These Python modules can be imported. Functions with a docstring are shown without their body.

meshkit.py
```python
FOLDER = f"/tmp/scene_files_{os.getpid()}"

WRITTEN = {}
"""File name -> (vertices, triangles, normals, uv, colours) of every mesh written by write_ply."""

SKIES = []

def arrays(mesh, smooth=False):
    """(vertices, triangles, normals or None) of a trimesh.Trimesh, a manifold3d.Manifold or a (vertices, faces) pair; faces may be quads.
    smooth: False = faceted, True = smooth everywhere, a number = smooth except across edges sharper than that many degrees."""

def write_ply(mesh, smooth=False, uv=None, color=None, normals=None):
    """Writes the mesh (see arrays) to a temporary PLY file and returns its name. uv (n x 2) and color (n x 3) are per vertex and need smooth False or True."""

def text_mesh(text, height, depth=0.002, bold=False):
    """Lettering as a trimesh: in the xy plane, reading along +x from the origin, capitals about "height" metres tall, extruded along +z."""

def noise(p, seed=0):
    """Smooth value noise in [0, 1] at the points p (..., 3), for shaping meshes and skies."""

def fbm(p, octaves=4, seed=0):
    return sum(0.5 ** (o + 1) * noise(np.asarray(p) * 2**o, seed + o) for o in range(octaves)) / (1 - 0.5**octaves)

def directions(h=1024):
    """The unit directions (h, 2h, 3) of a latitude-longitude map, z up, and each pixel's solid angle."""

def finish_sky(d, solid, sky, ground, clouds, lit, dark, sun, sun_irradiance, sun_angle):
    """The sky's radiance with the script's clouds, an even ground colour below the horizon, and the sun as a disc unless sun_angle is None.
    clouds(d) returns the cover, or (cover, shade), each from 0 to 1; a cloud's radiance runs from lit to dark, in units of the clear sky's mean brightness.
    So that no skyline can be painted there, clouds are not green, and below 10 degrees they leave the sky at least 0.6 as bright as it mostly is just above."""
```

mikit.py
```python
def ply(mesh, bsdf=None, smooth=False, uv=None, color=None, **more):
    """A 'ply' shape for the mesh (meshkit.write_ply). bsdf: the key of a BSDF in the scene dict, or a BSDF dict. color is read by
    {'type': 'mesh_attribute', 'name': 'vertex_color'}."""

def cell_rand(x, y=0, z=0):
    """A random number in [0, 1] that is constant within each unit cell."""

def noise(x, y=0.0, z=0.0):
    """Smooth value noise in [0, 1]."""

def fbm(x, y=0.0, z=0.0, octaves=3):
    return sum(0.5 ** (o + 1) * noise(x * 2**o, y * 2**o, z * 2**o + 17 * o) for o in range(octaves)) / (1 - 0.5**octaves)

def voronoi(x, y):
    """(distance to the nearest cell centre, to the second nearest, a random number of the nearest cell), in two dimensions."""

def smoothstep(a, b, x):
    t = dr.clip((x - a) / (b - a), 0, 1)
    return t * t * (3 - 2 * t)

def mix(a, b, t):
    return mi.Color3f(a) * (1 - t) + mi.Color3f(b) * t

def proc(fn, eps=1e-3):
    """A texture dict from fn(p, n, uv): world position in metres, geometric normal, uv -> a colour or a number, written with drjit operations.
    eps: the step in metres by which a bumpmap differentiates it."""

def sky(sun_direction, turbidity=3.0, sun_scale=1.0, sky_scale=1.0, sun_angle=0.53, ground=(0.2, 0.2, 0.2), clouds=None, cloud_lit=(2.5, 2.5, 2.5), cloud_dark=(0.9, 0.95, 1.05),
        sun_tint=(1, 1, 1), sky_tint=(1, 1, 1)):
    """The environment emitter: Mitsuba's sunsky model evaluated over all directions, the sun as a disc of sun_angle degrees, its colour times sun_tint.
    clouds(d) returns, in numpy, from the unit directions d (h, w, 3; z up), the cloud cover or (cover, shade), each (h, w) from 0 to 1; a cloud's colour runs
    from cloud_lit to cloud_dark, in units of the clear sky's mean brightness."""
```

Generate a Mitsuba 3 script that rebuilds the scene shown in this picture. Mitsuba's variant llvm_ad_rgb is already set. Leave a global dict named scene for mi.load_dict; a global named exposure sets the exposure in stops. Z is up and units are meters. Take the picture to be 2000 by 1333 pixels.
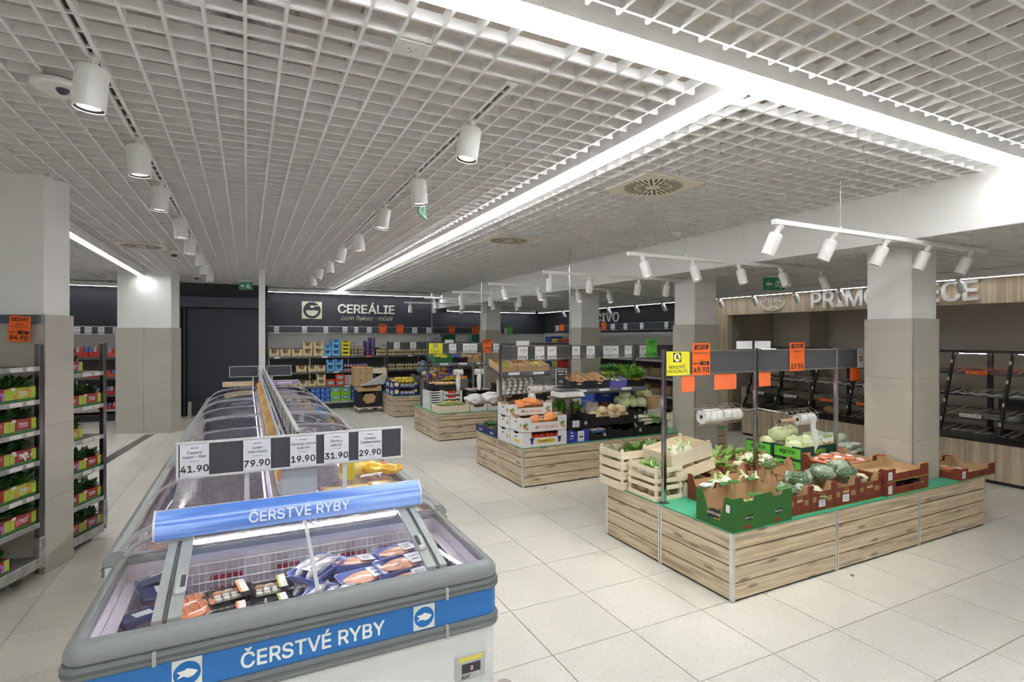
import math, random
import numpy as np, trimesh, shapely.geometry as sg, drjit as dr, mitsuba as mi, mikit, meshkit
from shapely import affinity
from mikit import proc, noise, fbm, voronoi, cell_rand, smoothstep, mix

# ------------------------------------------------------------------ camera, lights, exposure
T = mi.ScalarTransform4f
YAW, CAMZ = 0.4774, 1.924
exposure = 0.40
scene, labels = {}, {}
scene['camera'] = dict(type='perspective', fov=2 * math.degrees(math.atan(1000 / 1072.5)), fov_axis='x',
                       principal_point_offset_x=-0.0185, principal_point_offset_y=0.0061, near_clip=0.05, far_clip=100.0,
                       to_world=T().look_at(origin=[0, 0, CAMZ], target=[math.sin(YAW), math.cos(YAW), CAMZ], up=[0, 0, 1]))
LED = [17.0, 17.3, 17.6]            # radiance of the linear lights
SPOT = 4.0                          # intensity of one pendant spot, warm white
WARM = [1.0, 0.93, 0.82]
rnd = random.Random(7)

# ------------------------------------------------------------------ meshes
tc = trimesh.creation
def join(ms): return trimesh.util.concatenate([m for m in ms if m is not None])
def tr(m, x=0, y=0, z=0, rz=0, rx=0, ry=0, s=None):
    m = m.copy()
    A = np.eye(4)
    if s is not None: A = np.diag([*(s if hasattr(s, '__len__') else (s,) * 3), 1.0])
    for a, ax in ((rx, [1, 0, 0]), (ry, [0, 1, 0]), (rz, [0, 0, 1])):
        if a: A = trimesh.transformations.rotation_matrix(math.radians(a), ax) @ A
    A = trimesh.transformations.translation_matrix([x, y, z]) @ A
    m.apply_transform(A)
    return m
BV = np.array([[x, y, z] for x in (0, 1) for y in (0, 1) for z in (0, 1)], float)
BF = np.array([[0, 1, 3], [0, 3, 2], [4, 6, 7], [4, 7, 5], [0, 4, 5], [0, 5, 1], [2, 3, 7], [2, 7, 6], [0, 2, 6], [0, 6, 4], [1, 5, 7], [1, 7, 3]])
def box(x0, y0, z0, x1, y1, z1):
    return trimesh.Trimesh(np.array([x0, y0, z0]) + BV * np.array([x1 - x0, y1 - y0, z1 - z0]), BF, process=False)
def bbox(x0, y0, z0, x1, y1, z1, b=.004):
    """a box with chamfered edges"""
    lo, hi = np.array([x0, y0, z0], float), np.array([x1, y1, z1], float)
    p = []
    for i in range(8):
        c = np.array([(lo, hi)[(i >> k) & 1][k] for k in range(3)])
        d = np.array([1 if not (i >> k) & 1 else -1 for k in range(3)]) * b
        for k in range(3):
            q = c + d; q[k] = c[k]; p.append(q)
    return trimesh.convex.convex_hull(np.array(p))
def hull(pts): return trimesh.convex.convex_hull(np.array(pts, float))
def cyl(r, h, n=20, x=0, y=0, z=0, axis='z', r2=None):
    a = np.arange(n) * 2 * np.pi / n
    r2 = r if r2 is None else r2
    v = np.vstack([np.c_[r * np.cos(a), r * np.sin(a), 0 * a], np.c_[r2 * np.cos(a), r2 * np.sin(a), 0 * a + h], [[0, 0, 0], [0, 0, h]]])
    i = np.arange(n); j = (i + 1) % n
    f = np.vstack([np.c_[i, j, j + n], np.c_[i, j + n, i + n], np.c_[j, i, 0 * i + 2 * n], np.c_[i + n, j + n, 0 * i + 2 * n + 1]])
    m = trimesh.Trimesh(v, f, process=False)
    if axis == 'x': m = tr(m, ry=90)
    if axis == 'y': m = tr(m, rx=-90)
    return tr(m, x, y, z)
def lathe(prof, n=24):
    """(r, z) profile turned about z"""
    p = np.array(prof, float); a = np.arange(n) * 2 * np.pi / n
    v = np.stack([p[:, None, 0] * np.cos(a), p[:, None, 0] * np.sin(a), np.broadcast_to(p[:, None, 1], (len(p), n))], -1).reshape(-1, 3)
    i, j = np.meshgrid(np.arange(len(p) - 1), np.arange(n), indexing='ij'); k = (j + 1) % n
    a0, a1, b0, b1 = i * n + j, i * n + k, (i + 1) * n + j, (i + 1) * n + k
    f = np.vstack([np.stack([a0, a1, b1], -1).reshape(-1, 3), np.stack([a0, b1, b0], -1).reshape(-1, 3)])
    return trimesh.Trimesh(v, f, process=False)
def tube(pts, r, n=6, closed=False):
    p = np.asarray(pts, float)
    if closed: p = np.vstack([p, p[:1]])
    t = np.gradient(p, axis=0)
    if closed: t[0] = t[-1] = p[1] - p[-2]
    t /= np.linalg.norm(t, axis=1, keepdims=True) + 1e-12
    ref = np.array([0, 0, 1.0]) if np.abs(t[:, 2]).max() < .95 else (np.array([1.0, 0, 0]) if np.abs(t[:, 0]).max() < .95 else np.array([.31, .95, .05]))
    a = np.cross(t, ref); a /= np.linalg.norm(a, axis=1, keepdims=True) + 1e-12
    b = np.cross(t, a); an = np.arange(n) * 2 * np.pi / n
    rr = np.broadcast_to(r, (len(p),))
    v = (p[:, None] + rr[:, None, None] * (np.cos(an)[None, :, None] * a[:, None] + np.sin(an)[None, :, None] * b[:, None])).reshape(-1, 3)
    i, j = np.meshgrid(np.arange(len(p) - 1), np.arange(n), indexing='ij'); k = (j + 1) % n
    f = np.vstack([np.stack([i * n + j, (i + 1) * n + k, i * n + k], -1).reshape(-1, 3), np.stack([i * n + j, (i + 1) * n + j, (i + 1) * n + k], -1).reshape(-1, 3)])
    if not closed:
        c0, c1 = len(v), len(v) + 1
        v = np.vstack([v, p[:1], p[-1:]]); q = np.arange(n); w = (q + 1) % n
        m = (len(p) - 1) * n
        f = np.vstack([f, np.c_[q, w, 0 * q + c0], np.c_[m + w, m + q, 0 * q + c1]])
    return trimesh.Trimesh(v, f, process=False)
def ext(poly, h, axis='z'):
    """extrude a polygon: axis y = profile in xz pushed along y, axis x = profile in yz pushed along x"""
    if not hasattr(poly, 'geom_type'): poly = sg.Polygon(poly)
    geoms = poly.geoms if hasattr(poly, 'geoms') else [poly]
    m = join([tc.extrude_polygon(g, h, engine='earcut') for g in geoms])
    v = m.vertices.copy()
    if axis == 'y': m = trimesh.Trimesh(np.c_[v[:, 0], v[:, 2], v[:, 1]], m.faces[:, ::-1], process=False)
    if axis == 'x': m = trimesh.Trimesh(np.c_[v[:, 2], v[:, 0], v[:, 1]], m.faces, process=False)
    return m
def sweep_rect(path, w, h):
    """a flat bar of width w (along y) and thickness h following a path in xz"""
    p = np.asarray(path, float); t = np.gradient(p, axis=0); t /= np.linalg.norm(t, axis=1, keepdims=True); nrm = np.c_[-t[:, 1], t[:, 0]]
    up, lo = p + nrm * h / 2, p - nrm * h / 2
    return ext(sg.Polygon(np.vstack([up, lo[::-1]])), w, 'y')
def sheet(path, y0, y1):
    """a single-sided sheet: the xz path pushed along y"""
    p = np.asarray(path, float); n = len(p)
    v = np.vstack([np.c_[p[:, 0], 0 * p[:, 0] + y0, p[:, 1]], np.c_[p[:, 0], 0 * p[:, 0] + y1, p[:, 1]]])
    i = np.arange(n - 1)
    return trimesh.Trimesh(v, np.vstack([np.c_[i, i + 1, i + n + 1], np.c_[i, i + n + 1, i + n]]), process=False)
def ball(r=1.0, sub=2): return tc.icosphere(subdivisions=sub, radius=r)
def lump(sub, sx, sy, sz, amp=.12, freq=2.0, seed=0):
    m = ball(1.0, sub); v = m.vertices
    d = 1 + amp * (meshkit.fbm(v * freq + 31.7 * seed + 50, 2, seed) - .5) * 2
    m.vertices = v * d[:, None] * np.array([sx, sy, sz]); return m
_txt = {}
def text(s, h, d=.0012, bold=False, align='c', sx=1.0):
    """lettering facing -y, reading along +x, standing on z = 0"""
    k = (s, round(h, 4), d, bold, align, sx)
    if k not in _txt:
        m = meshkit.text_mesh(s, h, d, bold); m = tr(m, s=(sx, 1, 1))
        x0, x1 = m.bounds[0][0], m.bounds[1][0]
        m = tr(m, -(x0 + x1) / 2 if align == 'c' else -x0 if align == 'l' else -x1)
        _txt[k] = tr(m, rx=90)
    return _txt[k].copy()

# ------------------------------------------------------------------ materials
def rgb(c): return {'type': 'rgb', 'value': [float(x) for x in c]}
def prin(c, rough=.5, metal=0.0, spec=.4, **k):
    return {'type': 'twosided', 'b': {'type': 'principled', 'base_color': c if isinstance(c, dict) else rgb(c), 'roughness': float(rough), 'metallic': float(metal), 'specular': float(spec), **k}}
def f_own(p, n, uv):
    # the mesh's own plain colour, packed into its constant uv
    u = dr.floor(uv.x + .5); r = dr.floor(u / 256); b = dr.floor(uv.y + .5)
    return mi.Color3f(dr.square(r / 255), dr.square((u - 256 * r) / 255), dr.square(b / 255))
VC = proc(f_own)
scene['m_matt'] = prin(VC, .7, spec=.25)        # paper, card, paint; its colour sits on the mesh
scene['m_satin'] = prin(VC, .4)
scene['m_gloss'] = prin(VC, .15, spec=.5)
scene['m_metal'] = prin(VC, .32, metal=1.0)
scene['m_chrome'] = prin(VC, .1, metal=1.0)
scene['m_film'] = prin(VC, .12, spec=.7, clearcoat=1.0, clearcoat_gloss=.9)
scene['m_leaf'] = prin(VC, .45, spec=.35)
scene['m_pane'] = {'type': 'thindielectric', 'int_ior': 1.45}
scene['m_black'] = {'type': 'diffuse', 'reflectance': rgb((.0, .0, .0))}
def f_floor(p, n, uv):
    v1, v2, r = voronoi(p.x * 45, p.y * 45)
    w1, w2, q = voronoi(p.x * 110 + 7, p.y * 110)
    fl = (1 - smoothstep(.16, .24, v1)) * smoothstep(.55, .6, r) + .6 * (1 - smoothstep(.2, .3, w1)) * smoothstep(.7, .75, q)
    k = cell_rand(dr.floor((p.x - 1.64) / .6), dr.floor((p.y - 2.884) / .6), 3)
    base = mix((.66, .645, .585), (.70, .685, .63), k) * (.96 + .08 * fbm(p.x * 2.2, p.y * 2.2, 0.0))
    return mix(base, mi.Color3f(.50, .44, .34), .55 * dr.minimum(fl, 1))
scene['m_floor'] = prin(proc(f_floor), .34, spec=.45)
def f_plank(p, n, uv):
    s = dr.select(dr.abs(n.x) > .5, p.y + 3.3, p.x)
    row = dr.floor((p.z - .012) / .122)
    o = 9.7 * row + dr.select(dr.abs(n.x) > .5, 4.1, 0.0)
    g = fbm(s * 3.0 + o, p.z * 90 + o, 0.0, 4)
    st = noise(s * 1.3 + o * 3, p.z * 220, 1.0)
    kx, kz = s * 1.9 + o, p.z * 8.5
    k1, k2, kr = voronoi(kx, kz)
    knot = (1 - smoothstep(.05, .16, k1)) * smoothstep(.45, .5, kr)
    stain = smoothstep(.56, .78, fbm(s * 2.2 + o * 2, p.z * 26 + 3 * o, 2.0, 3))
    tone = noise(row * 3.7, s * .35 + o, 5.0)
    c = mix((.47, .35, .21), (.67, .56, .385), smoothstep(.25, .75, g))
    c = mix(c, mi.Color3f(.57, .505, .40), .5 * tone)
    c = mix(c, mi.Color3f(.36, .28, .19), .6 * smoothstep(.58, .8, st) * .8)
    c = mix(c, mi.Color3f(.27, .215, .155), .75 * stain)
    return mix(c, mi.Color3f(.20, .13, .08), .85 * knot)
scene['m_plank'] = prin(proc(f_plank), .55, spec=.3)
def f_oak(p, n, uv):
    s = p.y + .7 * p.x
    g = fbm(s * 55, p.z * 1.6, 0.0, 4); h = fbm(s * 12, p.z * .8, 3.0, 3)
    return mix((.42, .33, .23), (.62, .52, .39), smoothstep(.25, .75, .6 * g + .4 * h))
scene['m_oak'] = prin(proc(f_oak), .5, spec=.35)
def f_taupe(p, n, uv):
    return mix((.425, .40, .345), (.455, .43, .375), fbm(p.x * 3 + p.y * 2, p.z * 14, p.y * 1.0))
scene['m_taupe'] = prin(proc(f_taupe), .42, spec=.4)
def f_card(p, n, uv):
    return mix((.42, .285, .155), (.50, .35, .20), fbm(p.x * 30, p.y * 30, p.z * 60))
scene['m_card'] = prin(proc(f_card), .75, spec=.2)
def f_crate(p, n, uv):
    return mix((.68, .57, .40), (.84, .76, .60), fbm((p.x + p.y) * 12, (p.x - p.y) * 12, p.z * 160, 3))
scene['m_crate'] = prin(proc(f_crate), .6, spec=.25)
def f_zinc(p, n, uv):
    a, b, c = voronoi(p.x * 25 + p.z * 11, p.y * 25 - p.z * 17)
    return mi.Color3f(.42 + .2 * c)
scene['m_zinc'] = prin(proc(f_zinc), .38, metal=.85)
def f_stone(p, n, uv): return mix((.60, .55, .49), (.70, .655, .60), fbm(p.x * 1.5, p.y * 1.5, p.z, 3))
scene['m_slab'] = prin(proc(f_stone), .8, spec=.2)
WHITE, BLADE, NAVY, TAUPE = (.80, .80, .785), (.80, .80, .80), (.022, .025, .032), (.44, .415, .36)
for k, c, r in (('white', WHITE, .6), ('blade', BLADE, .45), ('navy', NAVY, .5), ('steel', (.6, .6, .6), .4)):
    scene['m_' + k] = prin(c, r)

# ------------------------------------------------------------------ things and parts
_n = {}
def newkey(base):
    k = _n.get(base, 0); _n[base] = k + 1
    return base if k == 0 else f'{base}_{k:03d}'
def shape(mesh, m='matt', c=None, smooth=False, **more):
    """the shape dict of a mesh; c: its colour, for the materials that read it from the mesh"""
    if smooth is not False and smooth is not True:
        mesh = trimesh.graph.smooth_shade(mesh, angle=math.radians(smooth), facet_minarea=None); smooth = True
    uv = None
    if c is not None:
        r, g, b = (round(255 * math.sqrt(min(1, max(0, float(x))))) for x in c)
        uv = np.broadcast_to(np.array([256.0 * r + g, b]), (len(mesh.vertices), 2))
    return mikit.ply(mesh, 'm_' + m, smooth=smooth, uv=uv, **more)
class Proto:
    """the parts of a thing, built once about its own origin"""
    def __init__(self): self.items, self.n = [], {}
    def add(self, name, mesh, m='matt', c=None, smooth=False, label=None, kind=None, under=None, **more):
        s = mesh if isinstance(mesh, dict) else shape(mesh, m, c, smooth, **more)
        b = f'{under}__{name}' if under else name
        k = self.n.get(b, 0); self.n[b] = k + 1
        r = b if k == 0 else f'{b}_{k:03d}'
        self.items.append((r, s, label, kind)); return r
def at(x=0, y=0, z=0, rz=0, rx=0, ry=0, s=1):
    M = T().translate([float(x), float(y), float(z)])
    if rz: M = M @ T().rotate([0, 0, 1], float(rz))
    if ry: M = M @ T().rotate([0, 1, 0], float(ry))
    if rx: M = M @ T().rotate([1, 0, 0], float(rx))
    if s != 1: M = M @ T().scale(s if hasattr(s, '__len__') else [float(s)] * 3)
    return M
def stamp(proto, name, label, cat, group=None, M=None, kind=None):
    key = newkey(name)
    for r, s, lab, kd in proto.items:
        k = key + ('__' + r if r else '')
        scene[k] = {**s, 'to_world': M} if M is not None else dict(s)
        e = {}
        if lab: e['label'] = lab
        if kd: e['kind'] = kd
        if e and r: labels[k] = e
    e = {'label': label, 'category': cat}
    if group: e['group'] = group
    if kind: e['kind'] = kind
    labels[key] = e
    return key
def one(name, mesh, label, cat, m='matt', c=None, smooth=False, group=None, M=None, kind=None, **more):
    p = Proto(); p.add('', mesh, m, c, smooth, **more); return stamp(p, name, label, cat, group, M, kind)
def structure(name, mesh, m='white', c=None, smooth=False, label=None):
    k = newkey(name); scene[k] = shape(mesh, m, c, smooth); labels[k] = {'kind': 'structure', **({'label': label} if label else {})}; return k
def spart(parent, name, mesh, m='white', c=None, smooth=False, kind=None, label=None):
    k = newkey(parent + '__' + name); scene[k] = mesh if isinstance(mesh, dict) else shape(mesh, m, c, smooth)
    e = {a: b for a, b in (('kind', kind), ('label', label)) if b}
    if e: labels[k] = e
    return k
ORD = ['first', 'second', 'third', 'fourth', 'fifth', 'sixth', 'seventh', 'eighth', 'ninth', 'tenth', 'eleventh', 'twelfth', 'thirteenth', 'fourteenth', 'fifteenth', 'sixteenth']
def area(rad, w=None):
    e = {'type': 'area', 'radiance': rgb(rad)}
    if w is not None: e['sampling_weight'] = float(w)
    return e
# ------------------------------------------------------------------ the room
ZC, ZR = 3.24, 2.79                  # main grid ceiling, lower grid ceiling on the right
XS, YB = 5.21, 16.3                  # drop face between the two, back wall
fl = structure('floor', box(-8, -4, -.12, 11, 17, -.006), 'matt', (.17, .16, .14), label='pale speckled stone tile floor with thin dark joints')
tiles = []
for i in range(-16, 16):
    for j in range(-11, 24):
        x0, y0 = 1.64 + .6 * i, 2.884 + .6 * j
        if x0 > 10.6 or y0 > 16.2 or x0 < -7.9 or y0 < -3.9: continue
        far = math.hypot(x0 + .3, y0 + .3); off = abs(math.atan2(x0 + .3, y0 + .3) - YAW)
        best = far if off < .85 and far > 1.8 else 99 + far
        under = (-.4 < x0 < .7 and 2.4 < y0 < 11.4) or (x0 > 3.1 and x0 < 6.0 and any(a < y0 < a + .97 for a in (2.9, 6.3, 9.75, 13.2)))
        tiles.append((best + (30 if under else 0), x0, y0))
tiles.sort()
g = .0028
tile = box(g, g, -.006, .6 - g, .6 - g, 0)
ts = shape(tile, 'floor')
for d, x0, y0 in tiles[:290]:
    spart(fl, 'tile', {**ts, 'to_world': at(x0, y0, 0)})
spart(fl, 'far_tile', join([tr(tile, x0, y0) for d, x0, y0 in tiles[290:]]), 'floor', kind='stuff')
# grey expansion joint cover running from the second column towards the plant trolleys
one('joint_cover', ext(sg.Polygon([(-1.77, 13.08), (-1.62, 13.02), (-2.255, 6.5), (-2.405, 6.5)]), .006), 'long grey metal joint cover strip let into the floor in front of the far column', 'floor strip', 'metal', (.33, .33, .33))

ce = structure('ceiling', box(-8, -4, 3.95, 11, 17, 4.05), 'slab', label='raw concrete slab above the open cell grid')
blades = []
def field(x0, x1, y0, y1, z, skipx=()):
    k = math.ceil((x0 + .0065) / .15)
    while -.0065 + .15 * k < x1 + .001:
        x = -.0065 + .15 * k; k += 1
        if not any(abs(x - s) < .06 for s in skipx): blades.append((box(x - .0075, y0, z, x + .0075, y1, z + .05), 'y', x, min(abs(x), 9), z))
    k = math.ceil((y0 - 2.843) / .15)
    while 2.843 + .15 * k < y1 + .001:
        y = 2.843 + .15 * k; k += 1
        blades.append((box(x0, y - .0075, z + .0006, x1, y + .0075, z + .05), 'x', y, y if y > 0 else 12 - y, z))
field(-7.5, 2.155, 2.1, YB, ZC, (-.64, 1.24))
field(2.405, XS, 2.1, YB, ZC)
field(-5.0, XS, -2.5, 1.83, ZC)
field(5.26, 8.66, -.5, YB, ZR)
rank = sorted(range(len(blades)), key=lambda i: blades[i][3] * .55 if blades[i][1] == 'y' else blades[i][3] + (3 if blades[i][4] < 3 else 0))
for i in rank[:290]: spart(ce, 'grid_blade', blades[i][0], 'blade')
spart(ce, 'far_grid_blade', join([blades[i][0] for i in rank[290:]]), 'blade', kind='stuff')

# ceiling drop between the two grid levels
structure('trim_1', box(XS, -3.9, 2.79, XS + .05, YB, 3.95), 'white', label='white drop face between the high and the low grid ceiling')
# walls
wb = structure('wall_back', box(-8, YB, 0, 11, YB + .2, 3.95), 'matt', (.46, .46, .43), label='grey back wall')
spart(wb, 'dark_band', box(-8, YB - .012, 2.02, 9.3, YB, 3.24), 'navy')
structure('wall_left', box(-8.2, -4, 0, -8, 17, 3.95))
structure('wall_front', box(-8, -4.2, 0, 11, -4, 3.95))
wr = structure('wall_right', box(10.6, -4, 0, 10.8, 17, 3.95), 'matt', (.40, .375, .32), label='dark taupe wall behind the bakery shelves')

# columns: plaster above, stone panels below
def column(x, y, w, rz=0, d=None, side=(1, 1, 1, 1), ztop=ZC, joints=(.30, .91, 1.51), mid=False, lab=''):
    d = d or w
    k = newkey('column')
    C = at(x, y, 0, rz)
    put = lambda m, mat, c=None: {**shape(m, mat, c), 'to_world': C}
    scene[k] = put(box(.02, .02, 0, w - .02, d - .02, ztop + .02), 'white'); labels[k] = {'kind': 'structure', 'label': lab}
    zs = [0, *joints, 2.105]
    for a, b in zip(zs, zs[1:]):
        b -= .001
        h = w / 2
        for x0, x1 in ([(0, h - .002), (h + .002, w)] if mid else [(0, w)]):
            scene[newkey(k + '__panel')] = put(bbox(x0, 0, a, x1, .018, b, .0006), 'taupe')
        scene[newkey(k + '__panel')] = put(bbox(0, d - .018, a, w, d, b, .0006), 'taupe')
        scene[newkey(k + '__panel')] = put(bbox(0, .0182, a, .018, d - .0182, b, .0006), 'taupe')
        scene[newkey(k + '__panel')] = put(bbox(w - .018, .0182, a, w, d - .0182, b, .0006), 'taupe')
    for cx, cy in ((0, 0), (w - .006, 0)):
        scene[newkey(k + '__corner_strip')] = put(box(cx - .001, cy - .001, 0, cx + .007, cy + .007, 2.106), 'metal', (.45, .45, .45))
column(5.714, 3.016, .47, ztop=ZR, lab='square taupe clad column standing in the front wooden island')
column(5.72, 5.93, .46, ztop=ZR, lab='taupe clad column behind the front wooden island')
column(5.72, 8.95, .45, ztop=ZR, lab='taupe clad column behind the second wooden island')
column(5.72, 13.7, .46, ztop=ZR, lab='farthest taupe clad column by the back wall')
column(-2.313, 13.45, 1.044, rz=-20.9, d=.36, joints=(), mid=True, lab='wide column with two tall taupe panels in front of the dark door')
# near left column, turned like the far one: local x runs to the right front corner
ca, sa = math.cos(math.radians(-20.7)), math.sin(math.radians(-20.7))
W1 = 2.3
column(-1.455 - W1 * ca, 5.753 - W1 * sa, W1, rz=-20.7, d=.335, joints=(.6, 1.2), lab='wide taupe clad column behind the plant trolleys at the left edge')
# ------------------------------------------------------------------ linear lights
def linear(p0, p1, w, label, z=ZC, led=LED, group=None, drop=0.0, wt=None, low=.006):
    (x0, y0), (x1, y1) = p0, p1
    L = math.hypot(x1 - x0, y1 - y0); a = math.degrees(math.atan2(y1 - y0, x1 - x0))
    P = Proto()
    h = .075
    prof = sg.Polygon([(-w / 2 - .006, -.02), (w / 2 + .006, -.02), (w / 2 + .006, h), (-w / 2 - .006, h)]).difference(sg.box(-w / 2, -.03, w / 2, .012))
    P.add('housing', ext(prof, L, 'x'), 'blade')
    d = box(.004, -w / 2 + .001, -.02 - low, L - .004, w / 2 - .001, .011)
    P.add('diffuser', shape(d, 'white', emitter=area(led, wt or L * w * 10)))
    return stamp(P, 'linear_light', label, 'ceiling light', group, at(x0, y0, z - drop, a))
linear((-.9, 1.965), (XS, 1.965), .125, 'broad glowing ceiling light strip crossing the top right of the photo', low=.03)
linear((2.28, 2.04), (2.28, 15.9), .11, 'long glowing ceiling light strip running away from the crossing strip to the back wall', low=.03)
linear((-1.87, 6.2), (-1.87, 14.0), .10, 'glowing ceiling light strip starting behind the left column and ending over the wide far column', z=3.16)
for i, (a, b, t) in enumerate(((-7.5, -4.4, 'left of the plant trolleys'), (-4.2, -2.0, 'above the red goods shelf'), (-1.9, .12, 'above the dark door'), (.30, 5.15, 'above the cereal lettering'), (5.4, 8.4, 'beyond the ceiling drop'))):
    linear((a, YB - .35), (b, YB - .35), .06, 'thin glowing light line along the back wall ' + t, z=(3.13 if a < 5 else 2.72), led=[v * 1.0 for v in LED])
linear((8.42, -1.5), (8.42, 15.7), .085, 'glowing light line above the bakery front along the right wall', z=2.71, led=[v * .22 for v in LED])
linear((-5.2, 11.2), (-3.55, 11.2), .1, 'short glowing ceiling light in the far left behind the near column', z=3.16)
linear((-5.9, 6.2), (-5.9, 10.6), .1, 'ceiling light strip over the left aisle behind the near column', z=3.16)
for y, t in ((-1.5, 'farther'), (.2, 'nearer')):
    linear((-6.5, y), (XS - .1, y), .1, f'{t} ceiling light strip over the aisle behind the camera', z=3.16)
# ------------------------------------------------------------------ spots, tracks, diffusers, small ceiling devices
def spot_proto(r, h, lens_glow=6.0):
    # lens_glow 0: a lamp that is seen from behind
    """hangs from its origin straight down; the body points down -z and is tilted by its own matrix"""
    P = Proto()
    P.add('mount', join([cyl(.028, .022, 16, z=-.022), cyl(.021, .05, 12, z=-.07)]), 'satin', WHITE, 40)
    P.add('body', lathe([(0, -.062), (r - .012, -.062), (r - .004, -.066), (r, -.075), (r, -.06 - h), (r - .004, -.062 - h), (r - .006, -.06 - h), (r - .006, -.03 - h)], 28), 'satin', WHITE, 40)
    P.add('ring', lathe([(r - .005, -.058 - h), (r - .018, -.05 - h), (r - .02, -.045 - h)], 28), 'satin', (.03, .03, .03), True)
    lens = tr(cyl(r - .019, .004, 24), 0, 0, -.05 - h)
    P.add('lens', shape(lens, 'white', emitter=area([lens_glow * v for v in WARM], 0.0)) if lens_glow else shape(lens, 'white'))
    return P
SP_CEIL, SP_PEND, SP_WALL = spot_proto(.066, .2), spot_proto(.048, .165), spot_proto(.045, .15, 0)
SP_CEIL_OFF, SP_PEND_OFF = spot_proto(.066, .2, 0), spot_proto(.048, .165, 0)
nspot = [0]
def spot(P, h, x, y, z, aim, label, group, power, rx=0, ry=0, rz=0, cut=34, w=.5):
    M = at(x, y, z, rz, rx, ry)
    k = stamp(P, 'track_spot', label, 'spotlight', group, M)
    if power:
        m = np.array(M.matrix) if hasattr(M, 'matrix') else np.eye(4)
        o = m @ np.array([0, 0, -.065 - h, 1]); d = m @ np.array([0, 0, -1.0, 0])
        scene[f'light_of_spot_{nspot[0]}'] = {'type': 'spot', 'to_world': T().look_at(origin=[float(v) for v in o[:3]], target=[float(v) for v in (o + d)[:3]], up=[0, 1, .01]),
            'intensity': rgb([SPOT * power * v for v in WARM]), 'cutoff_angle': float(cut), 'beam_width': float(cut) * .35, 'sampling_weight': float(w)}
        nspot[0] += 1
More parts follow.
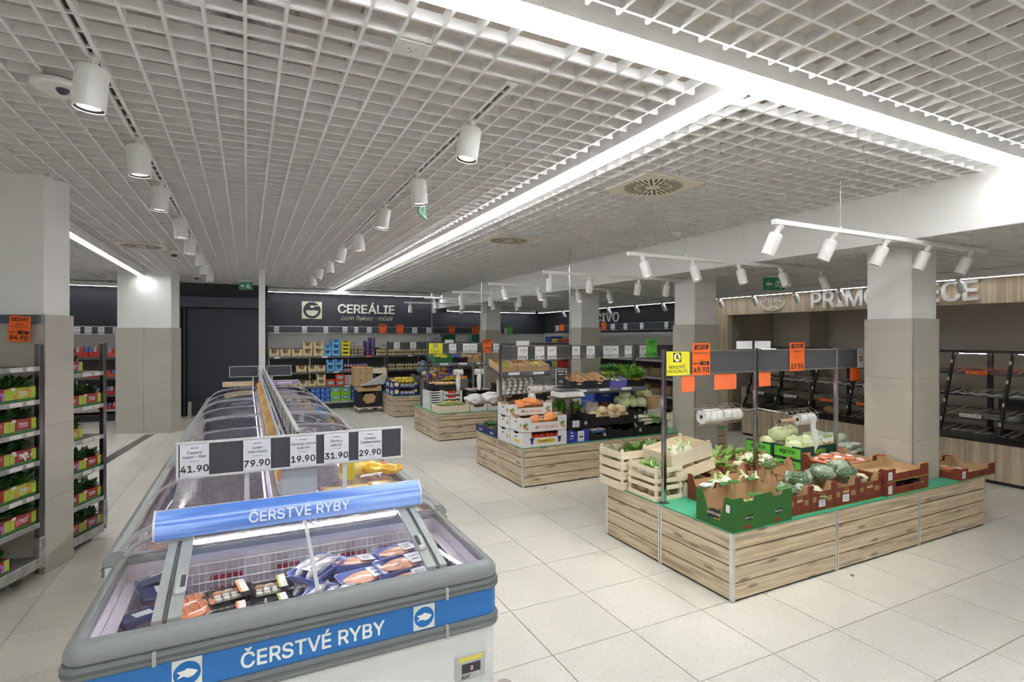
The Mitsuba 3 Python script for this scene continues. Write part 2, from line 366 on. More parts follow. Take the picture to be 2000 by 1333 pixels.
# two tracks set into the grid
for tx, nm, ys in ((-.64, 'left', (3.24, 4.43, 5.57, 7.0, 8.3, 9.7, 11.0, 12.3)), (1.22, 'right', (3.13, 4.35, 5.5, 7.02, 8.2, 9.7, 10.9, 12.3))):
    y0 = 1.9 if nm == 'left' else 2.6
    P = Proto()
    prof = sg.Polygon([(-.032, 0), (-.011, 0), (-.011, .02), (.011, .02), (.011, 0), (.032, 0), (.032, .04), (-.032, .04)])
    y0 = max(y0, 2.12)
    P.add('rail', ext(prof, 15.3 - y0, 'y'), 'satin', WHITE)
    P.add('slot', box(-.0105, 0, .015, .0105, 15.3 - y0, .02), 'matt', (.02, .02, .02))
    P.add('end_cap', box(-.034, -.03, -.004, .034, 0, .042), 'satin', WHITE)
    stamp(P, 'spot_track', f'{nm} of the two white light tracks set into the ceiling grid above the freezers', 'light track', M=at(tx, y0, ZC - .002))
    for i, y in enumerate(ys):
        tilt = (4, 9)[nm == 'right'] * (1 if i % 2 == 0 else -.5)
        spot(SP_CEIL if i < 5 else SP_CEIL_OFF, .2, tx, y, ZC + .012, None, f'white cylinder spot, {ORD[i]} from the camera on the {nm} ceiling track', f'spots on the {nm} ceiling track', .9 if i < 5 else 0, ry=tilt, cut=30)
# seven pendant tracks over the wooden islands
TRY = [2.70, 4.40, 6.15, 7.9, 9.6, 11.4, 13.1]
TRX = [(3.43, 4.06, 4.74, 5.37, 6.09), (3.54, 4.2, 4.89, 5.59, 6.32), (3.47, 4.08, 4.89, 5.41, 6.05), (3.59, 4.22, 4.96, 5.6), (3.52, 4.12, 4.72, 5.3), (3.56, 4.17, 4.9, 5.5), (3.5, 4.1, 4.8, 5.4)]
ISL = ['front wooden island', 'second wooden island', 'third wooden island', 'farthest wooden island']
for k, y in enumerate(TRY):
    isl, front = ISL[k // 2], k % 2 == 0
    P = Proto()
    P.add('rail', box(0, -.018, 0, 3.0, .018, .034), 'satin', WHITE)
    P.add('end_cap', box(-.012, -.0195, -.0015, 0, .0195, .036), 'satin', WHITE); P.add('end_cap', box(3.0, -.0195, -.0015, 3.012, .0195, .036), 'satin', WHITE)
    for cx in (.75, 1.6, 2.6):
        P.add('hanger', join([cyl(.012, .018, 10, cx, 0, .034), cyl(.0015, (ZC if 3.37 + cx < XS else ZR) - 2.735 - .02, 5, cx, 0, .05)]), 'metal', (.5, .5, .5))
    stamp(P, 'pendant_track', f'white pendant light track hanging over the {"near" if front else "far"} half of the {isl}', 'light track', 'pendant tracks over the islands', at(3.37, y, 2.735))
    for i, x in enumerate(TRX[k]):
        spot(SP_PEND if k in (1, 3) else SP_PEND_OFF, .165, x, y, 2.735, None, f'white cylinder spot, {ORD[i]} from the left on the {"near" if front else "far"} track over the {isl}', 'spots on the pendant tracks', 1.0 if k < 6 else .0, rx=(20 if front else -16), ry=(12 if k == 0 else -6), cut=36)
# small spots clipped under the light line of the right wall
for i, y in enumerate((3.85, 5.0, 5.5, 6.3, 7.17, 8.0, 9.68, 10.65, 11.8, 14.1)):
    spot(SP_WALL, .15, 8.34, y, 2.70, None, f'small bright white spot on the right wall light line, {ORD[i]} from the right', 'spots on the right wall light line', 0, ry=-32)

# air diffusers
def diffuser():
    P = Proto()
    P.add('plate', bbox(-.31, -.31, 0, .31, .31, .012, .003), 'matt', (.62, .57, .47))
    ss = []
    for r0, r1, n, ph in ((.07, .155, 16, 0), (.165, .255, 32, .1)):
        for q in range(n):
            a = (q + ph) * 2 * math.pi / n
            ss.append(tr(tr(box(r0, -.0075, -.0012, r1 - .002, .0075, .002), rz=math.degrees(a)), 0, 0, 0))
    for s in ss: P.add('slot', s, 'matt', (.012, .012, .012))
    P.add('hub', cyl(.055, .006, 24, z=-.004), 'matt', (.62, .57, .47))
    return P
D = diffuser()
stamp(D, 'air_diffuser', 'square cream ceiling diffuser with radial black slots, nearer one right of the long light strip', 'air vent', 'ceiling air diffusers', at(3.14, 3.76, ZC - .014))
stamp(D, 'air_diffuser', 'square cream ceiling diffuser with radial black slots, smaller one farther along the long light strip', 'air vent', 'ceiling air diffusers', at(3.15, 6.75, ZC - .014))
stamp(D, 'air_diffuser', 'square cream ceiling diffuser left of the long row of left track spots', 'air vent', 'ceiling air diffusers', at(-1.35, 9.6, ZC - .014))
# panoramic camera, small cameras, smoke detector, sprinkler plate
P = Proto()
P.add('housing', lathe([(0, 0), (.10, 0), (.118, -.012), (.12, -.03), (.112, -.04), (0, -.046)], 32), 'satin', (.78, .78, .76), 40)
P.add('lens', tr(ball(.03, 2), .02, -.03, -.04), 'gloss', (.03, .035, .04), True); P.add('sensor', cyl(.012, .006, 14, .05, .03, -.048), 'gloss', (.02, .02, .02))
stamp(P, 'ceiling_camera', 'flat round white ceiling camera beside the nearest spot of the left track', 'security camera', M=at(-.86, 3.64, ZC - .002))
P = Proto()
P.add('housing', lathe([(0, 0), (.06, 0), (.065, -.02), (.06, -.05), (.05, -.06)], 24), 'satin', (.78, .78, .76), 40); P.add('dome', tr(ball(.046, 2), 0, 0, -.058), 'gloss', (.03, .03, .035), True)
stamp(P, 'dome_camera', 'small white dome camera on the ceiling above the wide far column', 'security camera', M=at(-.98, 9.9, ZC - .002))
stamp(P, 'dome_camera', 'tiny dome camera on the ceiling before the dark door, left of the farthest track spots', 'security camera', M=at(-.95, 13.6, ZC - .002))
P = Proto()
P.add('base', lathe([(0, 0), (.06, 0), (.06, -.02), (0, -.02)], 24), 'satin', (.74, .74, .72), 40); P.add('head', lathe([(0, -.02), (.052, -.024), (.055, -.045), (.045, -.065), (0, -.068)], 24), 'satin', (.74, .74, .72), 40)
stamp(P, 'smoke_detector', 'round white smoke detector on the ceiling grid near the white drop face', 'smoke detector', M=at(4.72, 5.18, ZC - .002))
P = Proto()
P.add('plate', bbox(-.07, -.07, 0, .07, .07, .006, .002), 'satin', (.72, .72, .7))
for a, b in ((-.015, -.01), (.015, -.012), (0, .012)): P.add('contact', cyl(.007, .002, 10, a, b, -.002), 'matt', (.35, .35, .35))
stamp(P, 'sensor_plate', 'small square white sensor plate filling one cell of the ceiling grid', 'ceiling sensor', M=at(.668, 2.468, ZC - .01))
# emergency exit signs
def exit_sign(label, M):
    P = Proto()
    P.add('housing', bbox(-.16, -.018, .17, .16, .018, .21, .004), 'satin', (.7, .7, .68)); P.add('panel', bbox(-.15, -.006, 0, .15, .006, .17, .002), 'satin', (.03, .22, .10), label='green pictogram panel')
    m = join([ext(sg.Polygon([(-.12, .085), (-.07, .125), (-.07, .1), (-.02, .1), (-.02, .07), (-.07, .07), (-.07, .045)]), .001, 'y')])
    man = join([cyl(.011, .001, 10, .05, 0, .14, 'y')] + [ext(sg.LineString(l).buffer(.009, cap_style=1, quad_segs=3), .001, 'y') for l in ([(.05, .125), (.06, .08)], [(.06, .08), (.035, .05), (.02, .05)], [(.06, .08), (.085, .05), (.09, .025)], [(.05, .115), (.025, .1), (.02, .08)], [(.05, .115), (.08, .1)])])
    for yy in (-.0075, .0065): P.add('pictogram', tr(join([m, man]), 0, yy, 0), 'satin', (.75, .85, .78))
    stamp(P, 'exit_sign', label, 'exit sign', M=M)
exit_sign('green emergency exit sign hanging behind the second spot of the right ceiling track', at(1.42, 4.9, 3.02, 60))
exit_sign('green emergency exit sign hanging in front of the bakery light line', at(6.47, 5.2, 2.57, -27))
exit_sign('small green exit sign on the left of the far cereal wall', at(-.02, 13.5, 2.95, -27))
# air ducts above the grid
P = Proto()
def duct(r, L, n=26):
    prof = []
    for i in range(int(L / .09)): prof += [(r, i * .09), (r, i * .09 + .075), (r + .006, i * .09 + .0825)]
    return lathe([(0, 0)] + prof + [(r, L), (0, L)], n)
one('air_duct', tr(duct(.2, 7.0), rx=-90), 'wide spiral metal air duct seen through the ceiling grid left of the right track', 'air duct', 'zinc', smooth=30, M=at(-.28, 1.4, 3.62))
one('air_duct', tr(duct(.12, 6.0), rx=-90), 'slim metal air duct seen through the ceiling grid, right of the wide duct', 'air duct', 'zinc', smooth=30, M=at(.12, 2.2, 3.60))
one('air_duct', tr(duct(.16, 5.5), rx=-90), 'silver air duct above the grid in the top right corner of the photo', 'air duct', 'zinc', smooth=30, M=at(3.9, -1.5, 3.6))
one('cable_tray', join([box(0, 0, 0, .1, 11, .004), box(0, 0, 0, .004, 11, .05), box(.096, 0, 0, .1, 11, .05)]), 'metal cable tray above the ceiling grid beside the right track', 'cable tray', 'zinc', M=at(.52, 2.2, 3.55))
one('fire_pipe', join([cyl(.02, 11, 10, 0, 0, 0, 'x')] + [cyl(.006, .07, 6, .5 + i, 0, .015) for i in range(10)]), 'thin dark sprinkler pipe running crosswise above the ceiling grid', 'pipe', 'metal', (.25, .25, .25), 30, M=at(-6, 2.72, 3.86))
# ------------------------------------------------------------------ wooden islands with price rails
ISY = [2.85, 6.245, 9.736, 13.14]
ISX0, ISX1, IH, IDP = 3.11, 6.70, .50, 1.57
GREEN = (.05, .36, .20)
def island(y0, hole, label, x1=ISX1, top=GREEN):
    P = Proto()
    P.add('plinth', box(ISX0 + .012, y0 + .012, 0, x1 - .012, y0 + IDP - .012, .012), 'matt', (.03, .03, .03))
    nb = 4; hb = (IH - .012) / nb
    nx = max(1, round((x1 - ISX0) / 1.2)); wx = (x1 - ISX0) / nx
    for b in range(nb):
        z0, z1 = .012 + b * hb + .0045, .012 + (b + 1) * hb - .0045
        for i in range(nx):
            a, c = ISX0 + i * wx + .022, ISX0 + (i + 1) * wx - .022
            P.add('plank', bbox(a, y0, z0, c, y0 + .018, z1, .002), 'plank')
            P.add('plank', bbox(a, y0 + IDP - .018, z0, c, y0 + IDP, z1, .002), 'plank')
        for j in range(2):
            a, c = y0 + j * IDP / 2 + .022, y0 + (j + 1) * IDP / 2 - .022
            P.add('plank', bbox(ISX0, a, z0, ISX0 + .018, c, z1, .002), 'plank')
            P.add('plank', bbox(x1 - .018, a, z0, x1, c, z1, .002), 'plank')
    core = sg.box(ISX0 + .019, y0 + .019, x1 - .019, y0 + IDP - .019)
    if hole: core = core.difference(sg.box(*hole))
    P.add('carcass', tr(ext(core, IH - .014), 0, 0, .013), 'matt', (.02, .017, .014))
    al = (.74, .74, .72)
    def strip(x, y, sx, sy): P.add('corner_post', bbox(x, y, .004, x + sx, y + sy, IH, .002), 'metal', al)
    for i in range(nx + 1):
        x = ISX0 + i * wx
        for yy in (y0 - .0015, y0 + IDP - .02):
            if 0 < i < nx: strip(x - .021, yy, .018, .0215); strip(x + .003, yy, .018, .0215)
            else: strip(x - .0015 if i == 0 else x - .029, yy if yy < y0 + .1 else yy - .009, .0305, .0305)
    for xx in (ISX0 - .0015, x1 - .02):
        strip(xx, y0 + IDP / 2 - .021, .0215, .018); strip(xx, y0 + IDP / 2 + .003, .0215, .018)
    tp = sg.box(ISX0 - .004, y0 - .004, x1 + .004, y0 + IDP + .004)
    if hole: tp = tp.difference(sg.box(*hole))
    P.add('top', tr(ext(tp, .008), 0, 0, IH), 'satin', top, label='green board top')
    stamp(P, 'display_island', label, 'display table', 'wooden produce islands')
HOLE = lambda y: (5.70, y - .014, 6.20, y + .49)
island(ISY[0], HOLE(3.016), 'nearest low wooden produce island with green top, standing around the big taupe column')
island(ISY[1], (5.70, 5.9, 6.2, 6.41), 'second low wooden produce island holding white tomato cartons and black crates')
island(ISY[2], None, 'third low wooden produce island, holding the stack of small white cartons and beans')
island(ISY[3], None, 'farthest low wooden produce island with the dark blue lemon boxes on its corner', x1=5.5)
IT = IH + .008
# rails
RZ0, RZ1 = 1.59, 1.803
DARK = (.055, .06, .07)
def gantry(y, xs, label, xend, power=None, zb=IT):
    P = Proto()
    for x in xs:
        P.add('post', bbox(x - .017, y - .017, zb, x + .017, y + .017, RZ1 + .012, .003), 'chrome', (.36, .35, .36))
        P.add('foot', bbox(x - .04, y - .03, zb, x + .04, y + .03, zb + .004, .001), 'matt', (.03, .03, .03))
    for a, b in zip(xs, [*xs[1:], xend]):
        a += .0175; b -= .0175
        P.add('rail_panel', box(a, y - .009, RZ0 + .014, b, y + .009, RZ1 - .014), 'satin', DARK)
        P.add('rail_edge', bbox(a, y - .013, RZ1 - .014, b, y + .013, RZ1, .002), 'metal', (.55, .56, .55)); P.add('rail_edge', bbox(a, y - .013, RZ0, b, y + .013, RZ0 + .014, .002), 'metal', (.55, .56, .55))
    if power: P.add('power_pole', cyl(.011, ZC - RZ1 - .012, 10, power, y, RZ1 + .012), 'chrome', (.62, .63, .65), True)
    stamp(P, 'sign_gantry', label, 'price rail', 'price rails over the islands')
GY = [y + .785 for y in ISY]
gantry(GY[0], (3.155, 4.27, 5.47), 'dark price rail on chrome posts over the front island with the yellow warning sign', 6.66)
gantry(GY[1], (3.16, 4.29, 5.49), 'dark price rail on posts over the second island with white and green price cards', 6.66, 4.29)
gantry(GY[2], (3.16, 4.30, 5.49), 'dark price rail over the third island with a yellow sign and an orange card', 6.66, 4.30)
gantry(GY[3], (3.14, 4.29), 'farthest dark price rail on posts, above the lemon boxes', 5.48, 4.29)
# price cards. A card hangs in front of a rail: x, y of its bottom centre, facing -y (turn with rz)
ORANGE, LIME, YELLOW, PAPER, INK = (.85, .15, .03), (.13, .62, .08), (.78, .72, .04), (.78, .78, .80), (.015, .015, .018)
_cards = {}
def card_proto(style, price, w, h, lines=(), head=None, old=None):
    k = (style, price, round(w, 3), round(h, 3), lines, head, old)
    if k in _cards: return _cards[k]
    P = Proto()
    P.add('sheet', box(-w / 2, -.0012, 0, w / 2, 0, h), 'matt', {'o': ORANGE, 'g': LIME, 'w': PAPER}[style])
    F = -.0013
    if price: P.add('price', tr(text(price, h * (.17 if style != 'w' else .19), bold=True, sx=min(1.0, w * .88 / (len(price) * h * .19 * .62))), 0, F, h * .08), 'matt', INK)
    ln = []
    for i, t in enumerate(lines): ln.append(tr(text(t, h * .062, sx=min(1, w * .85 / (len(t) * h * .062 * .62))), 0, F, h * (.66 - .095 * i if head else .72 - .11 * i)))
    if not lines: ln += [box(-w * .3, F - .0004, h * .70, w * .3, F, h * .735), box(-w * .22, F - .0004, h * .60, w * .22, F, h * .625)]
    ln.append(box(-w * .15, F - .0003, h * .455, w * .15, F, h * .465))
    P.add('print', join(ln), 'matt', (.06, .06, .07))
    if head:
        P.add('banner', tr(ext(sg.Polygon([(-w * .40, h * .79), (w * .36, h * .81), (w * .42, h * .95), (-w * .36, h * .94)]), .0005, 'y'), 0, F - .0004, 0), 'matt', INK)
        P.add('banner_text', tr(text(head, h * .105, bold=True, sx=min(1, w * .72 / (len(head) * h * .105 * .64))), 0, F - .0006, h * .82), 'matt', {'o': ORANGE, 'g': LIME, 'w': PAPER}[style])
    if old:
        P.add('old_price', tr(text(old, h * .07, bold=True), -w * .27, F, h * .33), 'matt', INK)
        P.add('discount', tr(ext(sg.box(-w * .04, h * .32, w * .42, h * .41).buffer(.004), .0005, 'y'), 0, F - .0004, 0), 'matt', INK)
        P.add('discount_text', tr(text('-30%', h * .055, bold=True), w * .18, F - .0006, h * .335), 'matt', ORANGE)
    _cards[k] = P; return P
PRICEN = {}
def card(x, y, z, style, price, w, h, where, lines=(), head=None, old=None, rz=0, group='price cards', ry=0):
    P = card_proto(style, price, w, h, tuple(lines), head, old)
    col = {'o': 'orange', 'g': 'green', 'w': 'white'}[style]
    lab = f'{col} price card reading {price} {where}' if price else f'{col} card {where}'
    stamp(P, 'price_card', lab, 'price tag', group, at(x, y, z, rz, ry=ry))
def blank(x0, x1, z0, z1, y, c, where, rough='matt'):
    one('blank_card', box(x0, y - .0012, z0, x1, y, z1), where, 'card', rough, c, group='blank cards on the price rails')
# front island
y = GY[0] - .0145
P = Proto(); x0, x1 = 3.153, 3.433; w, h = x1 - x0, .205
P.add('sheet', box(0, -.0015, 0, w, 0, h), 'matt', YELLOW)
P.add('frame', box(w * .33, -.0022, h * .56, w * .64, -.0015, h * .95), 'matt', INK)
P.add('disc', tr(cyl(w * .135, .001, 26, 0, 0, 0, 'y'), w * .485, -.003, h * .755), 'matt', (.82, .82, .8))
P.add('triangle', tr(ext(sg.Polygon([(-.034, 0), (.034, 0), (0, .058)]), .001, 'y'), w * .485, -.0038, h * .66), 'matt', YELLOW)
P.add('figure', tr(join([cyl(.006, .001, 8, .0, 0, .036, 'y'), ext(sg.LineString([(.0, .03), (.006, .018), (-.012, .012), (.014, .008), (.02, .002)]).buffer(.0035), .001, 'y'), ext(sg.LineString([(-.012, .026), (.012, .022)]).buffer(.003), .001, 'y')]), w * .485, -.0045, h * .675), 'matt', INK)
P.add('lettering', join([tr(text('NEBEZPEČÍ', .024), w * .49, -.0016, h * .29), tr(text('UKLOUZNUTÍ!', .024), w * .49, -.0016, h * .11)]), 'matt', (.07, .07, .05))
WARN = P
stamp(P, 'warning_sign', 'bright yellow slip warning sign at the left end of the front island price rail', 'sign', M=at(x0, y, 1.592))
def railcard(g, cx, cw, style, price, where, lines=(), head=None, old=None, h=.185, z=1.6, grp=None):
    yy = GY[g] - (.0145 if style == 'w' else .016)
    card(cx, yy, z, style, price, cw, h, where, lines, head, old, group=grp or f'price cards on the rail of the {ISL[g]}')
railcard(0, 3.567, 0.212, 'o', '49.90', 'for red peppers on the front island rail', lines=('Paprika červená',), head='AKCE!', old='59.90', h=.283, z=1.586)
railcard(0, 4.838, 0.221, 'o', '17.90', 'for broccoli on the front island rail', lines=('Brokolice',), head='AKCE!', h=.283, z=1.586)
blank(4.021, 4.230, 1.811, 1.885, GY[0] + .004, (.72, .72, .76), 'left of two blank white cards standing on the front island rail')
blank(4.264, 4.482, 1.809, 1.884, GY[0] + .004, (.72, .72, .76), 'right of two blank white cards standing on the front island rail')
blank(3.354, 3.508, 1.442, 1.581, GY[0] + .002, (.85, .17, .06), 'orange card back hanging below the yellow warning sign')
blank(3.742, 4.019, 1.444, 1.585, GY[0] + .002, (.85, .17, .06), 'widest orange card back hanging below the front island rail')
blank(4.317, 4.480, 1.451, 1.588, GY[0] + .002, (.85, .17, .06), 'orange card back hanging just right of the middle rail post')
blank(5.710, 5.879, 1.454, 1.591, GY[0] + .002, (.70, .10, .02), 'darker orange card back hanging beside the big taupe column')
P = Proto(); P.add('sheet', box(-.06, -.001, 0, .06, 0, .205), 'matt', PAPER); P.add('picture', join([box(-.03, -.0016, .07, .03, -.001, .095), box(-.03, -.0016, .1, .03, -.001, .125)]), 'matt', (.3, .18, .1)); P.add('print', join([box(-.04, -.0016, .15, .04, -.001, .156), box(-.04, -.0016, .165, .03, -.001, .171)]), 'matt', (.2, .2, .22))
stamp(P, 'notice_sheet', 'white notice with small brown pictures on the front rail beside the big column', 'notice', M=at(5.868, GY[0] - .016, 1.592))
# second island
for cx, cw, pr, w in ((3.498, 0.163, '29.90', 'first on the second island rail'), (3.772, 0.152, '67.90', 'second on the second island rail'), (3.976, 0.155, '19.90', 'third on the second island rail'), (4.392, 0.145, '67.90', 'just right of the power pole of the second rail'),
                      (4.653, 0.149, '29.90', 'right of the power pole, in front of the column'), (4.950, 0.132, '29.90', 'left of a pair on the second rail'), (5.098, 0.153, '39.90', 'right of a pair on the second rail'), (5.364, 0.141, '29.90', 'at the right post of the second rail'), (5.655, 0.135, '14.90', 'beside the green card of the second rail')):
    railcard(1, cx, cw, 'w', pr, w)
railcard(1, 5.837, 0.211, 'g', '19.90', 'on the second island rail', head='NOVINKA', h=.29, z=1.592)
blank(3.401, 3.614, 1.780, 1.868, GY[1] + .004, (.70, .70, .70), 'blank white card standing on the second island rail')
blank(5.759, 5.811, 1.770, 1.877, GY[1] + .005, (.70, .70, .70), 'blank white card standing behind the green price card')
# third island
k = (3.452 - 3.175) / (x1 - x0)
stamp(WARN, 'warning_sign', 'bright yellow slip warning sign at the left end of the third island price rail', 'sign', M=at(3.175, GY[2] - .0145, 1.592))
for cx, cw, pr, w in ((3.666, 0.151, '59.90', 'right of the far yellow sign'), (3.958, 0.150, '49.90', 'left of a pair on the third rail'), (4.117, 0.154, '69.90', 'right of a pair on the third rail'), (4.624, 0.151, '99.90', 'right of the orange card on the third rail')):
    railcard(2, cx, cw, 'w', pr, w)
railcard(2, 4.412, 0.200, 'o', '57.90', 'on the third island rail', head='AKCE!', old='69.90', h=.285, z=1.592)
for cx, cw, pr, w in ((3.372, 0.156, '29.90', 'first on the farthest rail above the lemons'), (3.792, 0.160, '44.90', 'second on the farthest rail above the lemons')):
    railcard(3, cx, cw, 'w', pr, w)
blank(3.512, 3.695, 1.795, 1.867, GY[2] + .006, (.70, .70, .70), 'blank white card standing on the third island rail')
# ------------------------------------------------------------------ chest freezers
GREY, LGREY, BLUE = (.15, .165, .17), (.36, .385, .38), (.025, .16, .47)
def rrect(x0, x1, y0, y1, r, n=6):
    p = []
    for cx, cy, a0 in ((x1 - r, y1 - r, 0), (x0 + r, y1 - r, 90), (x0 + r, y0 + r, 180), (x1 - r, y0 + r, 270)):
        for i in range(n + 1):
            a = math.radians(a0 + 90 * i / n); p.append((cx + r * math.cos(a), cy + r * math.sin(a)))
    return np.array(p)
def loft(x0, x1, y0, y1, prof, r, n=6):
    """(offset, z) rings of a rounded rectangle, joined from the first to the last"""
    rings = [np.c_[rrect(x0 - o, x1 + o, y0 - o, y1 + o, max(r + o, .002), n), np.full(4 * (n + 1), z)] for o, z in prof]
    k = len(rings[0]); v = np.vstack(rings)
    i, j = np.meshgrid(np.arange(len(rings) - 1), np.arange(k), indexing='ij'); q = (j + 1) % k
    f = np.vstack([np.stack([i * k + j, i * k + q, (i + 1) * k + q], -1).reshape(-1, 3), np.stack([i * k + j, (i + 1) * k + q, (i + 1) * k + j], -1).reshape(-1, 3)])
    return trimesh.Trimesh(v, f, process=False)
def wire_wall(p0, p1, z0, z1, nx, nz, r=.0028):
    """a panel of welded wires standing between two points"""
    p0, p1 = np.array(p0, float), np.array(p1, float); ms = []
    for i in range(nx + 1):
        q = p0 + (p1 - p0) * i / nx; ms.append(tube([(*q, z0), (*q, z1)], r, 4))
    for k in range(nz + 1):
        z = z0 + (z1 - z0) * k / nz; ms.append(tube([(*p0, z), (*p1, z)], r * 1.25, 4))
    return join(ms)
HX0, HX1, HY0, HY1 = -.585, 1.105, 2.50, 3.42
LILAC = [9.0, 8.2, 10.5]
def head_freezer():
    P = Proto(); X0, X1, Y0, Y1 = HX0, HX1, HY0, HY1
    P.add('kick_plate', loft(X0 + .05, X1 - .05, Y0 + .05, Y1 - .02, [(0, 0), (0, .07)], .04), 'satin', (.10, .10, .11), 40)
    P.add('body', loft(X0, X1, Y0, Y1, [(-.03, .06), (0, .075), (0, .735)], .055), 'satin', (.70, .715, .71), 40)
    bump = lambda z0, z1: [(.001, z0), (.016, z0 + .004), (.021, z0 + .016), (.012, (z0 + z1) / 2 - .003), (.012, (z0 + z1) / 2 + .003), (.021, z1 - .016), (.016, z1 - .004), (.001, z1)]
    P.add('bumper_rail', loft(X0, X1, Y0, Y1, bump(.685, .735), .055), 'satin', GREY, 50); P.add('bumper_rail', loft(X0, X1, Y0, Y1, bump(.50, .56), .055), 'satin', GREY, 50)
    P.add('blue_panel', loft(X0, X1, Y0, Y1, [(.001, .559), (.006, .562), (.006, .683), (.001, .686)], .055), 'satin', BLUE, 40, label='blue fascia band')
    for x in (-.31, .84):
        for z0, z1 in ((.683, .737), (.498, .562)): P.add('rail_clip', bbox(x - .007, Y0 - .0235, z0, x + .007, Y0 + .01, z1, .002), 'satin', LGREY)
    P.add('rim', loft(X0, X1, Y0, Y1, [(.004, .737), (.012, .75), (.010, .775), (-.002, .797), (-.016, .810), (-.036, .815), (-.049, .811), (-.054, .80), (-.054, .76)], .06, 8), 'satin', (.22, .24, .245), 60, label='smooth grey rim')
    P.add('tub', loft(X0, X1, Y0, Y1, [(-.055, .78), (-.06, .42)], .05), 'satin', (.74, .71, .78), 40)
    P.add('tub_floor', box(X0 + .06, Y0 + .06, .40, X1 - .06, Y1 - .06, .42), 'satin', (.6, .57, .63))
    # front lettering and fish emblems
    P.add('lettering', tr(text('ČERSTVÉ RYBY', .060, .0015, True, sx=.94), .264, Y0 - .0062, .590), 'matt', (.80, .82, .84))
    for x, z in ((-.205, .569), (.731, .567)):
        e = P.add('emblem', box(x - .05, Y0 - .0075, z, x + .05, Y0 - .006, z + .112), 'matt', (.70, .71, .66), label='white square with a fish')
        P.add('disc', cyl(.046, .0012, 28, x, Y0 - .0088, z + .056, 'y'), 'matt', BLUE, under=e)
        body = [(-.034, .012), (-.022, 0), (-.034, -.015), (-.012, -.008), (.004, -.016), (.022, -.012), (.036, .004), (.02, .013), (.006, .018), (0, .022), (-.008, .014)]
        P.add('fish', tr(ext(sg.Polygon(body), .001, 'y'), x, Y0 - .0098, z + .055), 'matt', (.82, .82, .78), under=e)
    # temperature display
    c = P.add('controller', bbox(.884, Y0 - .012, .27, 1.037, Y0 + .005, .395, .004), 'satin', (.45, .46, .46), label='temperature display with a yellow sticker')
    P.add('sticker', box(.90, Y0 - .0135, .362, 1.02, Y0 - .012, .383), 'matt', (.70, .62, .12), under=c)
    P.add('screen', box(.915, Y0 - .0135, .305, 1.01, Y0 - .012, .350), 'gloss', (.03, .03, .035), under=c)
    P.add('digits', shape(tr(text('2', .018), .965, Y0 - .0136, .318), 'white', emitter=area([1.6, .05, .1], 0)), under=c)
    P.add('print', tr(text('AHT', .016, bold=True), .935, Y0 - .0125, .28), 'matt', (.05, .05, .06), under=c)
    # glass top: front slope with two sliding panes between the side frames, hipped glass sides
    fx0, fx1, yr = -.31, .84, 3.16
    path = [(Y0 + .042, .815), (Y0 + .18, .845), (Y0 + .36, .882), (Y0 + .52, .914), (yr, .937), (Y1 - .03, .945)]
    def bar(x, w, h, dz=0.0):
        pp = np.array(path) + [0, dz]; m = sweep_rect(pp, w, h); v = m.vertices
        return trimesh.Trimesh(np.c_[v[:, 1] + x - w / 2, v[:, 0], v[:, 2]], m.faces[:, ::-1], process=False)
    for x, s in ((fx0, 1), (fx1, -1)):
        P.add('lid_frame', bar(x, .034, .022, .004), 'satin', LGREY)
        P.add('lid_channel', bar(x + s * .026, .012, .012, .002), 'satin', (.09, .10, .105))
        f2 = P.add('sliding_frame', bar(x + s * .058, .046, .016, .006), 'satin', LGREY)
        P.add('handle', tr(bbox(-.022, -.06, 0, .022, .06, .026, .008), x + s * .062, Y0 + .235, .868, rx=16), 'satin', (.46, .48, .48), under=f2)
        P.add('grip_slot', tr(bbox(-.009, -.038, 0, .009, .038, .006, .002), x + s * .072, Y0 + .233, .892, rx=16), 'satin', (.06, .065, .07), under=f2)
    P.add('lid_bar', bar(.275, .016, .012, .003), 'satin', (.55, .57, .57))
    for a, b in ((fx0 + .07, .269), (.281, fx1 - .07)):
        m = sheet(np.array(path), a, b); v = m.vertices
        P.add('lid_pane', trimesh.Trimesh(np.c_[v[:, 1], v[:, 0], v[:, 2]], m.faces[:, ::-1], process=False), 'pane', smooth=True)
    for s, fx, rx in ((-1, fx0, X0 + .042), (1, fx1, X1 - .042)):
        n = 8; q = np.array(path); rows = []
        for i in range(n + 1):
            t = i / n
            rows.append(np.array([(fx - s * 0 + (rx - fx) * t, y if k else Y0 + .042, .815 + (z - .815) * (1 - t) ** .55) for k, (y, z) in enumerate(q)]))
        k = len(q); v = np.vstack(rows)
        i, j = np.meshgrid(np.arange(n), np.arange(k - 1), indexing='ij')
        a, b, c2, d = i * k + j, i * k + j + 1, (i + 1) * k + j + 1, (i + 1) * k + j
        f = np.vstack([np.stack([a, b, c2], -1).reshape(-1, 3), np.stack([a, c2, d], -1).reshape(-1, 3)])
        P.add('side_pane', trimesh.Trimesh(v, f if s < 0 else f[:, ::-1], process=False), 'pane', smooth=True)
        arc = np.array([(r[-1][0], r[-1][1], r[-1][2]) for r in rows])
        P.add('arch', tube(arc + [0, .012, 0], .013, 8), 'satin', (.38, .40, .41), True)
    P.add('back_rail', box(fx0 - .02, Y1 - .05, .925, fx1 + .02, Y1, .96), 'satin', LGREY)
    P.add('back_wall', box(X0 + .06, Y1 - .035, .42, X1 - .06, Y1 - .02, .80), 'satin', (.80, .76, .86)); 
    P.add('back_glass', box(fx0 - .02, Y1 - .03, .80, fx1 + .02, Y1 - .026, .925), 'pane')
    # inner light under the sign
    P.add('inner_light', shape(join([box(fx0 + .06 + .018 * q, yr + .026, .897, fx0 + .07 + .018 * q, yr + .033, .903) for q in range(57)]), 'white', emitter=area([v * 14 for v in LILAC], 3.0)), label='strip light over the goods')
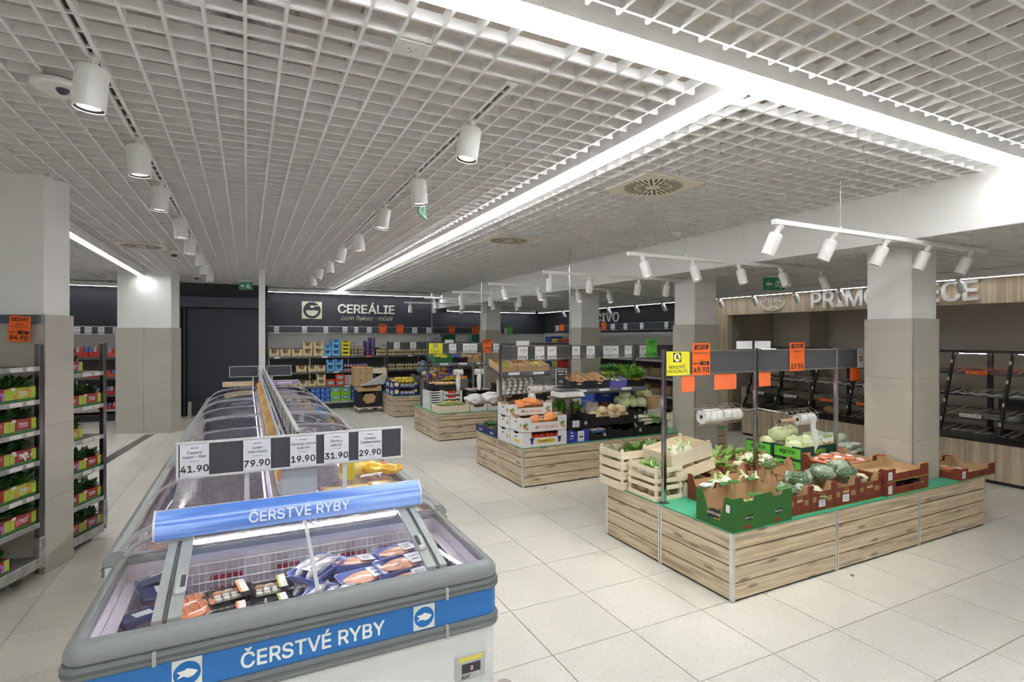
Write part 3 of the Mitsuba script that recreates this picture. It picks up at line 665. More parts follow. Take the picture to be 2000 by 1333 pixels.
    P.add('light_carrier', box(fx0 + .02, yr + .034, .885, fx1 - .02, yr + .06, .925), 'satin', (.16, .17, .20))
    # wire baskets
    w = (.80, .77, .84)
    P.add('wire_basket', wire_wall((X0 + .16, Y1 - .16), (X1 - .16, Y1 - .16), .43, .76, 46, 7), 'satin', w)
    P.add('wire_basket', wire_wall((X0 + .075, Y0 + .09), (X0 + .11, Y1 - .13), .43, .71, 26, 6), 'satin', w); P.add('wire_basket', wire_wall((X1 - .075, Y0 + .09), (X1 - .11, Y1 - .13), .43, .71, 26, 6), 'satin', w)
    P.add('basket_lip', box(X0 + .06, Y0 + .09, .71, X0 + .11, Y1 - .13, .714), 'satin', (.58, .55, .62)); P.add('basket_lip', box(X1 - .11, Y0 + .09, .71, X1 - .06, Y1 - .13, .714), 'satin', (.58, .55, .62))
    for x in (-.15, .62): P.add('divider', wire_wall((x, Y0 + .2), (x, Y1 - .17), .43, .62, 16, 3), 'satin', w)
    for x0, x1 in ((-.40, -.30), (-.17, -.02), (.14, .26), (.38, .62), (.70, .94)):
        for z in (.60, .66): P.add('label_strip', box(x0, Y1 - .138, z, x1, Y1 - .136, z + .026), 'satin', (.36, .03, .06), label='red label strip behind the wires')
    return P
stamp(head_freezer(), 'chest_freezer', 'grey and blue glass topped fish freezer with ČERSTVÉ RYBY lettering in the foreground', 'freezer')
one('corner_bumper', lathe([(.036, 0), (.042, .004), (.042, .21), (.036, .22), (0, .22)], 18), 'round steel bumper post at the bottom right corner of the fish freezer', 'bumper', 'metal', (.45, .42, .38), 40, M=at(1.125, 2.46, 0))

# blue lit sign over the fish freezer
def canopy(L, h, c0, c1, txt=None, glow=1.0, tilt=18, cell=0, tc=(.9, .93, 1.0)):
    """a gently bowed lit panel L long along x, facing -y and a little up"""
    P = Proto(); prof = []
    for i in range(9):
        t = i / 8; prof.append((-.035 * math.sin(math.pi * t) * .9 + .05 * t, h * t))
    prof = np.array(prof); back = np.array([(.075, h * .98), (.06, 0)])
    m = ext(sg.Polygon(np.vstack([prof, back])), L - .02, 'x')
    P.add('housing', tr(m, .01, .004, 0), 'satin', (.5, .52, .56))
    v = np.vstack([np.c_[np.full(9, 0.0), prof], np.c_[np.full(9, L), prof]]); i = np.arange(8)
    f = np.vstack([np.c_[i, i + 9, i + 10], np.c_[i, i + 10, i + 1]])
    P.add('panel', shape(trimesh.Trimesh(v, f, process=False), 'blue_sign', smooth=True, emitter=area([.03, .075, .19], .05)))
    for x in (0, L - .006): P.add('end_cap', tr(ext(sg.Polygon(np.vstack([prof, back])).buffer(.004), .008, 'x'), x, 0, 0), 'satin', (.72, .74, .76))
    if txt: P.add('lettering', tr(text(txt, h * .40, .001, True, sx=.95), L * .5, -.0325, h * .30), 'matt', tc)
    return P
def f_sign(p, n, uv):
    s = fbm(p.x * 1.2, p.z * 24.0, 3.0, 3)
    return mix((.04, .12, .42), (.34, .48, .86), smoothstep(.3, .7, s))
scene['m_blue_sign'] = prin(proc(f_sign), .2, spec=.6, clearcoat=.8)
k = stamp(canopy(1.285, .125, None, None, 'ČERSTVÉ RYBY'), 'freezer_sign', 'bowed light blue sign reading ČERSTVÉ RYBY on top of the fish freezer', 'sign', M=at(-.393, 3.10, .962))
for x, w in ((-.385, .15), (.745, .13)): scene[newkey(k + '__bracket')] = shape(bbox(x, 3.12, .938, x + w, 3.17, .968, .004), 'satin', (.50, .52, .54))
scene[newkey(k + '__hook')] = shape(tube([(.30, 3.11, .966), (.29, 3.08, .955), (.325, 3.05, .94), (.34, 3.08, .95), (.31, 3.11, .965)], .003, 6), 'metal', (.6, .6, .6))
# price rail across the back of the fish freezer
def framed_rail(x0, x1, y, z0, z1, label, posts=()):
    P = Proto()
    P.add('panel', box(x0 + .01, y - .006, z0 + .01, x1 - .01, y + .006, z1 - .01), 'satin', (.045, .05, .06))
    fr = (.60, .61, .62)
    for a, b, c, d in ((x0, x1, z0, z0 + .012), (x0, x1, z1 - .012, z1), (x0, x0 + .012, z0 + .012, z1 - .012), (x1 - .012, x1, z0 + .012, z1 - .012)):
        P.add('frame_bar', bbox(a, y - .011, c, b, y + .011, d, .002), 'satin', fr)
    for px in posts: P.add('support', box(px - .012, y + .0115, .93, px + .012, y + .03, z1 - .02), 'satin', (.6, .62, .63))
    return stamp(P, 'price_rail', label, 'price rail')
framed_rail(-.318, .83, 3.29, 1.20, 1.387, 'dark framed price rail with five fish price cards across the fish freezer', (.0, .5))
for cx, w, pr, nm, l in ((-0.237, 0.128, '41.90', 'salmon fillet', ('Čerstvý', 'losos - filet')), (0.049, 0.132, '79.90', 'sushi', ('Sushi', 'více druhů')), (0.277, 0.133, '19.90', 'rainbow trout', ('Čerstvý pstruh', 'duhový')), (0.452, 0.133, '31.90', 'trout', ('Čerstvý', 'pstruh')), (0.639, 0.134, '29.90', 'dark cod', ('Čerstvá', 'Treska tmavá'))):
    yy = 3.276
    P = Proto(); h = .165
    P.add('sheet', box(-w / 2, -.001, 0, w / 2, 0, h), 'matt', (.62, .64, .70))
    P.add('price', tr(text(pr, h * .20, bold=True, sx=min(1, w * .86 / (5 * h * .2 * .62))), 0, -.0011, h * .14), 'matt', INK)
    P.add('print', join([tr(text(t, h * .082, bold=False, sx=min(1, w * .9 / (len(t) * h * .082 * .6))), 0, -.0011, h * (.70 - .13 * i)) for i, t in enumerate(l)] + [box(-w * .14, -.0014, h * .87, w * .14, -.001, h * .89), box(-w * .18, -.0014, h * .47, w * .18, -.001, h * .48)]), 'matt', (.05, .05, .06))
    stamp(P, 'price_card', f'white price card {pr} for {nm} in the fish freezer price rail', 'price tag', 'fish price cards', at(cx, yy, 1.211))
one('card_holder', box(0.168, 3.325, 1.04, 0.354, 3.33, 1.195), 'pale grey blank panel hanging below the fish price rail', 'panel', 'satin', (.42, .44, .50))

# the double row behind: four units a side
RX, RYS, RL = .26, 3.50, 2.06
def row_unit(L):
    """local: x 0 = spine, outwards to -.92; y along the row"""
    P = Proto(); Xo, Xi = -.905, -.115
    P.add('kick_plate', box(Xo + .06, .02, 0, Xi, L - .02, .07), 'satin', (.10, .10, .11))
    P.add('body', bbox(Xo, .003, .06, Xi, L - .003, .42, .004), 'satin', (.72, .73, .72)); 
    P.add('body_side', box(Xo, .003, .42, Xo + .08, L - .003, .735), 'satin', (.72, .73, .72))
    prof = sg.Polygon([(Xo, .74), (Xo - .012, .755), (Xo - .01, .775), (Xo + .005, .798), (Xo + .03, .812), (Xo + .07, .815), (Xo + .085, .80), (Xo + .085, .74)])
    P.add('rim', tr(ext(prof, L - .004, 'y'), 0, .002, 0), 'satin', (.26, .28, .285), label='grey rim')
    for z0, z1 in ((.685, .735), (.50, .56)):
        P.add('bumper_rail', tr(ext(sg.Polygon([(Xo, z0), (Xo - .018, z0 + .008), (Xo - .011, (z0 + z1) / 2), (Xo - .018, z1 - .008), (Xo, z1)]), L - .004, 'y'), 0, .002, 0), 'satin', GREY)
    P.add('spine', box(Xi, .003, .42, -.002, L - .003, .93), 'satin', (.50, .52, .53))
    P.add('inner_wall', box(Xi - .012, .01, .421, Xi - .001, L - .01, .85), 'satin', (.40, .37, .44)); 
    for y in (.004, L - .02): P.add('end_wall', box(Xo + .08, y, .421, Xi - .012, y + .016, .79), 'satin', (.55, .52, .6))
    path = np.array([(Xo + .07, .817), (Xo + .105, .858), (Xo + .16, .893), (Xo + .24, .922), (Xo + .36, .940), (Xo + .55, .952), (Xi, .955)])
    for y in (.0, L - .03): P.add('end_frame', tr(sweep_rect(path + [0, .006], .03, .02), 0, y, 0), 'satin', (.40, .42, .43))
    P.add('lid_bar', tr(sweep_rect(path + [0, .003], .012, .012), 0, L / 2 - .006, 0), 'satin', (.42, .44, .45))
    P.add('end_plate', tr(bbox(-.30, 0, .952, -.12, .045, .972, .003), 0, L - .06, 0), 'satin', (.36, .44, .50))
    for a, b in ((.03, L / 2 - .006), (L / 2 + .006, L - .03)): P.add('lid_pane', sheet(path, a, b), 'pane', smooth=True)
    w = (.50, .46, .56)
    for y in (.06, L / 2, L - .06): P.add('wire_basket', wire_wall((Xo + .10, y), (Xi - .03, y), .44, .70, 16, 5), 'satin', w)
    P.add('wire_basket', wire_wall((Xo + .10, .06), (Xo + .10, L - .06), .44, .72, 40, 5), 'satin', w)
    P.add('floor_pan', box(Xo + .08, .02, .421, Xi - .012, L - .02, .43), 'satin', (.42, .39, .47))
    return P
RU = row_unit(RL)
for s, nm in ((0, 'left'), (1, 'right')):
    for i in range(4):
        M = at(RX - .002, RYS + i * RL, 0) if s == 0 else at(RX + .002, RYS + (i + 1) * RL, 0, 180)
        stamp(RU, 'chest_freezer', f'glass topped chest freezer, {ORD[i]} behind the fish freezer in the {nm} row', 'freezer', 'freezers of the double row', M)
for s in (-1, 1):
    one('freezer_light', shape(box(-.005, 0, .885, .005, 4 * RL - .2, .893), 'white', emitter=area([v * 1.3 for v in LILAC], 1.5)), f'thin strip light inside the {"left" if s < 0 else "right"} freezer row', 'light strip', M=at(RX + s * .155, RYS + .1, 0))
# lit headers along the spine, orange left and red right
def f_orange(p, n, uv):
    return mix((.80, .36, .05), (.95, .66, .22), smoothstep(.35, .7, fbm(p.y * 2.5, p.z * 9, 1.0, 3)))
scene['m_orange_sign'] = prin(proc(f_orange), .2, spec=.6, clearcoat=.8)
L = 4 * RL - .35
P = canopy(L, .125, None, None); P.items = [it for it in P.items if it[0] != 'panel']
prof = np.array([(-.035 * math.sin(math.pi * i / 8) * .9 + .05 * i / 8, .125 * i / 8) for i in range(9)])
v = np.vstack([np.c_[np.zeros(9), prof], np.c_[np.full(9, L), prof]]); i = np.arange(8)
pm = trimesh.Trimesh(v, np.vstack([np.c_[i, i + 9, i + 10], np.c_[i, i + 10, i + 1]]), process=False)
P.add('panel', pm, 'orange_sign', smooth=True)
for q in range(5):
    y = .35 + q * 1.6
    P.add('emblem', join([box(y - .07, -.0345, .035, y + .07, -.033, .09), box(y + .12, -.0345, .05, y + .4, -.033, .078)]), 'matt', (.9, .88, .82))
stamp(P, 'freezer_header', 'long glowing orange header with white emblems along the left of the freezer spine', 'sign', M=at(RX - .085, RYS + .15 + L, .975, -90))
P2 = Proto(); P2.items = [it for it in P.items if it[0].startswith(('housing', 'end_cap'))]
P2.add('panel', pm, 'satin', (.62, .06, .06), True)
stamp(P2, 'freezer_header', 'long red header along the right of the freezer spine', 'sign', M=at(RX + .085, RYS + .15, .975, 90))
# price rail along the spine with cards on both sides
P = Proto(); y0, y1 = 3.42, 11.36
for z0, z1 in ((1.375, 1.39), (1.18, 1.194)): P.add('rail_edge', bbox(RX - .012, y0, z0, RX + .012, y1, z1, .002), 'satin', (.60, .61, .62))
P.add('panel', box(RX - .006, y0, 1.193, RX + .006, y1, 1.376), 'satin', (.055, .06, .07))
for q in range(5): P.add('support', box(RX - .01, y0 + .1 + q * 1.9, .94, RX + .01, y0 + .13 + q * 1.9, 1.18), 'satin', (.6, .62, .63))
stamp(P, 'price_rail', 'long dark price rail running lengthwise above the freezer row', 'price rail')
CS = {}
q = 0; y = y0 + .05
SP = [card_proto('w', p_, .075, .175) for p_ in ('39.90', '54.90', '89.90', '44.90', '27.90')]
while y < y1 - .1:
    for s in (1, -1):
        stamp(SP[(q * 3 + (s > 0)) % 5], 'price_card', 'white price card in the long rail above the freezer row', 'price tag', 'price cards of the long freezer rail', at(RX + s * .0075, y, 1.197, 90 if s > 0 else -90))
    q += 1; y += (.13, .19, .12, .24, .16)[q % 5]
# far end of the row: white pole, crosswise framed boards, header ends
one('support_pole', box(.205, 11.80, 0, .315, 11.91, ZC - .005), 'tall white square pole from floor to ceiling at the far end of the freezer row', 'pole', 'white')
framed_rail(-.285, .19, 11.40, 1.185, 1.385, 'left empty dark framed board at the far end of the freezer row', (.1,))
framed_rail(.33, .755, 11.40, 1.185, 1.385, 'right empty dark framed board at the far end of the freezer row', (.42,))
for x0, x1, c, t in ((-.40, .12, (.85, .62, .22), 'glowing yellow end sign on the left freezer row'), (.42, .90, (.42, .33, .58), 'glowing violet end sign on the right freezer row')):
    P = Proto(); P.add('housing', bbox(x0, 11.64, .99, x1, 11.69, 1.085, .004), 'satin', (.8, .8, .78)); P.add('panel', box(x0 + .01, 11.636, 1.0, x1 - .01, 11.64, 1.072), 'satin', c)
    P.add('lettering', box(x0 + .1, 11.634, 1.025, x1 - .12, 11.6355, 1.05), 'matt', (.9, .9, .88)); P.add('leg', box(x0 + .2, 11.66, .955, x0 + .215, 11.675, .99), 'satin', (.6, .6, .6)); P.add('leg', box(x1 - .215, 11.66, .955, x1 - .2, 11.675, .99), 'satin', (.6, .6, .6))
    stamp(P, 'freezer_sign', t, 'sign')
# ------------------------------------------------------------------ crates, cartons and what lies in them
CARD = (.46, .315, .175)
def wallprof(kind, L, h):
    q = lambda *a: sg.Polygon([(x * L, z * h) for x, z in a])
    if kind == 'dip': return q((0, 0), (1, 0), (1, 1), (.86, 1), (.76, .58), (.24, .58), (.14, 1), (0, 1))
    if kind == 'cut': return q((0, 0), (1, 0), (1, 1), (.82, 1), (.68, .45), (.30, .45), (.20, 1), (0, 1))
    if kind == 'notch': return q((0, 0), (1, 0), (1, 1), (.70, 1), (.66, .86), (.34, .86), (.30, 1), (0, 1))
    if kind == 'step': return q((0, 0), (1, 0), (1, 1), (.88, 1), (.88, .72), (.12, .72), (.12, 1), (0, 1))
    if kind == 'win': return q((0, 0), (1, 0), (1, 1), (.80, 1), (.80, .62), (.20, .62), (.20, 1), (0, 1))
    if kind == 'low': return q((0, 0), (1, 0), (1, .55), (0, .55))
    return q((0, 0), (1, 0), (1, 1), (0, 1))
def carton(w, d, h, col, front='dip', side='full', back=None, hole=False, lining=None, fold=None):
    P = Proto(); t = .004; back = back or front
    def skin(kind, L, off, dep, c, name, axis, pos, holed):
        g = wallprof(kind, L, h)
        if holed: g = g.difference(sg.box(L * .40, h * .60, L * .60, h * .70).buffer(.004))
        m = ext(g, dep, axis)
        P.add(name, tr(m, *pos), *(('card', None) if c is None else ('matt', c)))
    skin(front, w, 0, t, col, 'panel', 'y', (0, 0, 0), hole); skin(back, w, 0, t, col, 'panel', 'y', (0, d - t, 0), hole)
    skin(side, d - 2 * t, 0, t, col, 'panel', 'x', (0, t, 0), hole); skin(side, d - 2 * t, 0, t, col, 'panel', 'x', (w - t, t, 0), hole)
    skin(front, w - 2 * t, 0, .003, lining, 'lining', 'y', (t, t, 0), hole); skin(back, w - 2 * t, 0, .003, lining, 'lining', 'y', (t, d - t - .003, 0), hole)
    skin(side, d - 2 * t - .006, 0, .003, lining, 'lining', 'x', (t, t + .003, 0), hole); skin(side, d - 2 * t - .006, 0, .003, lining, 'lining', 'x', (w - t - .003, t + .003, 0), hole)
    P.add('base', box(t, t, .002, w - t, d - t, .006), *(('card',) if lining is None else ('matt', lining)))
    if fold:      # folded rim along the two long edges
        for y0 in (0, d - .012): P.add('rim_fold', bbox(.0, y0, h - .006, w * .13, y0 + .012, h + .002, .001), 'matt', fold); P.add('rim_fold', bbox(w * .87, y0, h - .006, w, y0 + .012, h + .002, .001), 'matt', fold)
    return P
def slat_crate(w, d, h, rows=2, post=.024, gap=.022):
    P = Proto(); sh = (h - gap * (rows - 1)) / rows; t = .006
    for r in range(rows):
        z0 = r * (sh + gap); z1 = z0 + sh
        for y in (0, d - t): P.add('slat', bbox(0, y, z0, w, y + t, z1, .001), 'crate')
        for x in (t + .0005 - .006, w - t): P.add('slat', bbox(max(x, 0), t + .0005, z0, max(x, 0) + t, d - t - .0005, z1, .001), 'crate')
    for x in (t, w - t - post):
        for y in (t, d - t - post): P.add('post', bbox(x, y, 0, x + post, y + post, h + .022, .002), 'crate')
    for k in range(5):
        x = t + post + (w - 2 * t - 2 * post) * k / 5; P.add('base_slat', box(x, t, .002, x + (w - 2 * t - 2 * post) / 5 - .008, d - t, .007), 'crate')
    return P
def plastic_tray(w, d, h, col, front='step', logo=(.55, .56, .55)):
    P = carton(w, d, h, col, front, 'full', lining=tuple(.8 * v for v in col), hole=True)
    if logo:
        for x in (w - .05,): P.add('logo', join([box(x - .016, -.001, h * .35, x - .004, 0, h * .60), box(x - .001, -.001, h * .35, x + .012, 0, h * .66), box(x + .015, -.001, h * .35, x + .024, 0, h * .58)]), 'matt', logo)
        P.add('logo', join([box(-.001, .03, h * .35, 0, .045, h * .6), box(-.001, .05, h * .35, 0, .066, h * .66)]), 'matt', logo)
    return P
def label_on(P, x, z, w, h, c=(.72, .72, .74), y=-.0008, name='label'):
    P.add(name, join([box(x, y, z, x + w, 0, z + h)]), 'matt', c)
    P.add('print', join([box(x + w * .15, y - .0004, z + h * k, x + w * .85, y, z + h * (k + .07)) for k in (.2, .4, .6, .78)]), 'matt', (.25, .27, .33))

# ---- produce, each built once
def leafy(n, r, h, cols, seed, wid=.03, ln=.12, spread=1.0):
    """a bunch of bent leaves rising from the origin"""
    R = random.Random(seed); ms = [[] for _ in cols]
    for i in range(n):
        a, e = R.uniform(0, 2 * math.pi), R.uniform(.25, 1.0) * spread; L = ln * R.uniform(.7, 1.2); w = wid * R.uniform(.7, 1.2)
        pts = []
        for k in range(5):
            t = k / 4; out = L * (t * math.sin(e) + .25 * t * t); up = L * t * math.cos(e) - .22 * L * t * t * math.sin(e)
            pts.append((out, up))
        v = []
        for k, (o, u) in enumerate(pts):
            ww = w * (.25, .8, 1, .75, .1)[k] / 2
            v += [(o, -ww, u + .12 * ww), (o, ww, u + .12 * ww)]
        f = []
        for k in range(4): f += [(2 * k, 2 * k + 2, 2 * k + 3), (2 * k, 2 * k + 3, 2 * k + 1)]
        b = R.uniform(0, r); m = trimesh.Trimesh(np.array(v), np.array(f), process=False)
        ms[R.randrange(len(cols))].append(tr(m, b * math.cos(a), b * math.sin(a), h * R.random(), math.degrees(a)))
    return [(join(m), c) for m, c in zip(ms, cols) if m]
def fruit(sx, sy, sz, c, amp=.05, freq=1.5, seed=0, sub=2, m='gloss', stem=None):
    P = Proto(); P.add('', lump(sub, sx, sy, sz, amp, freq, seed), m, c, True)
    if stem: P.add('stem', tr(cyl(.004, sz * .35, 6), 0, 0, sz * .9), 'matt', stem)
    return P
LEMON = fruit(.042, .033, .033, (.72, .58, .06), .06, 1.6, 1); LEMON.add('tip', tr(ball(.008, 1), .042, 0, 0), 'gloss', (.66, .52, .06))
ORNG = fruit(.037, .037, .036, (.82, .31, .03), .03, 4, 2); PEACH = fruit(.034, .034, .032, (.80, .50, .24), .05, 1.5, 3); TOMATO = fruit(.036, .036, .030, (.70, .07, .03), .04, 1.4, 4, stem=(.10, .22, .05))
POTATO = fruit(.06, .042, .04, (.42, .28, .13), .14, 1.4, 5, m='matt'); MANGO = fruit(.062, .045, .042, (.42, .34, .08), .08, 1.2, 6, stem=(.2, .12, .05)); PEAR = fruit(.045, .036, .036, (.58, .57, .18), .12, 1.1, 7, stem=(.2, .14, .06))
CELERIAC = Proto(); CELERIAC.add('', lump(3, .072, .068, .062, .22, 2.6, 8), 'matt', (.62, .49, .29), True); CELERIAC.add('root', lump(2, .03, .03, .035, .35, 3.5, 9).apply_translation([.05, .02, -.04]), 'matt', (.52, .39, .22), True)
GARLIC = fruit(.034, .034, .036, (.66, .56, .50), .08, 2, 10, m='matt'); GARLIC.add('stalk', tr(cyl(.007, .02, 8, r2=.003), 0, 0, .03), 'matt', (.6, .52, .42))
def cabbage(r, c1, c2, seed, n=9):
    P = Proto(); P.add('', lump(3, r, r, r * .88, .05, 2, seed), 'leaf', c1, True)
    R = random.Random(seed)
    for k in range(n):       # outer leaves wrap the head
        u = np.linspace(-1, 1, 9); th, ph = np.meshgrid(u * .85, np.linspace(0, 1.5, 8), indexing='ij')
        rr = r * (1.02 + .03 * (k % 3) + .03 * np.sin(9 * th + k) * ph / 1.5)
        x = rr * np.cos(th * .95) * np.cos(ph * .9 - .55); y = rr * np.sin(th * .95); z = rr * .92 * np.sin(ph * .9 - .55)
        v = np.stack([x, y, z], -1).reshape(-1, 3); i, j = np.meshgrid(np.arange(8), np.arange(7), indexing='ij'); a = i * 8 + j
        f = np.vstack([np.stack([a, a + 8, a + 9], -1).reshape(-1, 3), np.stack([a, a + 9, a + 1], -1).reshape(-1, 3)])
        t = R.uniform(.2, .9); c = tuple(c1[q] * (1 - t) + c2[q] * t for q in range(3))
        P.add('leaf', tr(trimesh.Trimesh(v, f, process=False), rz=k * 360 / n + R.uniform(-12, 12), rx=R.uniform(-12, 12)), 'leaf', c, True)
    return P
ICEBERG, CABBAGE, CHINESE = cabbage(.10, (.66, .72, .44), (.46, .60, .24), 11), cabbage(.085, (.74, .77, .52), (.62, .70, .36), 12, 6), cabbage(.075, (.76, .76, .48), (.72, .70, .22), 13, 7)
def cauli(r, seed, film=False, c=(.74, .68, .52)):
    P = Proto(); R = random.Random(seed); ms = [lump(2, r * .8, r * .8, r * .6, .1, 2, seed)]
    for k in range(34):
        a, e = R.uniform(0, 6.28), R.uniform(.1, 1.45); q = r * .74
        ms.append(tr(lump(1, r * .21, r * .21, r * .2, .2, 3, k), q * math.cos(a) * math.cos(e), q * math.sin(a) * math.cos(e), q * math.sin(e) * .8))
    P.add('', join(ms), 'film' if film else 'matt', c, True)
    for i, (m, c2) in enumerate(leafy(10, r * .5, .0, [(.22, .36, .08), (.34, .46, .14)], seed, r * .8, r * 1.3, 1.5)): P.add('leaf', tr(m, 0, 0, -r * .35), 'leaf', c2)
    return P
CAULI = cauli(.075, 14); BROCC = cauli(.07, 15, True, (.10, .20, .06)); BROCC.items = BROCC.items[:1]
BROCC.add('stem', tr(cyl(.022, .08, 10, r2=.026), 0, 0, -.09), 'film', (.35, .44, .2), True)
def film_over(P, r, seed, c=(.55, .60, .55)):
    """the twisted end of a cling film wrap"""
    R = random.Random(seed); v = [(0, 0, 0)]; f = []
    for k in range(10):
        a = k * .628; q = r * R.uniform(.6, 1.0); v.append((q * math.cos(a), q * math.sin(a), .05 + .03 * R.random()))
    for k in range(10): f.append((0, 1 + k, 1 + (k + 1) % 10))
    P.add('film', trimesh.Trimesh(np.array(v), np.array(f), process=False), 'film', c)
film_over(BROCC, .04, 3)
BROCC2 = cauli(.10, 16, True, (.085, .15, .075)); BROCC2.items = BROCC2.items[:1]
BROCC2.add('film', tr(lump(3, .05, .045, .05, .4, 3, 17), .06, -.03, -.06), 'film', (.48, .55, .46), True); BROCC2.add('film', tr(lump(2, .085, .03, .06, .3, 3, 18), -.01, .05, .03), 'film', (.28, .36, .26), True)
FENNEL = Proto(); FENNEL.add('', lump(2, .05, .045, .045, .12, 1.6, 18), 'leaf', (.72, .74, .60), True)
for a in (-25, 20): FENNEL.add('stalk', tr(cyl(.014, .06, 8, r2=.010), .0, 0, .03, rx=60 + a, rz=a * 3), 'leaf', (.48, .60, .28), True)
ZUCCH = Proto(); ZUCCH.add('', tube([(-.10, 0, 0), (-.09, 0, .002), (0, 0, .012), (.085, 0, .004), (.10, 0, 0)], [.004, .02, .022, .02, .008], 9), 'gloss', (.05, .10, .05), True); ZUCCH.add('stem', tube([(.10, 0, 0), (.125, 0, .004)], [.009, .007], 6), 'matt', (.25, .33, .14))
LEEK = Proto(); LEEK.add('', tube([(-.26, 0, 0), (-.24, 0, 0), (-.05, 0, .004), (.02, 0, .006)], [.012, .017, .017, .018], 10), 'leaf', (.70, .72, .52), True); LEEK.add('green', join([tube([(.0, 0, .004), (.10, .006 * s, .008), (.22, .03 * s, .0)], [.017, .016, .006], 6) for s in (-1, 0, 1)]), 'leaf', (.16, .30, .10), True); LEEK.add('root', tr(lump(1, .012, .014, .014, .4, 4, 1), -.265, 0, 0), 'matt', (.5, .42, .3))
CORN = Proto(); CORN.add('', tube([(-.11, 0, 0), (-.09, 0, .004), (0, 0, .01), (.08, 0, .006), (.11, 0, 0)], [.012, .024, .028, .022, .006], 9), 'leaf', (.20, .34, .08), True); CORN.add('husk', join([tube([(-.06, .012 * s, .018), (.05, .02 * s, .028), (.16, .035 * s, .015)], [.012, .014, .002], 5) for s in (-1, 1)]), 'leaf', (.30, .44, .14), True)
CARROTBAG = Proto(); CARROTBAG.add('', lump(3, .105, .065, .045, .14, 2.2, 20), 'film', (.80, .27, .08), True); CARROTBAG.add('bag_end', tr(lump(2, .03, .05, .012, .3, 3, 21), .115, 0, .0), 'film', (.70, .55, .48), True)
BANANA = Proto()
for k in range(6): BANANA.add('finger', tr(tube([(math.sin(t) * .085, 0, -math.cos(t) * .085 + .085) for t in np.linspace(-.1, 1.5, 8)], [.006, .015, .017, .018, .018, .017, .014, .005], 7), 0, -.045 + .018 * k, 0, rz=-14 + 6 * k), 'leaf', (.75, .58, .08), True)
EGGPL = Proto(); EGGPL.add('', tube([(-.09, 0, 0), (-.07, 0, 0), (0, 0, .004), (.07, 0, .004), (.10, 0, 0)], [.01, .036, .04, .026, .01], 10), 'gloss', (.02, .008, .02), True); EGGPL.add('cap', tube([(.09, 0, 0), (.125, 0, .01)], [.016, .006], 7), 'leaf', (.15, .25, .08))
MUSH = Proto(); MUSH.add('', box(-.07, -.05, 0, .07, .05, .035), 'satin', (.05, .12, .30)); MUSH.add('cap', join([tr(lump(1, .018, .018, .014, .1, 2, k), -.045 + .03 * (k % 4), -.025 + .03 * (k // 4), .04) for k in range(8)]), 'film', (.70, .60, .52), True)
def packet(w, d, h, c, band=None, seed=1, m='film'):
    P = Proto(); P.add('', lump(3, w / 2, d / 2, h / 2, .16, 2.6, seed), m, c, True)
    if band: P.add('label', tr(lump(2, w * .2, d * .3, h * .08, .05, 2, seed), 0, 0, h * .47), 'satin', band, True)
    return P
SALADBAG = packet(.24, .17, .07, (.50, .60, .44), (.55, .63, .60), 30); SALADBAG2 = packet(.24, .17, .07, (.66, .68, .66), (.30, .42, .16), 31); TOMBAG = packet(.17, .12, .05, (.62, .22, .12), (.72, .70, .68), 32); ONIONBAG = packet(.20, .15, .12, (.55, .24, .14), None, 33); NETBAG = packet(.17, .14, .12, (.80, .42, .06), (.16, .08, .36), 34); PURPLE = packet(.17, .14, .12, (.13, .07, .32), (.75, .42, .08), 35)
GARLICNET = packet(.14, .1, .06, (.62, .52, .42), None, 36); MEATBAG = packet(.18, .13, .05, (.66, .42, .38), (.75, .74, .72), 37)
def herb(seed, pot=(.62, .52, .05), col=((.20, .42, .06), (.12, .30, .05), (.32, .52, .10)), n=60, ln=.13):
    P = Proto(); P.add('pot', lathe([(0, 0), (.035, 0), (.05, .085), (.047, .085), (.04, .07), (0, .07)], 14), 'satin', pot, 40)
    for m, c in leafy(n, .03, .02, list(col), seed, .032, ln): P.add('leaf_mass', tr(m, 0, 0, .075), 'leaf', c, kind='stuff')
    return P
HERB, DILL = herb(40), herb(41, (.6, .5, .06), ((.08, .22, .08), (.12, .28, .10)), 110, .11)
GREENS = Proto()
for m, c in leafy(46, .06, .05, [(.20, .36, .07), (.32, .48, .12), (.12, .25, .06)], 42, .05, .16, 1.3): GREENS.add('leaf', m, 'leaf', c, kind='stuff')
def pile(P, name, cat, label, group, spots, seed=0, jit=.006, rz=True, tilt=12, s=(.9, 1.1)):
    R = random.Random(seed)
    for (x, y, z) in spots:
        stamp(P, name, label, cat, group, at(x + R.uniform(-jit, jit), y + R.uniform(-jit, jit), z, R.uniform(0, 360) if rz is True else rz + R.uniform(-8, 8), R.uniform(-tilt, tilt), R.uniform(-tilt, tilt), R.uniform(*s)))
def grid(x0, x1, y0, y1, z, nx, ny, dz=0): return [(x0 + (x1 - x0) * (i + .5) / nx, y0 + (y1 - y0) * (j + .5) / ny, z + dz * j) for j in range(ny) for i in range(nx)]
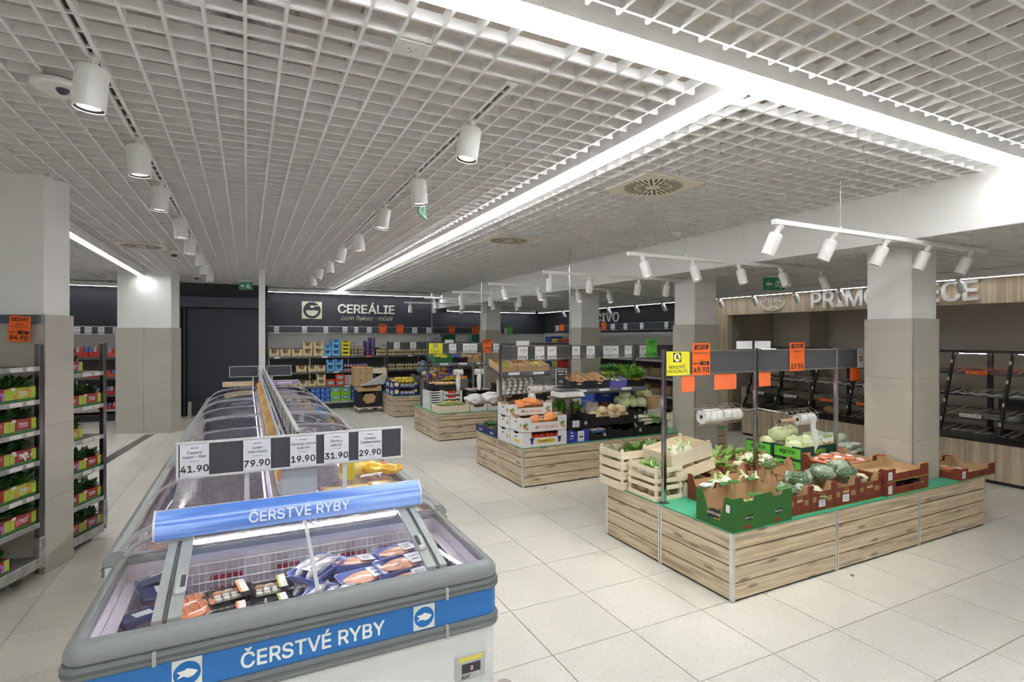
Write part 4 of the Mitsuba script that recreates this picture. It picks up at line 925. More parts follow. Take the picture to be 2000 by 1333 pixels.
# ------------------------------------------------------------------ on the front island
Z = IT
BIGC, SMC = slat_crate(.62, .36, .165), slat_crate(.30, .39, .128, 2, gap=.05)
for k in range(2): stamp(BIGC, 'slat_crate', f'pale wooden slat crate at the left end of the front island, {("lower", "upper")[k]} of two', 'crate', 'wooden crates on the front island', at(3.06, 4.10, Z + .188 * k))
for k in range(2): stamp(SMC, 'slat_crate', f'small wooden slat crate on the near left edge of the front island, {("lower", "upper")[k]} of two', 'crate', 'wooden crates on the front island', at(3.108, 3.68, Z + .152 * k))
MDC = slat_crate(.40, .38, .10, 1)
stamp(MDC, 'slat_crate', 'low wooden crate lying flat behind the rail post of the front island', 'crate', 'wooden crates on the front island', at(3.43, 3.67, Z))
stamp(slat_crate(.44, .40, .10, 1), 'slat_crate', 'tilted wooden crate, lower of the tilted pair on the front island', 'crate', 'wooden crates on the front island', at(3.36, 3.69, Z + .135, -3, 0, -11))
stamp(slat_crate(.46, .42, .12, 1), 'slat_crate', 'tilted wooden crate on top of the leaning pair on the front island', 'crate', 'wooden crates on the front island', at(3.30, 3.685, Z + .262, -3, 0, -10))
pile(GREENS, 'leaf_vegetable', 'vegetable', 'bunch of green leaves in the upper left crate of the front island', 'greens in the upper left crate', [(3.50, 4.28, Z + .235), (3.60, 4.3, Z + .24), (3.44, 4.36, Z + .22), (3.18, 4.34, Z + .21)], 1, s=(.8, 1.1))
pile(GARLIC, 'garlic', 'garlic', 'white garlic bulb in the upper left crate of the front island', None, [(3.3, 4.22, Z + .255)], 2)
pile(FENNEL, 'fennel', 'vegetable', 'white fennel bulb in the upper small crate on the left edge', 'fennel in the upper small crate', grid(3.14, 3.37, 3.72, 4.0, Z + .215, 2, 3), 3)
pile(CELERIAC, 'kohlrabi', 'vegetable', 'pale round root in the lower small crate on the left edge', 'roots in the lower small crate', grid(3.15, 3.36, 3.74, 4.02, Z + .062, 2, 2), 4, s=(.7, .8))
pile(GREENS, 'leaf_vegetable', 'vegetable', 'light green leaves in the upper small crate on the left edge', 'greens in the upper small crate', [(3.22, 3.86, Z + .22)], 5, s=(.5, .6))
pile(FENNEL, 'white_root', 'vegetable', 'white root in the tilted top crate of the front island', 'roots in the tilted crate', [(3.42, 3.8, Z + .35), (3.5, 3.86, Z + .365), (3.58, 3.8, Z + .375), (3.45, 3.95, Z + .36), (3.63, 3.93, Z + .39)], 6, s=(.9, 1.2))
pile(GREENS, 'leaf_vegetable', 'vegetable', 'yellow green leaves in the flat crate under the tilted crates', 'greens in the flat crate', [(3.66, 3.77, Z + .04), (3.72, 3.85, Z + .04)], 7, s=(.45, .6))
# green cartons
def green_carton():
    w, d, h = .318, .365, .245
    P = carton(w, d, h, (.028, .115, .026), 'notch', 'cut')
    def logo(pl):
        return tr(ext(sg.Polygon([(-.055, .0), (-.045, .03), (.0, .04), (.055, .035), (.06, .06), (.068, .02), (.05, -.02), (0, -.022), (-.04, -.018), (-.055, -.04)]).buffer(.006).buffer(-.003), .0008, 'y'), 0, 0, 0)
    sc = tr(logo(0), s=.55); P.add('logo', tr(sc, w * .52, -.0009, h * .35), 'matt', (.02, .022, .02)); P.add('lettering', tr(text('surinver', .016), w * .52, -.001, h * .34), 'matt', (.40, .38, .33))
    sd = tr(logo(0), rz=-90); P.add('logo', tr(sd, -.0009, d * .50, h * .36), 'matt', (.02, .022, .02)); P.add('logo_edge', tr(tr(ext(sg.LineString([(.06, .05), (.066, .02), (.05, -.025), (.0, -.03)]).buffer(.003), .0008, 'y'), rz=-90), -.0009, d * .5, h * .36), 'matt', (.55, .30, .05)); P.add('lettering', tr(tr(text('surinver', .026, bold=True), rz=-90), -.001, d * .5, h * .34), 'matt', (.45, .43, .36))
    P.add('hand_hole', box(w * .40, -.001, .012, w * .58, .0, .04), 'matt', (.20, .03, .02)); P.add('label', box(-.0012, .03, h * .55, 0, .065, h * .78), 'matt', (.75, .75, .77))
    P.add('flap', tr(ext(sg.Polygon([(0, 0), (.10, 0), (.085, .05), (.02, .055)]), .003), .0, d - .06, h, rx=8), 'matt', (.05, .17, .04)); P.add('flap', tr(ext(sg.Polygon([(0, 0), (.10, 0), (.085, .05), (.02, .055)]), .003), w - .11, d - .06, h, rx=8), 'matt', (.05, .17, .04)); P.add('flap', tr(ext(sg.Polygon([(0, 0), (.12, 0), (.10, .05), (.0, .05)]), .003), w - .13, .004, h - .004, rx=6), 'matt', (.05, .17, .04))
    return P
GC = green_carton()
stamp(GC, 'carton', 'empty green cardboard carton on the near corner of the front island', 'box', 'green cartons', at(3.108, 2.842, Z))
stamp(GC, 'carton', 'green cardboard carton right of the corner carton on the front island', 'box', 'green cartons', at(3.432, 2.85, Z))
one('paper_tissue', tr(lump(3, .055, .04, .012, .5, 3, 50), 0, 0, 0), 'crumpled white tissue on the rim of the corner green carton', 'paper', 'matt', (.8, .8, .8), True, M=at(3.17, 3.17, Z + .262))
# red brown cartons, three rows
def brown_carton(w, d=.385, h=.215, lab=True):
    P = carton(w, d, h, (.155, .035, .022), 'step', 'dip')
    P.add('green_edge', box(0, -.0008, 0, w, 0, .006), 'matt', (.2, .22, .04)); P.add('badge', join([box(w * .70, -.0009, h * .32, w * .9, 0, h * .52), box(w * .08, -.0009, h * .36, w * .22, 0, h * .56)]), 'matt', (.24, .17, .07)); P.add('print', tr(text('VEGA', .02, bold=True), w * .5, -.001, h * .60), 'matt', (.20, .16, .05)); P.add('hand_hole', box(w * .36, -.001, h * .47, w * .62, 0, h * .57), 'matt', (.42, .29, .16))
    if lab: label_on(P, w * .34, h * .14, w * .27, h * .28)
    return P
xs = (3.768, 4.030, 4.330, 4.650, 4.985)
for i in range(4): stamp(brown_carton(xs[i + 1] - xs[i] - .006, lab=i in (1, 2)), 'carton', f'red brown carton, front row of the front island, {ORD[i]} from the green cartons', 'box', 'red brown cartons', at(xs[i], 2.888, Z))
BC = brown_carton(.312, .37, .215, False)
for r, (x0, y0, n) in enumerate(((3.44, 3.28, 4), (3.88, 3.67, 3))):
    for i in range(n): stamp(BC, 'carton', f'red brown cardboard carton, {ORD[i]} from the left in the {("second", "third")[r]} row of the front island', 'box', 'red brown cartons', at(x0 + .325 * i, y0, Z))
pile(BROCC2, 'broccoli', 'broccoli', 'film wrapped broccoli head in the front row of red brown cartons', 'broccoli in the front cartons', [(3.92, 3.02, Z + .15), (4.17, 3.08, Z + .20), (4.25, 3.20, Z + .17), (4.46, 3.10, Z + .22), (4.55, 3.2, Z + .16), (4.76, 3.05, Z + .185), (4.88, 3.14, Z + .165), (4.82, 3.2, Z + .20)], 8, s=(.85, 1.1))
pile(CAULI, 'cauliflower', 'cauliflower', 'pale cauliflower in the front row of red brown cartons', 'cauliflower in the front cartons', [(3.56, 3.02, Z + .08), (4.17, 2.97, Z + .13), (4.92, 3.04, Z + .13)], 9)
pile(FENNEL, 'fennel', 'vegetable', 'bagged fennel in the second row of red brown cartons', 'fennel in the second carton row', [(3.52, 3.42, Z + .16), (3.6, 3.38, Z + .18), (3.66, 3.46, Z + .17), (3.9, 3.44, Z + .15), (3.99, 3.40, Z + .15)], 10, s=(.9, 1.2))
pile(BROCC, 'broccoli', 'broccoli', 'film wrapped broccoli standing upright in the second carton row', None, [(4.24, 3.46, Z + .24)], 11)
pile(GREENS, 'leaf_vegetable', 'vegetable', 'green leaves in the third row of red brown cartons', 'greens in the third carton row', [(3.96, 3.8, Z + .12), (4.05, 3.86, Z + .12), (3.98, 3.92, Z + .12), (4.42, 3.86, Z + .12)], 12, s=(.6, .8))
pile(CAULI, 'cauliflower', 'cauliflower', 'cauliflower in the third row of red brown cartons', 'cauliflower in the third carton row', [(4.28, 3.83, Z + .15), (4.42, 3.9, Z + .17), (4.62, 3.83, Z + .14), (4.75, 3.9, Z + .15), (4.55, 3.95, Z + .17)], 13)
LB = carton(.72, .40, .15, (.25, .19, .11), 'step', 'step')
stamp(LB, 'carton', 'low brown carton under the corn cobs on the front island', 'box', None, at(4.16, 4.06, Z))
pile(CORN, 'corn_cob', 'corn', 'green corn cob in its husk behind the middle post of the front island', 'corn cobs on the front island', grid(4.22, 4.86, 4.1, 4.42, Z + .14, 4, 3) + grid(4.28, 4.8, 4.15, 4.42, Z + .185, 3, 2), 14, rz=35)
one('cucumber_bag', lump(3, .16, .05, .04, .12, 2, 52), 'film wrapped cucumbers beside the corn on the front island', 'vegetable', 'film', (.45, .52, .46), True, M=at(4.0, 4.16, Z + .19, 25))
stamp(carton(.34, .32, .16, (.25, .19, .11), 'step', 'step'), 'carton', 'low brown carton left of the corn on the front island', 'box', None, at(3.80, 4.07, Z))
# light green cartons with lettuce
def agrico(w, d, h, c0, c1, t0, t1):
    P = carton(w, d, h, c1, 'low' if False else 'full', 'notch')
    P.add('side_print', box(-.0008, .004, .004, 0, d - .004, h * .84), 'matt', c0); P.add('lettering', tr(tr(text('agrico', h * .36, bold=True), rz=-90), -.001, d * .5, h * .38), 'matt', t0); P.add('sub_lettering', tr(tr(text('INNOVA', h * .14), rz=-90), -.001, d * .36, h * .16), 'matt', (.30, .55, .12))
    P.add('lettering', tr(text('agrico', h * .36, bold=True), w * .5, -.001, h * .42), 'matt', t1); P.add('sub_lettering', tr(text('INNOVA', h * .17, bold=True), w * .58, -.001, h * .16), 'matt', (.7, .72, .68))
    return P
LIME2, DKG = (.14, .48, .05), (.018, .06, .045)
A1 = agrico(.60, .33, .13, LIME2, DKG, (.02, .05, .03), (.35, .68, .08))
for k in range(2):
    stamp(A1, 'carton', f'light green lettuce carton with black script beside the middle post, {("lower", "upper")[k]} of two', 'box', 'light green cartons', at(5.05, 4.10, Z + .135 * k))
    stamp(A1, 'carton', f'light green and dark green lettuce carton nearer the big column, {("lower", "upper")[k]} of two', 'box', 'light green cartons', at(5.09, 3.76, Z + .135 * k)) if k else stamp(A1, 'carton', 'light green and dark green lettuce carton nearer the big column, lower of two', 'box', 'light green cartons', at(5.09, 3.76, Z))
pile(ICEBERG, 'lettuce', 'lettuce', 'pale green lettuce head in the light green cartons', 'lettuce in the light green cartons', [(5.2, 4.27, Z + .23), (5.42, 4.30, Z + .22), (5.3, 4.2, Z + .32), (5.52, 4.24, Z + .33), (5.22, 3.93, Z + .21), (5.40, 3.91, Z + .22), (5.56, 3.96, Z + .22), (5.3, 4.0, Z + .27), (5.48, 3.98, Z + .26)], 15, s=(.8, 1.05))
# salad bags by the column
stamp(carton(.55, .62, .12, (.25, .19, .11), 'full', 'full'), 'carton', 'low brown carton full of salad bags behind the big column', 'box', None, at(5.72, 3.72, Z))
for j, (x, y, z) in enumerate(grid(5.76, 6.22, 3.76, 4.3, Z + .12, 3, 5) + grid(5.78, 6.2, 3.8, 4.3, Z + .185, 3, 4) + grid(5.8, 6.18, 3.95, 4.3, Z + .25, 2, 3)):
    pile((SALADBAG, SALADBAG2)[j % 2], 'salad_bag', 'salad bag', 'shiny bag of mixed green salad heaped behind the big column', 'salad bags', [(x, y, z)], j, rz=20, tilt=16)
# flat red trays
def red_tray(w=.62, d=.40, h=.115):
    P = carton(w, d, h, (.165, .035, .02), 'win', 'dip', fold=(.42, .10, .05))
    P.add('green_edge', box(0, -.0008, 0, w, 0, .008), 'matt', (.2, .22, .04)); P.add('print', tr(text('BIO', .02), w * .58, -.001, h * .25), 'matt', (.05, .02, .015))
    label_on(P, .02, .02, .06, .07)
    return P
RT = red_tray(.66, .40)
for k in range(2): stamp(RT, 'carton', f'flat red brown cardboard tray before the big column, {("lower", "upper")[k]} of two', 'box', 'flat red brown trays', at(5.02, 2.862, Z + .122 * k))
for k in range(2): stamp(RT, 'carton', f'flat red brown tray behind the front tray stack, {("lower", "upper")[k]} of two', 'box', 'flat red brown trays', at(4.98, 3.275, Z + .122 * k))
stamp(RT, 'carton', 'flat red brown tray on the right end of the front island beyond the column', 'box', 'flat red brown trays', at(6.215, 2.84, Z + .0))
stamp(RT, 'carton', 'flat red brown tray behind the right end tray beyond the column', 'box', 'flat red brown trays', at(6.215, 3.26, Z))
pile(EGGPL, 'eggplant', 'eggplant', 'dark shiny eggplant in the lower front tray before the column', 'eggplants in the lower tray', grid(5.25, 5.6, 2.9, 3.02, Z + .055, 3, 1), 16, s=(.8, .9))
pile(TOMBAG, 'tomato_bag', 'tomato pack', 'clear pack of tomatoes in the tray behind the front trays', 'tomato packs in the back tray', grid(5.02, 5.5, 3.3, 3.62, Z + .175, 3, 3) + grid(5.08, 5.4, 3.34, 3.6, Z + .215, 2, 2), 17, rz=10)
pile(TOMBAG, 'tomato_bag', 'tomato pack', 'clear pack of tomatoes in the tray at the right end beyond the column', 'tomato packs in the right end tray', [(6.5, 3.0, Z + .04), (6.44, 3.1, Z + .05)], 18)
pile(TOMBAG, 'tomato_bag', 'tomato pack', 'single clear tomato pack left in the upper front tray', None, [(5.16, 2.99, Z + .16)], 19)
# plastic bag rolls on the middle rail post
def roll_holder(rx):
    P = Proto()
    for k, (x0, full) in enumerate(((0, rx[0]), (.24, rx[1]))):
        P.add('roll', cyl(.062 if full > 1 else .052 if full else .018, .20, 22, x0, 0, 0, 'x'), 'film' if full else 'card', (.74, .74, .70) if full else None, 40)
        P.add('core', cyl(.016, .204, 12, x0 - .002, 0, 0, 'x'), 'matt', (.04, .035, .03))
        for a in (.03, .10, .17): P.add('wire_loop', tube([(x0 + a, .085 * math.cos(t), .015 + .085 * math.sin(t)) for t in np.linspace(-1.2, 4.3, 18)], .0022, 5), 'chrome', (.7, .7, .7), True)
    P.add('wire_frame', join([tube([(-.03, .075, .06), (.46, .075, .06)], .003, 5), tube([(-.03, -.075, .06), (.46, -.075, .06)], .003, 5), tube([(-.03, .0, -.07), (.46, .0, -.07)], .003, 5), tube([(-.03, -.075, .06), (-.03, .075, .06)], .003, 5)]), 'chrome', (.7, .7, .7))
    return P
RH = roll_holder((2, 1))
k = stamp(RH, 'bag_roll_holder', 'wire holder with two white plastic bag rolls left of the middle front rail post', 'bag dispenser', None, at(3.47, 3.52, 1.235))
scene[k + '__arm'] = shape(tube([(4.255, 3.62, 1.25), (4.05, 3.57, 1.25), (3.92, 3.53, 1.285)], .009, 8), 'chrome', (.7, .7, .72), True)
RH2 = roll_holder((0, 1))
k = stamp(RH2, 'bag_roll_holder', 'wire holder with empty core and bag roll right of the middle front post', 'bag dispenser', None, at(4.22, 3.33, 1.17))
scene[k + '__arm'] = shape(tube([(4.275, 3.612, 1.25), (4.33, 3.5, 1.235), (4.42, 3.40, 1.22)], .009, 8), 'chrome', (.7, .7, .72), True)
v = []; f = []
for i in range(9):
    t = i / 8; w = .045 - .018 * t
    v += [(-w + .05 * t, .004 * math.sin(5 * t), -.30 * t), (w * .6 + .05 * t, -.01 + .01 * math.sin(7 * t), -.30 * t + .05 * t * t)]
    if i: f += [(2 * i - 2, 2 * i, 2 * i + 1), (2 * i - 2, 2 * i + 1, 2 * i - 1)]
scene[k + '__hanging_bag'] = {**shape(trimesh.Trimesh(np.array(v), np.array(f), process=False), 'film', (.74, .74, .72), True), 'to_world': at(4.60, 3.275, 1.17)}
labels[k + '__hanging_bag'] = {'label': 'torn strip of white plastic bag'}
one('leaf_scrap', lump(1, .02, .014, .004, .3, 3, 3), 'scrap of green leaf on the floor by the front island', 'leaf', 'leaf', (.15, .25, .04), M=at(4.33, 2.74, .005))
one('leaf_scrap', lump(1, .03, .008, .004, .3, 3, 3), 'dark leaf scrap on the floor before the second island', 'leaf', 'leaf', (.08, .10, .03), M=at(3.35, 6.1, .005))
# ------------------------------------------------------------------ on the second island
def pc(name): return name
NB = carton(.30, .40, .10, (.018, .03, .12), 'notch', 'full')
NB.add('lettering', tr(tr(text('Serie 7', .03, bold=True), rz=-90), -.001, .2, .03), 'matt', (.6, .62, .7))
for y, t in ((7.0, 'beside the white carton stack'), (7.408, 'on the far left corner')):
    stamp(NB, 'carton', f'small navy blue carton of zucchini {t} of the second island', 'box', 'navy cartons', at(3.098, y, Z))
    pile(ZUCCH, 'zucchini', 'zucchini', f'dark green zucchini in the navy carton {t} of the second island', f'zucchini {t}', grid(3.16, 3.36, y + .06, y + .36, Z + .075, 1, 6) + grid(3.16, 3.36, y + .08, y + .34, Z + .112, 1, 5), 3, rz=15)
WC = (.72, .72, .70)
def floriddia(h, upper=True):
    w, d = .655, .365
    P = carton(w, d, h, WC, 'win', 'notch', hole=False)
    if upper:
        P.add('lettering', tr(text('Fili Floriddia', h * .22), w * .55, -.001, h * .2), 'matt', (.62, .25, .14))
        P.add('leaf_print', ext(sg.Polygon([(.12, .05), (.15, .035), (.17, .06), (.15, .075)]), .0008, 'y').apply_translation([.06, -.001, 0]), 'matt', (.10, .22, .06))
        for x in (.04, w - .07):
            P.add('tomato_print', join([cyl(.026, .0008, 12, x, -.0009, h * .38, 'y'), cyl(.02, .0008, 12, x + .03, -.0009, h * .24, 'y')]), 'matt', (.50, .24, .10)); P.add('leaf_print', ext(sg.Polygon([(-.04, 0), (0, -.02), (.05, 0), (.02, .03)]), .0008, 'y').apply_translation([x, -.0014, h * .5]), 'matt', (.14, .26, .08))
        P.add('side_print', join([tr(cyl(.025, .0008, 12, 0, 0, 0, 'x'), -.0009, .05, h * .5)]), 'matt', (.50, .24, .10))
    else:
        P.add('sign', box(w * .32, -.0009, h * .22, w * .72, 0, h * .52), 'matt', (.72, .55, .04)); P.add('lettering', tr(text('Tirapelle S.r.l.', h * .15, bold=True), w * .52, -.0012, h * .31), 'matt', (.05, .05, .10))
        for x in (.14, w - .11): P.add('shirt_print', ext(sg.Polygon([(-.035, .06), (-.02, .075), (.02, .075), (.035, .06), (.026, .045), (.018, .05), (.018, .0), (-.018, .0), (-.018, .05), (-.026, .045)]), .0008, 'y').apply_translation([x, -.0009, h * .22]), 'matt', (.02, .04, .20))
        P.add('side_sign', box(-.0009, .08, h * .3, 0, .22, h * .52), 'matt', (.72, .55, .04))
    P.add('hand_hole', box(-.001, d * .44, h * .62, .0005, d * .60, h * .70), 'matt', (.03, .03, .03))
    return P
FL, TI = floriddia(.188), floriddia(.188, False)
stamp(TI, 'carton', 'white carton with a yellow sign on the near corner of the second island', 'box', 'white tomato cartons', at(3.102, 6.236, Z))
stamp(FL, 'carton', 'white carton with red script standing on the corner carton of the second island', 'box', 'white tomato cartons', at(3.102, 6.236, Z + .194))
for k in range(3): stamp(floriddia(.158) if k else FL, 'carton', f'white carton with tomato print, {("lowest", "middle", "topmost")[k]} of the left stack of the second island', 'box', 'white tomato cartons', at(3.09, 6.612, Z + (0, .194, .358)[k]))
pile(CARROTBAG, 'carrot_bag', 'bag of carrots', 'orange bag of carrots in the front white script carton', 'carrots in the front script carton', [(3.32, 6.36, Z + .31), (3.55, 6.35, Z + .33), (3.4, 6.48, Z + .33), (3.62, 6.46, Z + .35)], 21, rz=10)
pile(CARROTBAG, 'carrot_bag', 'bag of carrots', 'orange bag of carrots in the topmost white carton', 'carrots in the topmost carton', [(3.3, 6.72, Z + .48), (3.52, 6.72, Z + .5), (3.38, 6.85, Z + .5), (3.58, 6.84, Z + .5), (3.45, 6.76, Z + .53)], 22, rz=5)
pile(TOMATO, 'tomato', 'tomato', 'red tomato in the corner white carton with the yellow sign', 'tomatoes in the corner carton', grid(3.16, 3.68, 6.27, 6.4, Z + .12, 7, 2), 23)
BLUEB = carton(.35, .33, .165, (.03, .045, .30), 'notch', 'notch', lining=(.35, .38, .55)); BLUEB.add('label', box(.17, -.0009, .01, .27, 0, .15), 'matt', (.7, .72, .75)); BLUEB.add('print', join([tr(ext(sg.Polygon([(-.03, 0), (.03, 0), (.038, .012), (.02, .024), (-.03, .018)]), .0005, 'y'), .22, -.0013, .06), box(.19, -.0012, .10, .25, -.0009, .105)]), 'matt', (.03, .03, .04)); BLUEB.add('print', join([box(.05, -.001, .05, .1, 0, .06), box(.05, -.001, .08, .11, 0, .10), box(.06, -.001, .12, .09, 0, .14)]), 'matt', (.55, .57, .70))
stamp(BLUEB, 'carton', 'violet blue carton right of the white cartons on the second island', 'box', None, at(3.778, 6.262, Z))
BLK = (.012, .012, .013)
BT, BT2 = plastic_tray(.35, .36, .155, BLK), plastic_tray(.30, .34, .14, BLK)
label_on(BT, .09, .03, .11, .09)
stamp(BT, 'black_tray', 'black cardboard tray with a white label on top of the violet blue carton', 'crate', 'black trays of the second island', at(3.778, 6.27, Z + .172))
stamp(BT2, 'black_tray', 'black tray of packed mushrooms beside the violet blue carton', 'crate', 'black trays of the second island', at(4.132, 6.262, Z))
pile(MUSH, 'mushroom_pack', 'mushroom pack', 'clear pack of mushrooms in the black tray of the second island', 'mushroom packs', grid(4.15, 4.42, 6.28, 6.58, Z + .10, 2, 3), 24, rz=0)
BT3, BT4 = plastic_tray(.61, .37, .17, BLK, 'step'), plastic_tray(.82, .37, .165, BLK, 'step')
stamp(BT3, 'black_tray', 'lower black crate under the celeriac crate of the second island', 'crate', 'black trays of the second island', at(4.44, 6.262, Z))
stamp(BT4, 'black_tray', 'black crate full of celeriac roots on the second island', 'crate', 'black trays of the second island', at(4.14, 6.262, Z + .196))
label_on(BT4, .02, .03, .08, .09)
pile(CELERIAC, 'celeriac', 'celeriac', 'big pale brown celeriac root in the black crate of the second island', 'celeriac roots', grid(4.28, 4.86, 6.32, 6.58, Z + .30, 5, 2) + [(4.42, 6.36, Z + .385), (4.60, 6.40, Z + .40), (4.74, 6.36, Z + .38), (4.80, 6.5, Z + .37)], 25)
stamp(plastic_tray(.53, .40, .20, BLK, 'win'), 'black_tray', 'black crate of leeks beside the celeriac crate', 'crate', 'black trays of the second island', at(4.965, 6.262, Z))
pile(LEEK, 'leek', 'leek', 'long white and green leek lying in the black crate', 'leeks', [(5.22, 6.32 + .055 * i, Z + .16) for i in range(6)] + [(5.26, 6.34 + .06 * i, Z + .20) for i in range(5)] + [(5.20, 6.36 + .07 * i, Z + .24) for i in range(3)], 26, rz=8, tilt=5)
for k in range(2): stamp(plastic_tray(.46, .38, .16, BLK, 'step'), 'black_tray', f'{("lower", "upper")[k]} black crate under the pale cabbages of the second island', 'crate', 'black trays of the second island', at(5.03, 6.70, Z + .165 * k))
pile(CABBAGE, 'cabbage', 'cabbage', 'pale green cabbage head on the black crates behind the leeks', 'cabbages', [(5.12, 6.8, Z + .40), (5.28, 6.80, Z + .40), (5.44, 6.80, Z + .40), (5.15, 6.96, Z + .42), (5.36, 6.96, Z + .43), (5.18, 6.85, Z + .53)], 27)
pile(CHINESE, 'chinese_cabbage', 'cabbage', 'yellow green leafy cabbage behind the right post of the second rail', 'leafy cabbages', [(5.62, 7.1, Z + .52), (5.72, 7.0, Z + .50), (5.6, 7.22, Z + .55), (5.75, 7.15, Z + .55)], 28, s=(1.0, 1.3))
stamp(carton(.5, .42, .44, (.66, .66, .64)), 'carton', 'tall white carton below the leafy cabbages of the second island', 'box', None, at(5.52, 6.94, Z))
stamp(slat_crate(.24, .36, .20, 2), 'slat_crate', 'small wooden crate on the right side of the second island near the column', 'crate', None, at(5.86, 6.46, Z))
# middle rows of the second island
CRV = carton(.55, .40, .30, (.14, .35, .04), 'notch', 'notch')
VALE = carton(.40, .38, .22, (.03, .07, .36), 'notch', 'notch'); VALE.add('lettering', tr(text('Vale', .05, bold=True), .2, -.001, .08), 'matt', (.55, .62, .8))
for i in range(2):
    stamp(carton(.40, .38, .20, (.03, .06, .30)), 'carton', f'plain blue base carton, {ORD[i]} of two under the script cartons', 'box', None, at(4.78 + .41 * i, 7.10, Z + .18)); stamp(VALE, 'carton', f'blue carton with white script on the second island, {("left", "right")[i]} of two', 'box', None, at(4.78 + .41 * i, 7.10, Z + .40))
for i in range(2): stamp(carton(.40, .38, .17, BLK), 'carton', f'black base carton, {ORD[i]} of two under the blue cartons', 'box', None, at(4.78 + .41 * i, 7.10, Z))
pile(ONIONBAG, 'onion_bag', 'bag of onions', 'pink net bag of shallots in the blue script cartons', 'shallot bags', [(4.9, 7.25, Z + .60), (5.05, 7.3, Z + .60), (5.3, 7.28, Z + .60), (5.45, 7.25, Z + .60)], 29, s=.8 and (.7, .85))
stamp(carton(.42, .36, .30, (.62, .50, .44)), 'carton', 'pale carton with garlic behind the celeriac', 'box', None, at(4.33, 6.72, Z))
pile(GARLIC, 'garlic', 'garlic', 'big pale bulb in the carton behind the celeriac crate', 'garlic bulbs', grid(4.42, 4.72, 6.76, 6.98, Z + .33, 4, 2) + grid(4.48, 4.68, 6.8, 6.95, Z + .39, 3, 1), 30, s=(1.2, 1.5))
stamp(carton(.42, .36, .36, (.66, .62, .55)), 'carton', 'pale carton of green stalks behind the black tray', 'box', None, at(3.90, 6.70, Z))
pile(GREENS, 'leaf_vegetable', 'vegetable', 'light green stalks behind the celeriac crate of the second island', 'stalks', [(4.0, 6.78, Z + .33), (4.12, 6.82, Z + .36), (4.22, 6.76, Z + .34), (4.1, 6.92, Z + .36)], 31, s=(.9, 1.1))
stamp(carton(.5, .38, .42, (.68, .66, .62)), 'carton', 'white carton of red packed goods behind the stalks', 'box', None, at(3.98, 7.1, Z))
pile(MEATBAG, 'produce_pack', 'produce pack', 'clear red labelled pack behind the scale of the second island', 'red labelled packs', grid(4.05, 4.42, 7.14, 7.42, Z + .43, 3, 2) + grid(4.1, 4.4, 7.2, 7.4, Z + .48, 2, 2), 32)
stamp(carton(.36, .38, .34, (.68, .66, .64), 'win', 'notch'), 'carton', 'white carton of loose tomatoes behind the topmost carrots', 'box', None, at(3.76, 6.66, Z) if False else at(3.5, 7.02, Z + .0))
pile(TOMATO, 'tomato', 'tomato', 'orange red tomato in the white carton behind the carrots', 'loose tomatoes', grid(3.55, 3.82, 7.08, 7.36, Z + .32, 4, 4), 33, s=(1.1, 1.3))
stamp(carton(.62, .36, .34, (.10, .09, .08)), 'carton', 'dark base carton under the mangoes of the second island', 'box', None, at(3.46, 7.42, Z))
pile(MANGO, 'mango', 'mango', 'green and red mango at the back of the second island', 'mangoes', grid(3.5, 3.95, 7.46, 7.7, Z + .37, 4, 3), 34, s=(1.0, 1.25))
for i in range(5):
    P = Proto(); P.add('', tr(ext(sg.Point(0, 0).buffer(.10).intersection(sg.box(-.11, -.11, .11, .0)), .05, 'y'), 0, 0, 0), 'film', (.62, .05, .07)); P.add('rind', tr(ext(sg.Point(0, 0).buffer(.112).difference(sg.Point(0, 0).buffer(.1)).intersection(sg.box(-.12, -.12, .12, .0)), .05, 'y'), 0, 0, 0), 'film', (.10, .22, .06))
    stamp(P, 'watermelon_slice', 'film wrapped half slice of red watermelon on the second island', 'watermelon', 'watermelon slices', at(3.50 + .09 * i, 7.44 + .02 * (i % 2), Z + .36, rnd.uniform(-25, 25), 180 if i % 2 else 0))
# tiered shelf with tilted boxes
def tier(x0, x1, y, z, label):
    P = Proto()
    P.add('rail', bbox(x0, y, z - .05, x1, y + .02, z, .002), 'satin', (.10, .12, .16)); P.add('shelf', tr(box(x0, 0, 0, x1, .50, .012), 0, y + .02, z - .03, rx=14), 'satin', (.05, .05, .055)); P.add('hanger_edge', box(x0, y + .005, z - .075, x1, y + .015, z - .05), 'metal', (.25, .24, .22))
    for x in (x0 + .2, x1 - .2): P.add('upright', box(x - .02, y + .20, Z, x + .02, y + .24, z - .01), 'metal', (.45, .42, .36))
    for k in range(3): P.add('price_label', box(x0 + .15 + k * .4, y - .001, z - .045, x0 + .33 + k * .4, y, z - .008), 'matt', (.72, .74, .78))
    return stamp(P, 'display_shelf', label, 'shelf')
tier(4.02, 5.44, 6.66, 1.175, 'dark tiered shelf with tilted boxes over the right of the second island')
def tilted(P, x, y, z, label, rz=0): stamp(P, 'tilted_box', label, 'box', 'boxes tilted on the tiers', at(x, y, z, rz, 14))
BB = carton(.34, .40, .13, (.02, .02, .025), 'notch', 'full', hole=True)
tilted(BB, 4.06, 6.68, 1.165, 'nearly empty black lined box tilted on the right tier, left of two'); tilted(BB, 4.41, 6.68, 1.165, 'nearly empty black lined box tilted on the right tier, right of two')
pile(GARLICNET, 'garlic_net', 'garlic net', 'few garlic nets left in the black tilted box', 'garlic nets', [(4.52, 6.78, 1.215), (4.63, 6.8, 1.22)], 35)
VB = carton(.30, .40, .12, (.10, .10, .40), 'notch', 'full', lining=(.3, .32, .5))
tilted(VB, 4.77, 6.68, 1.165, 'violet blue box of radishes tilted on the right tier')
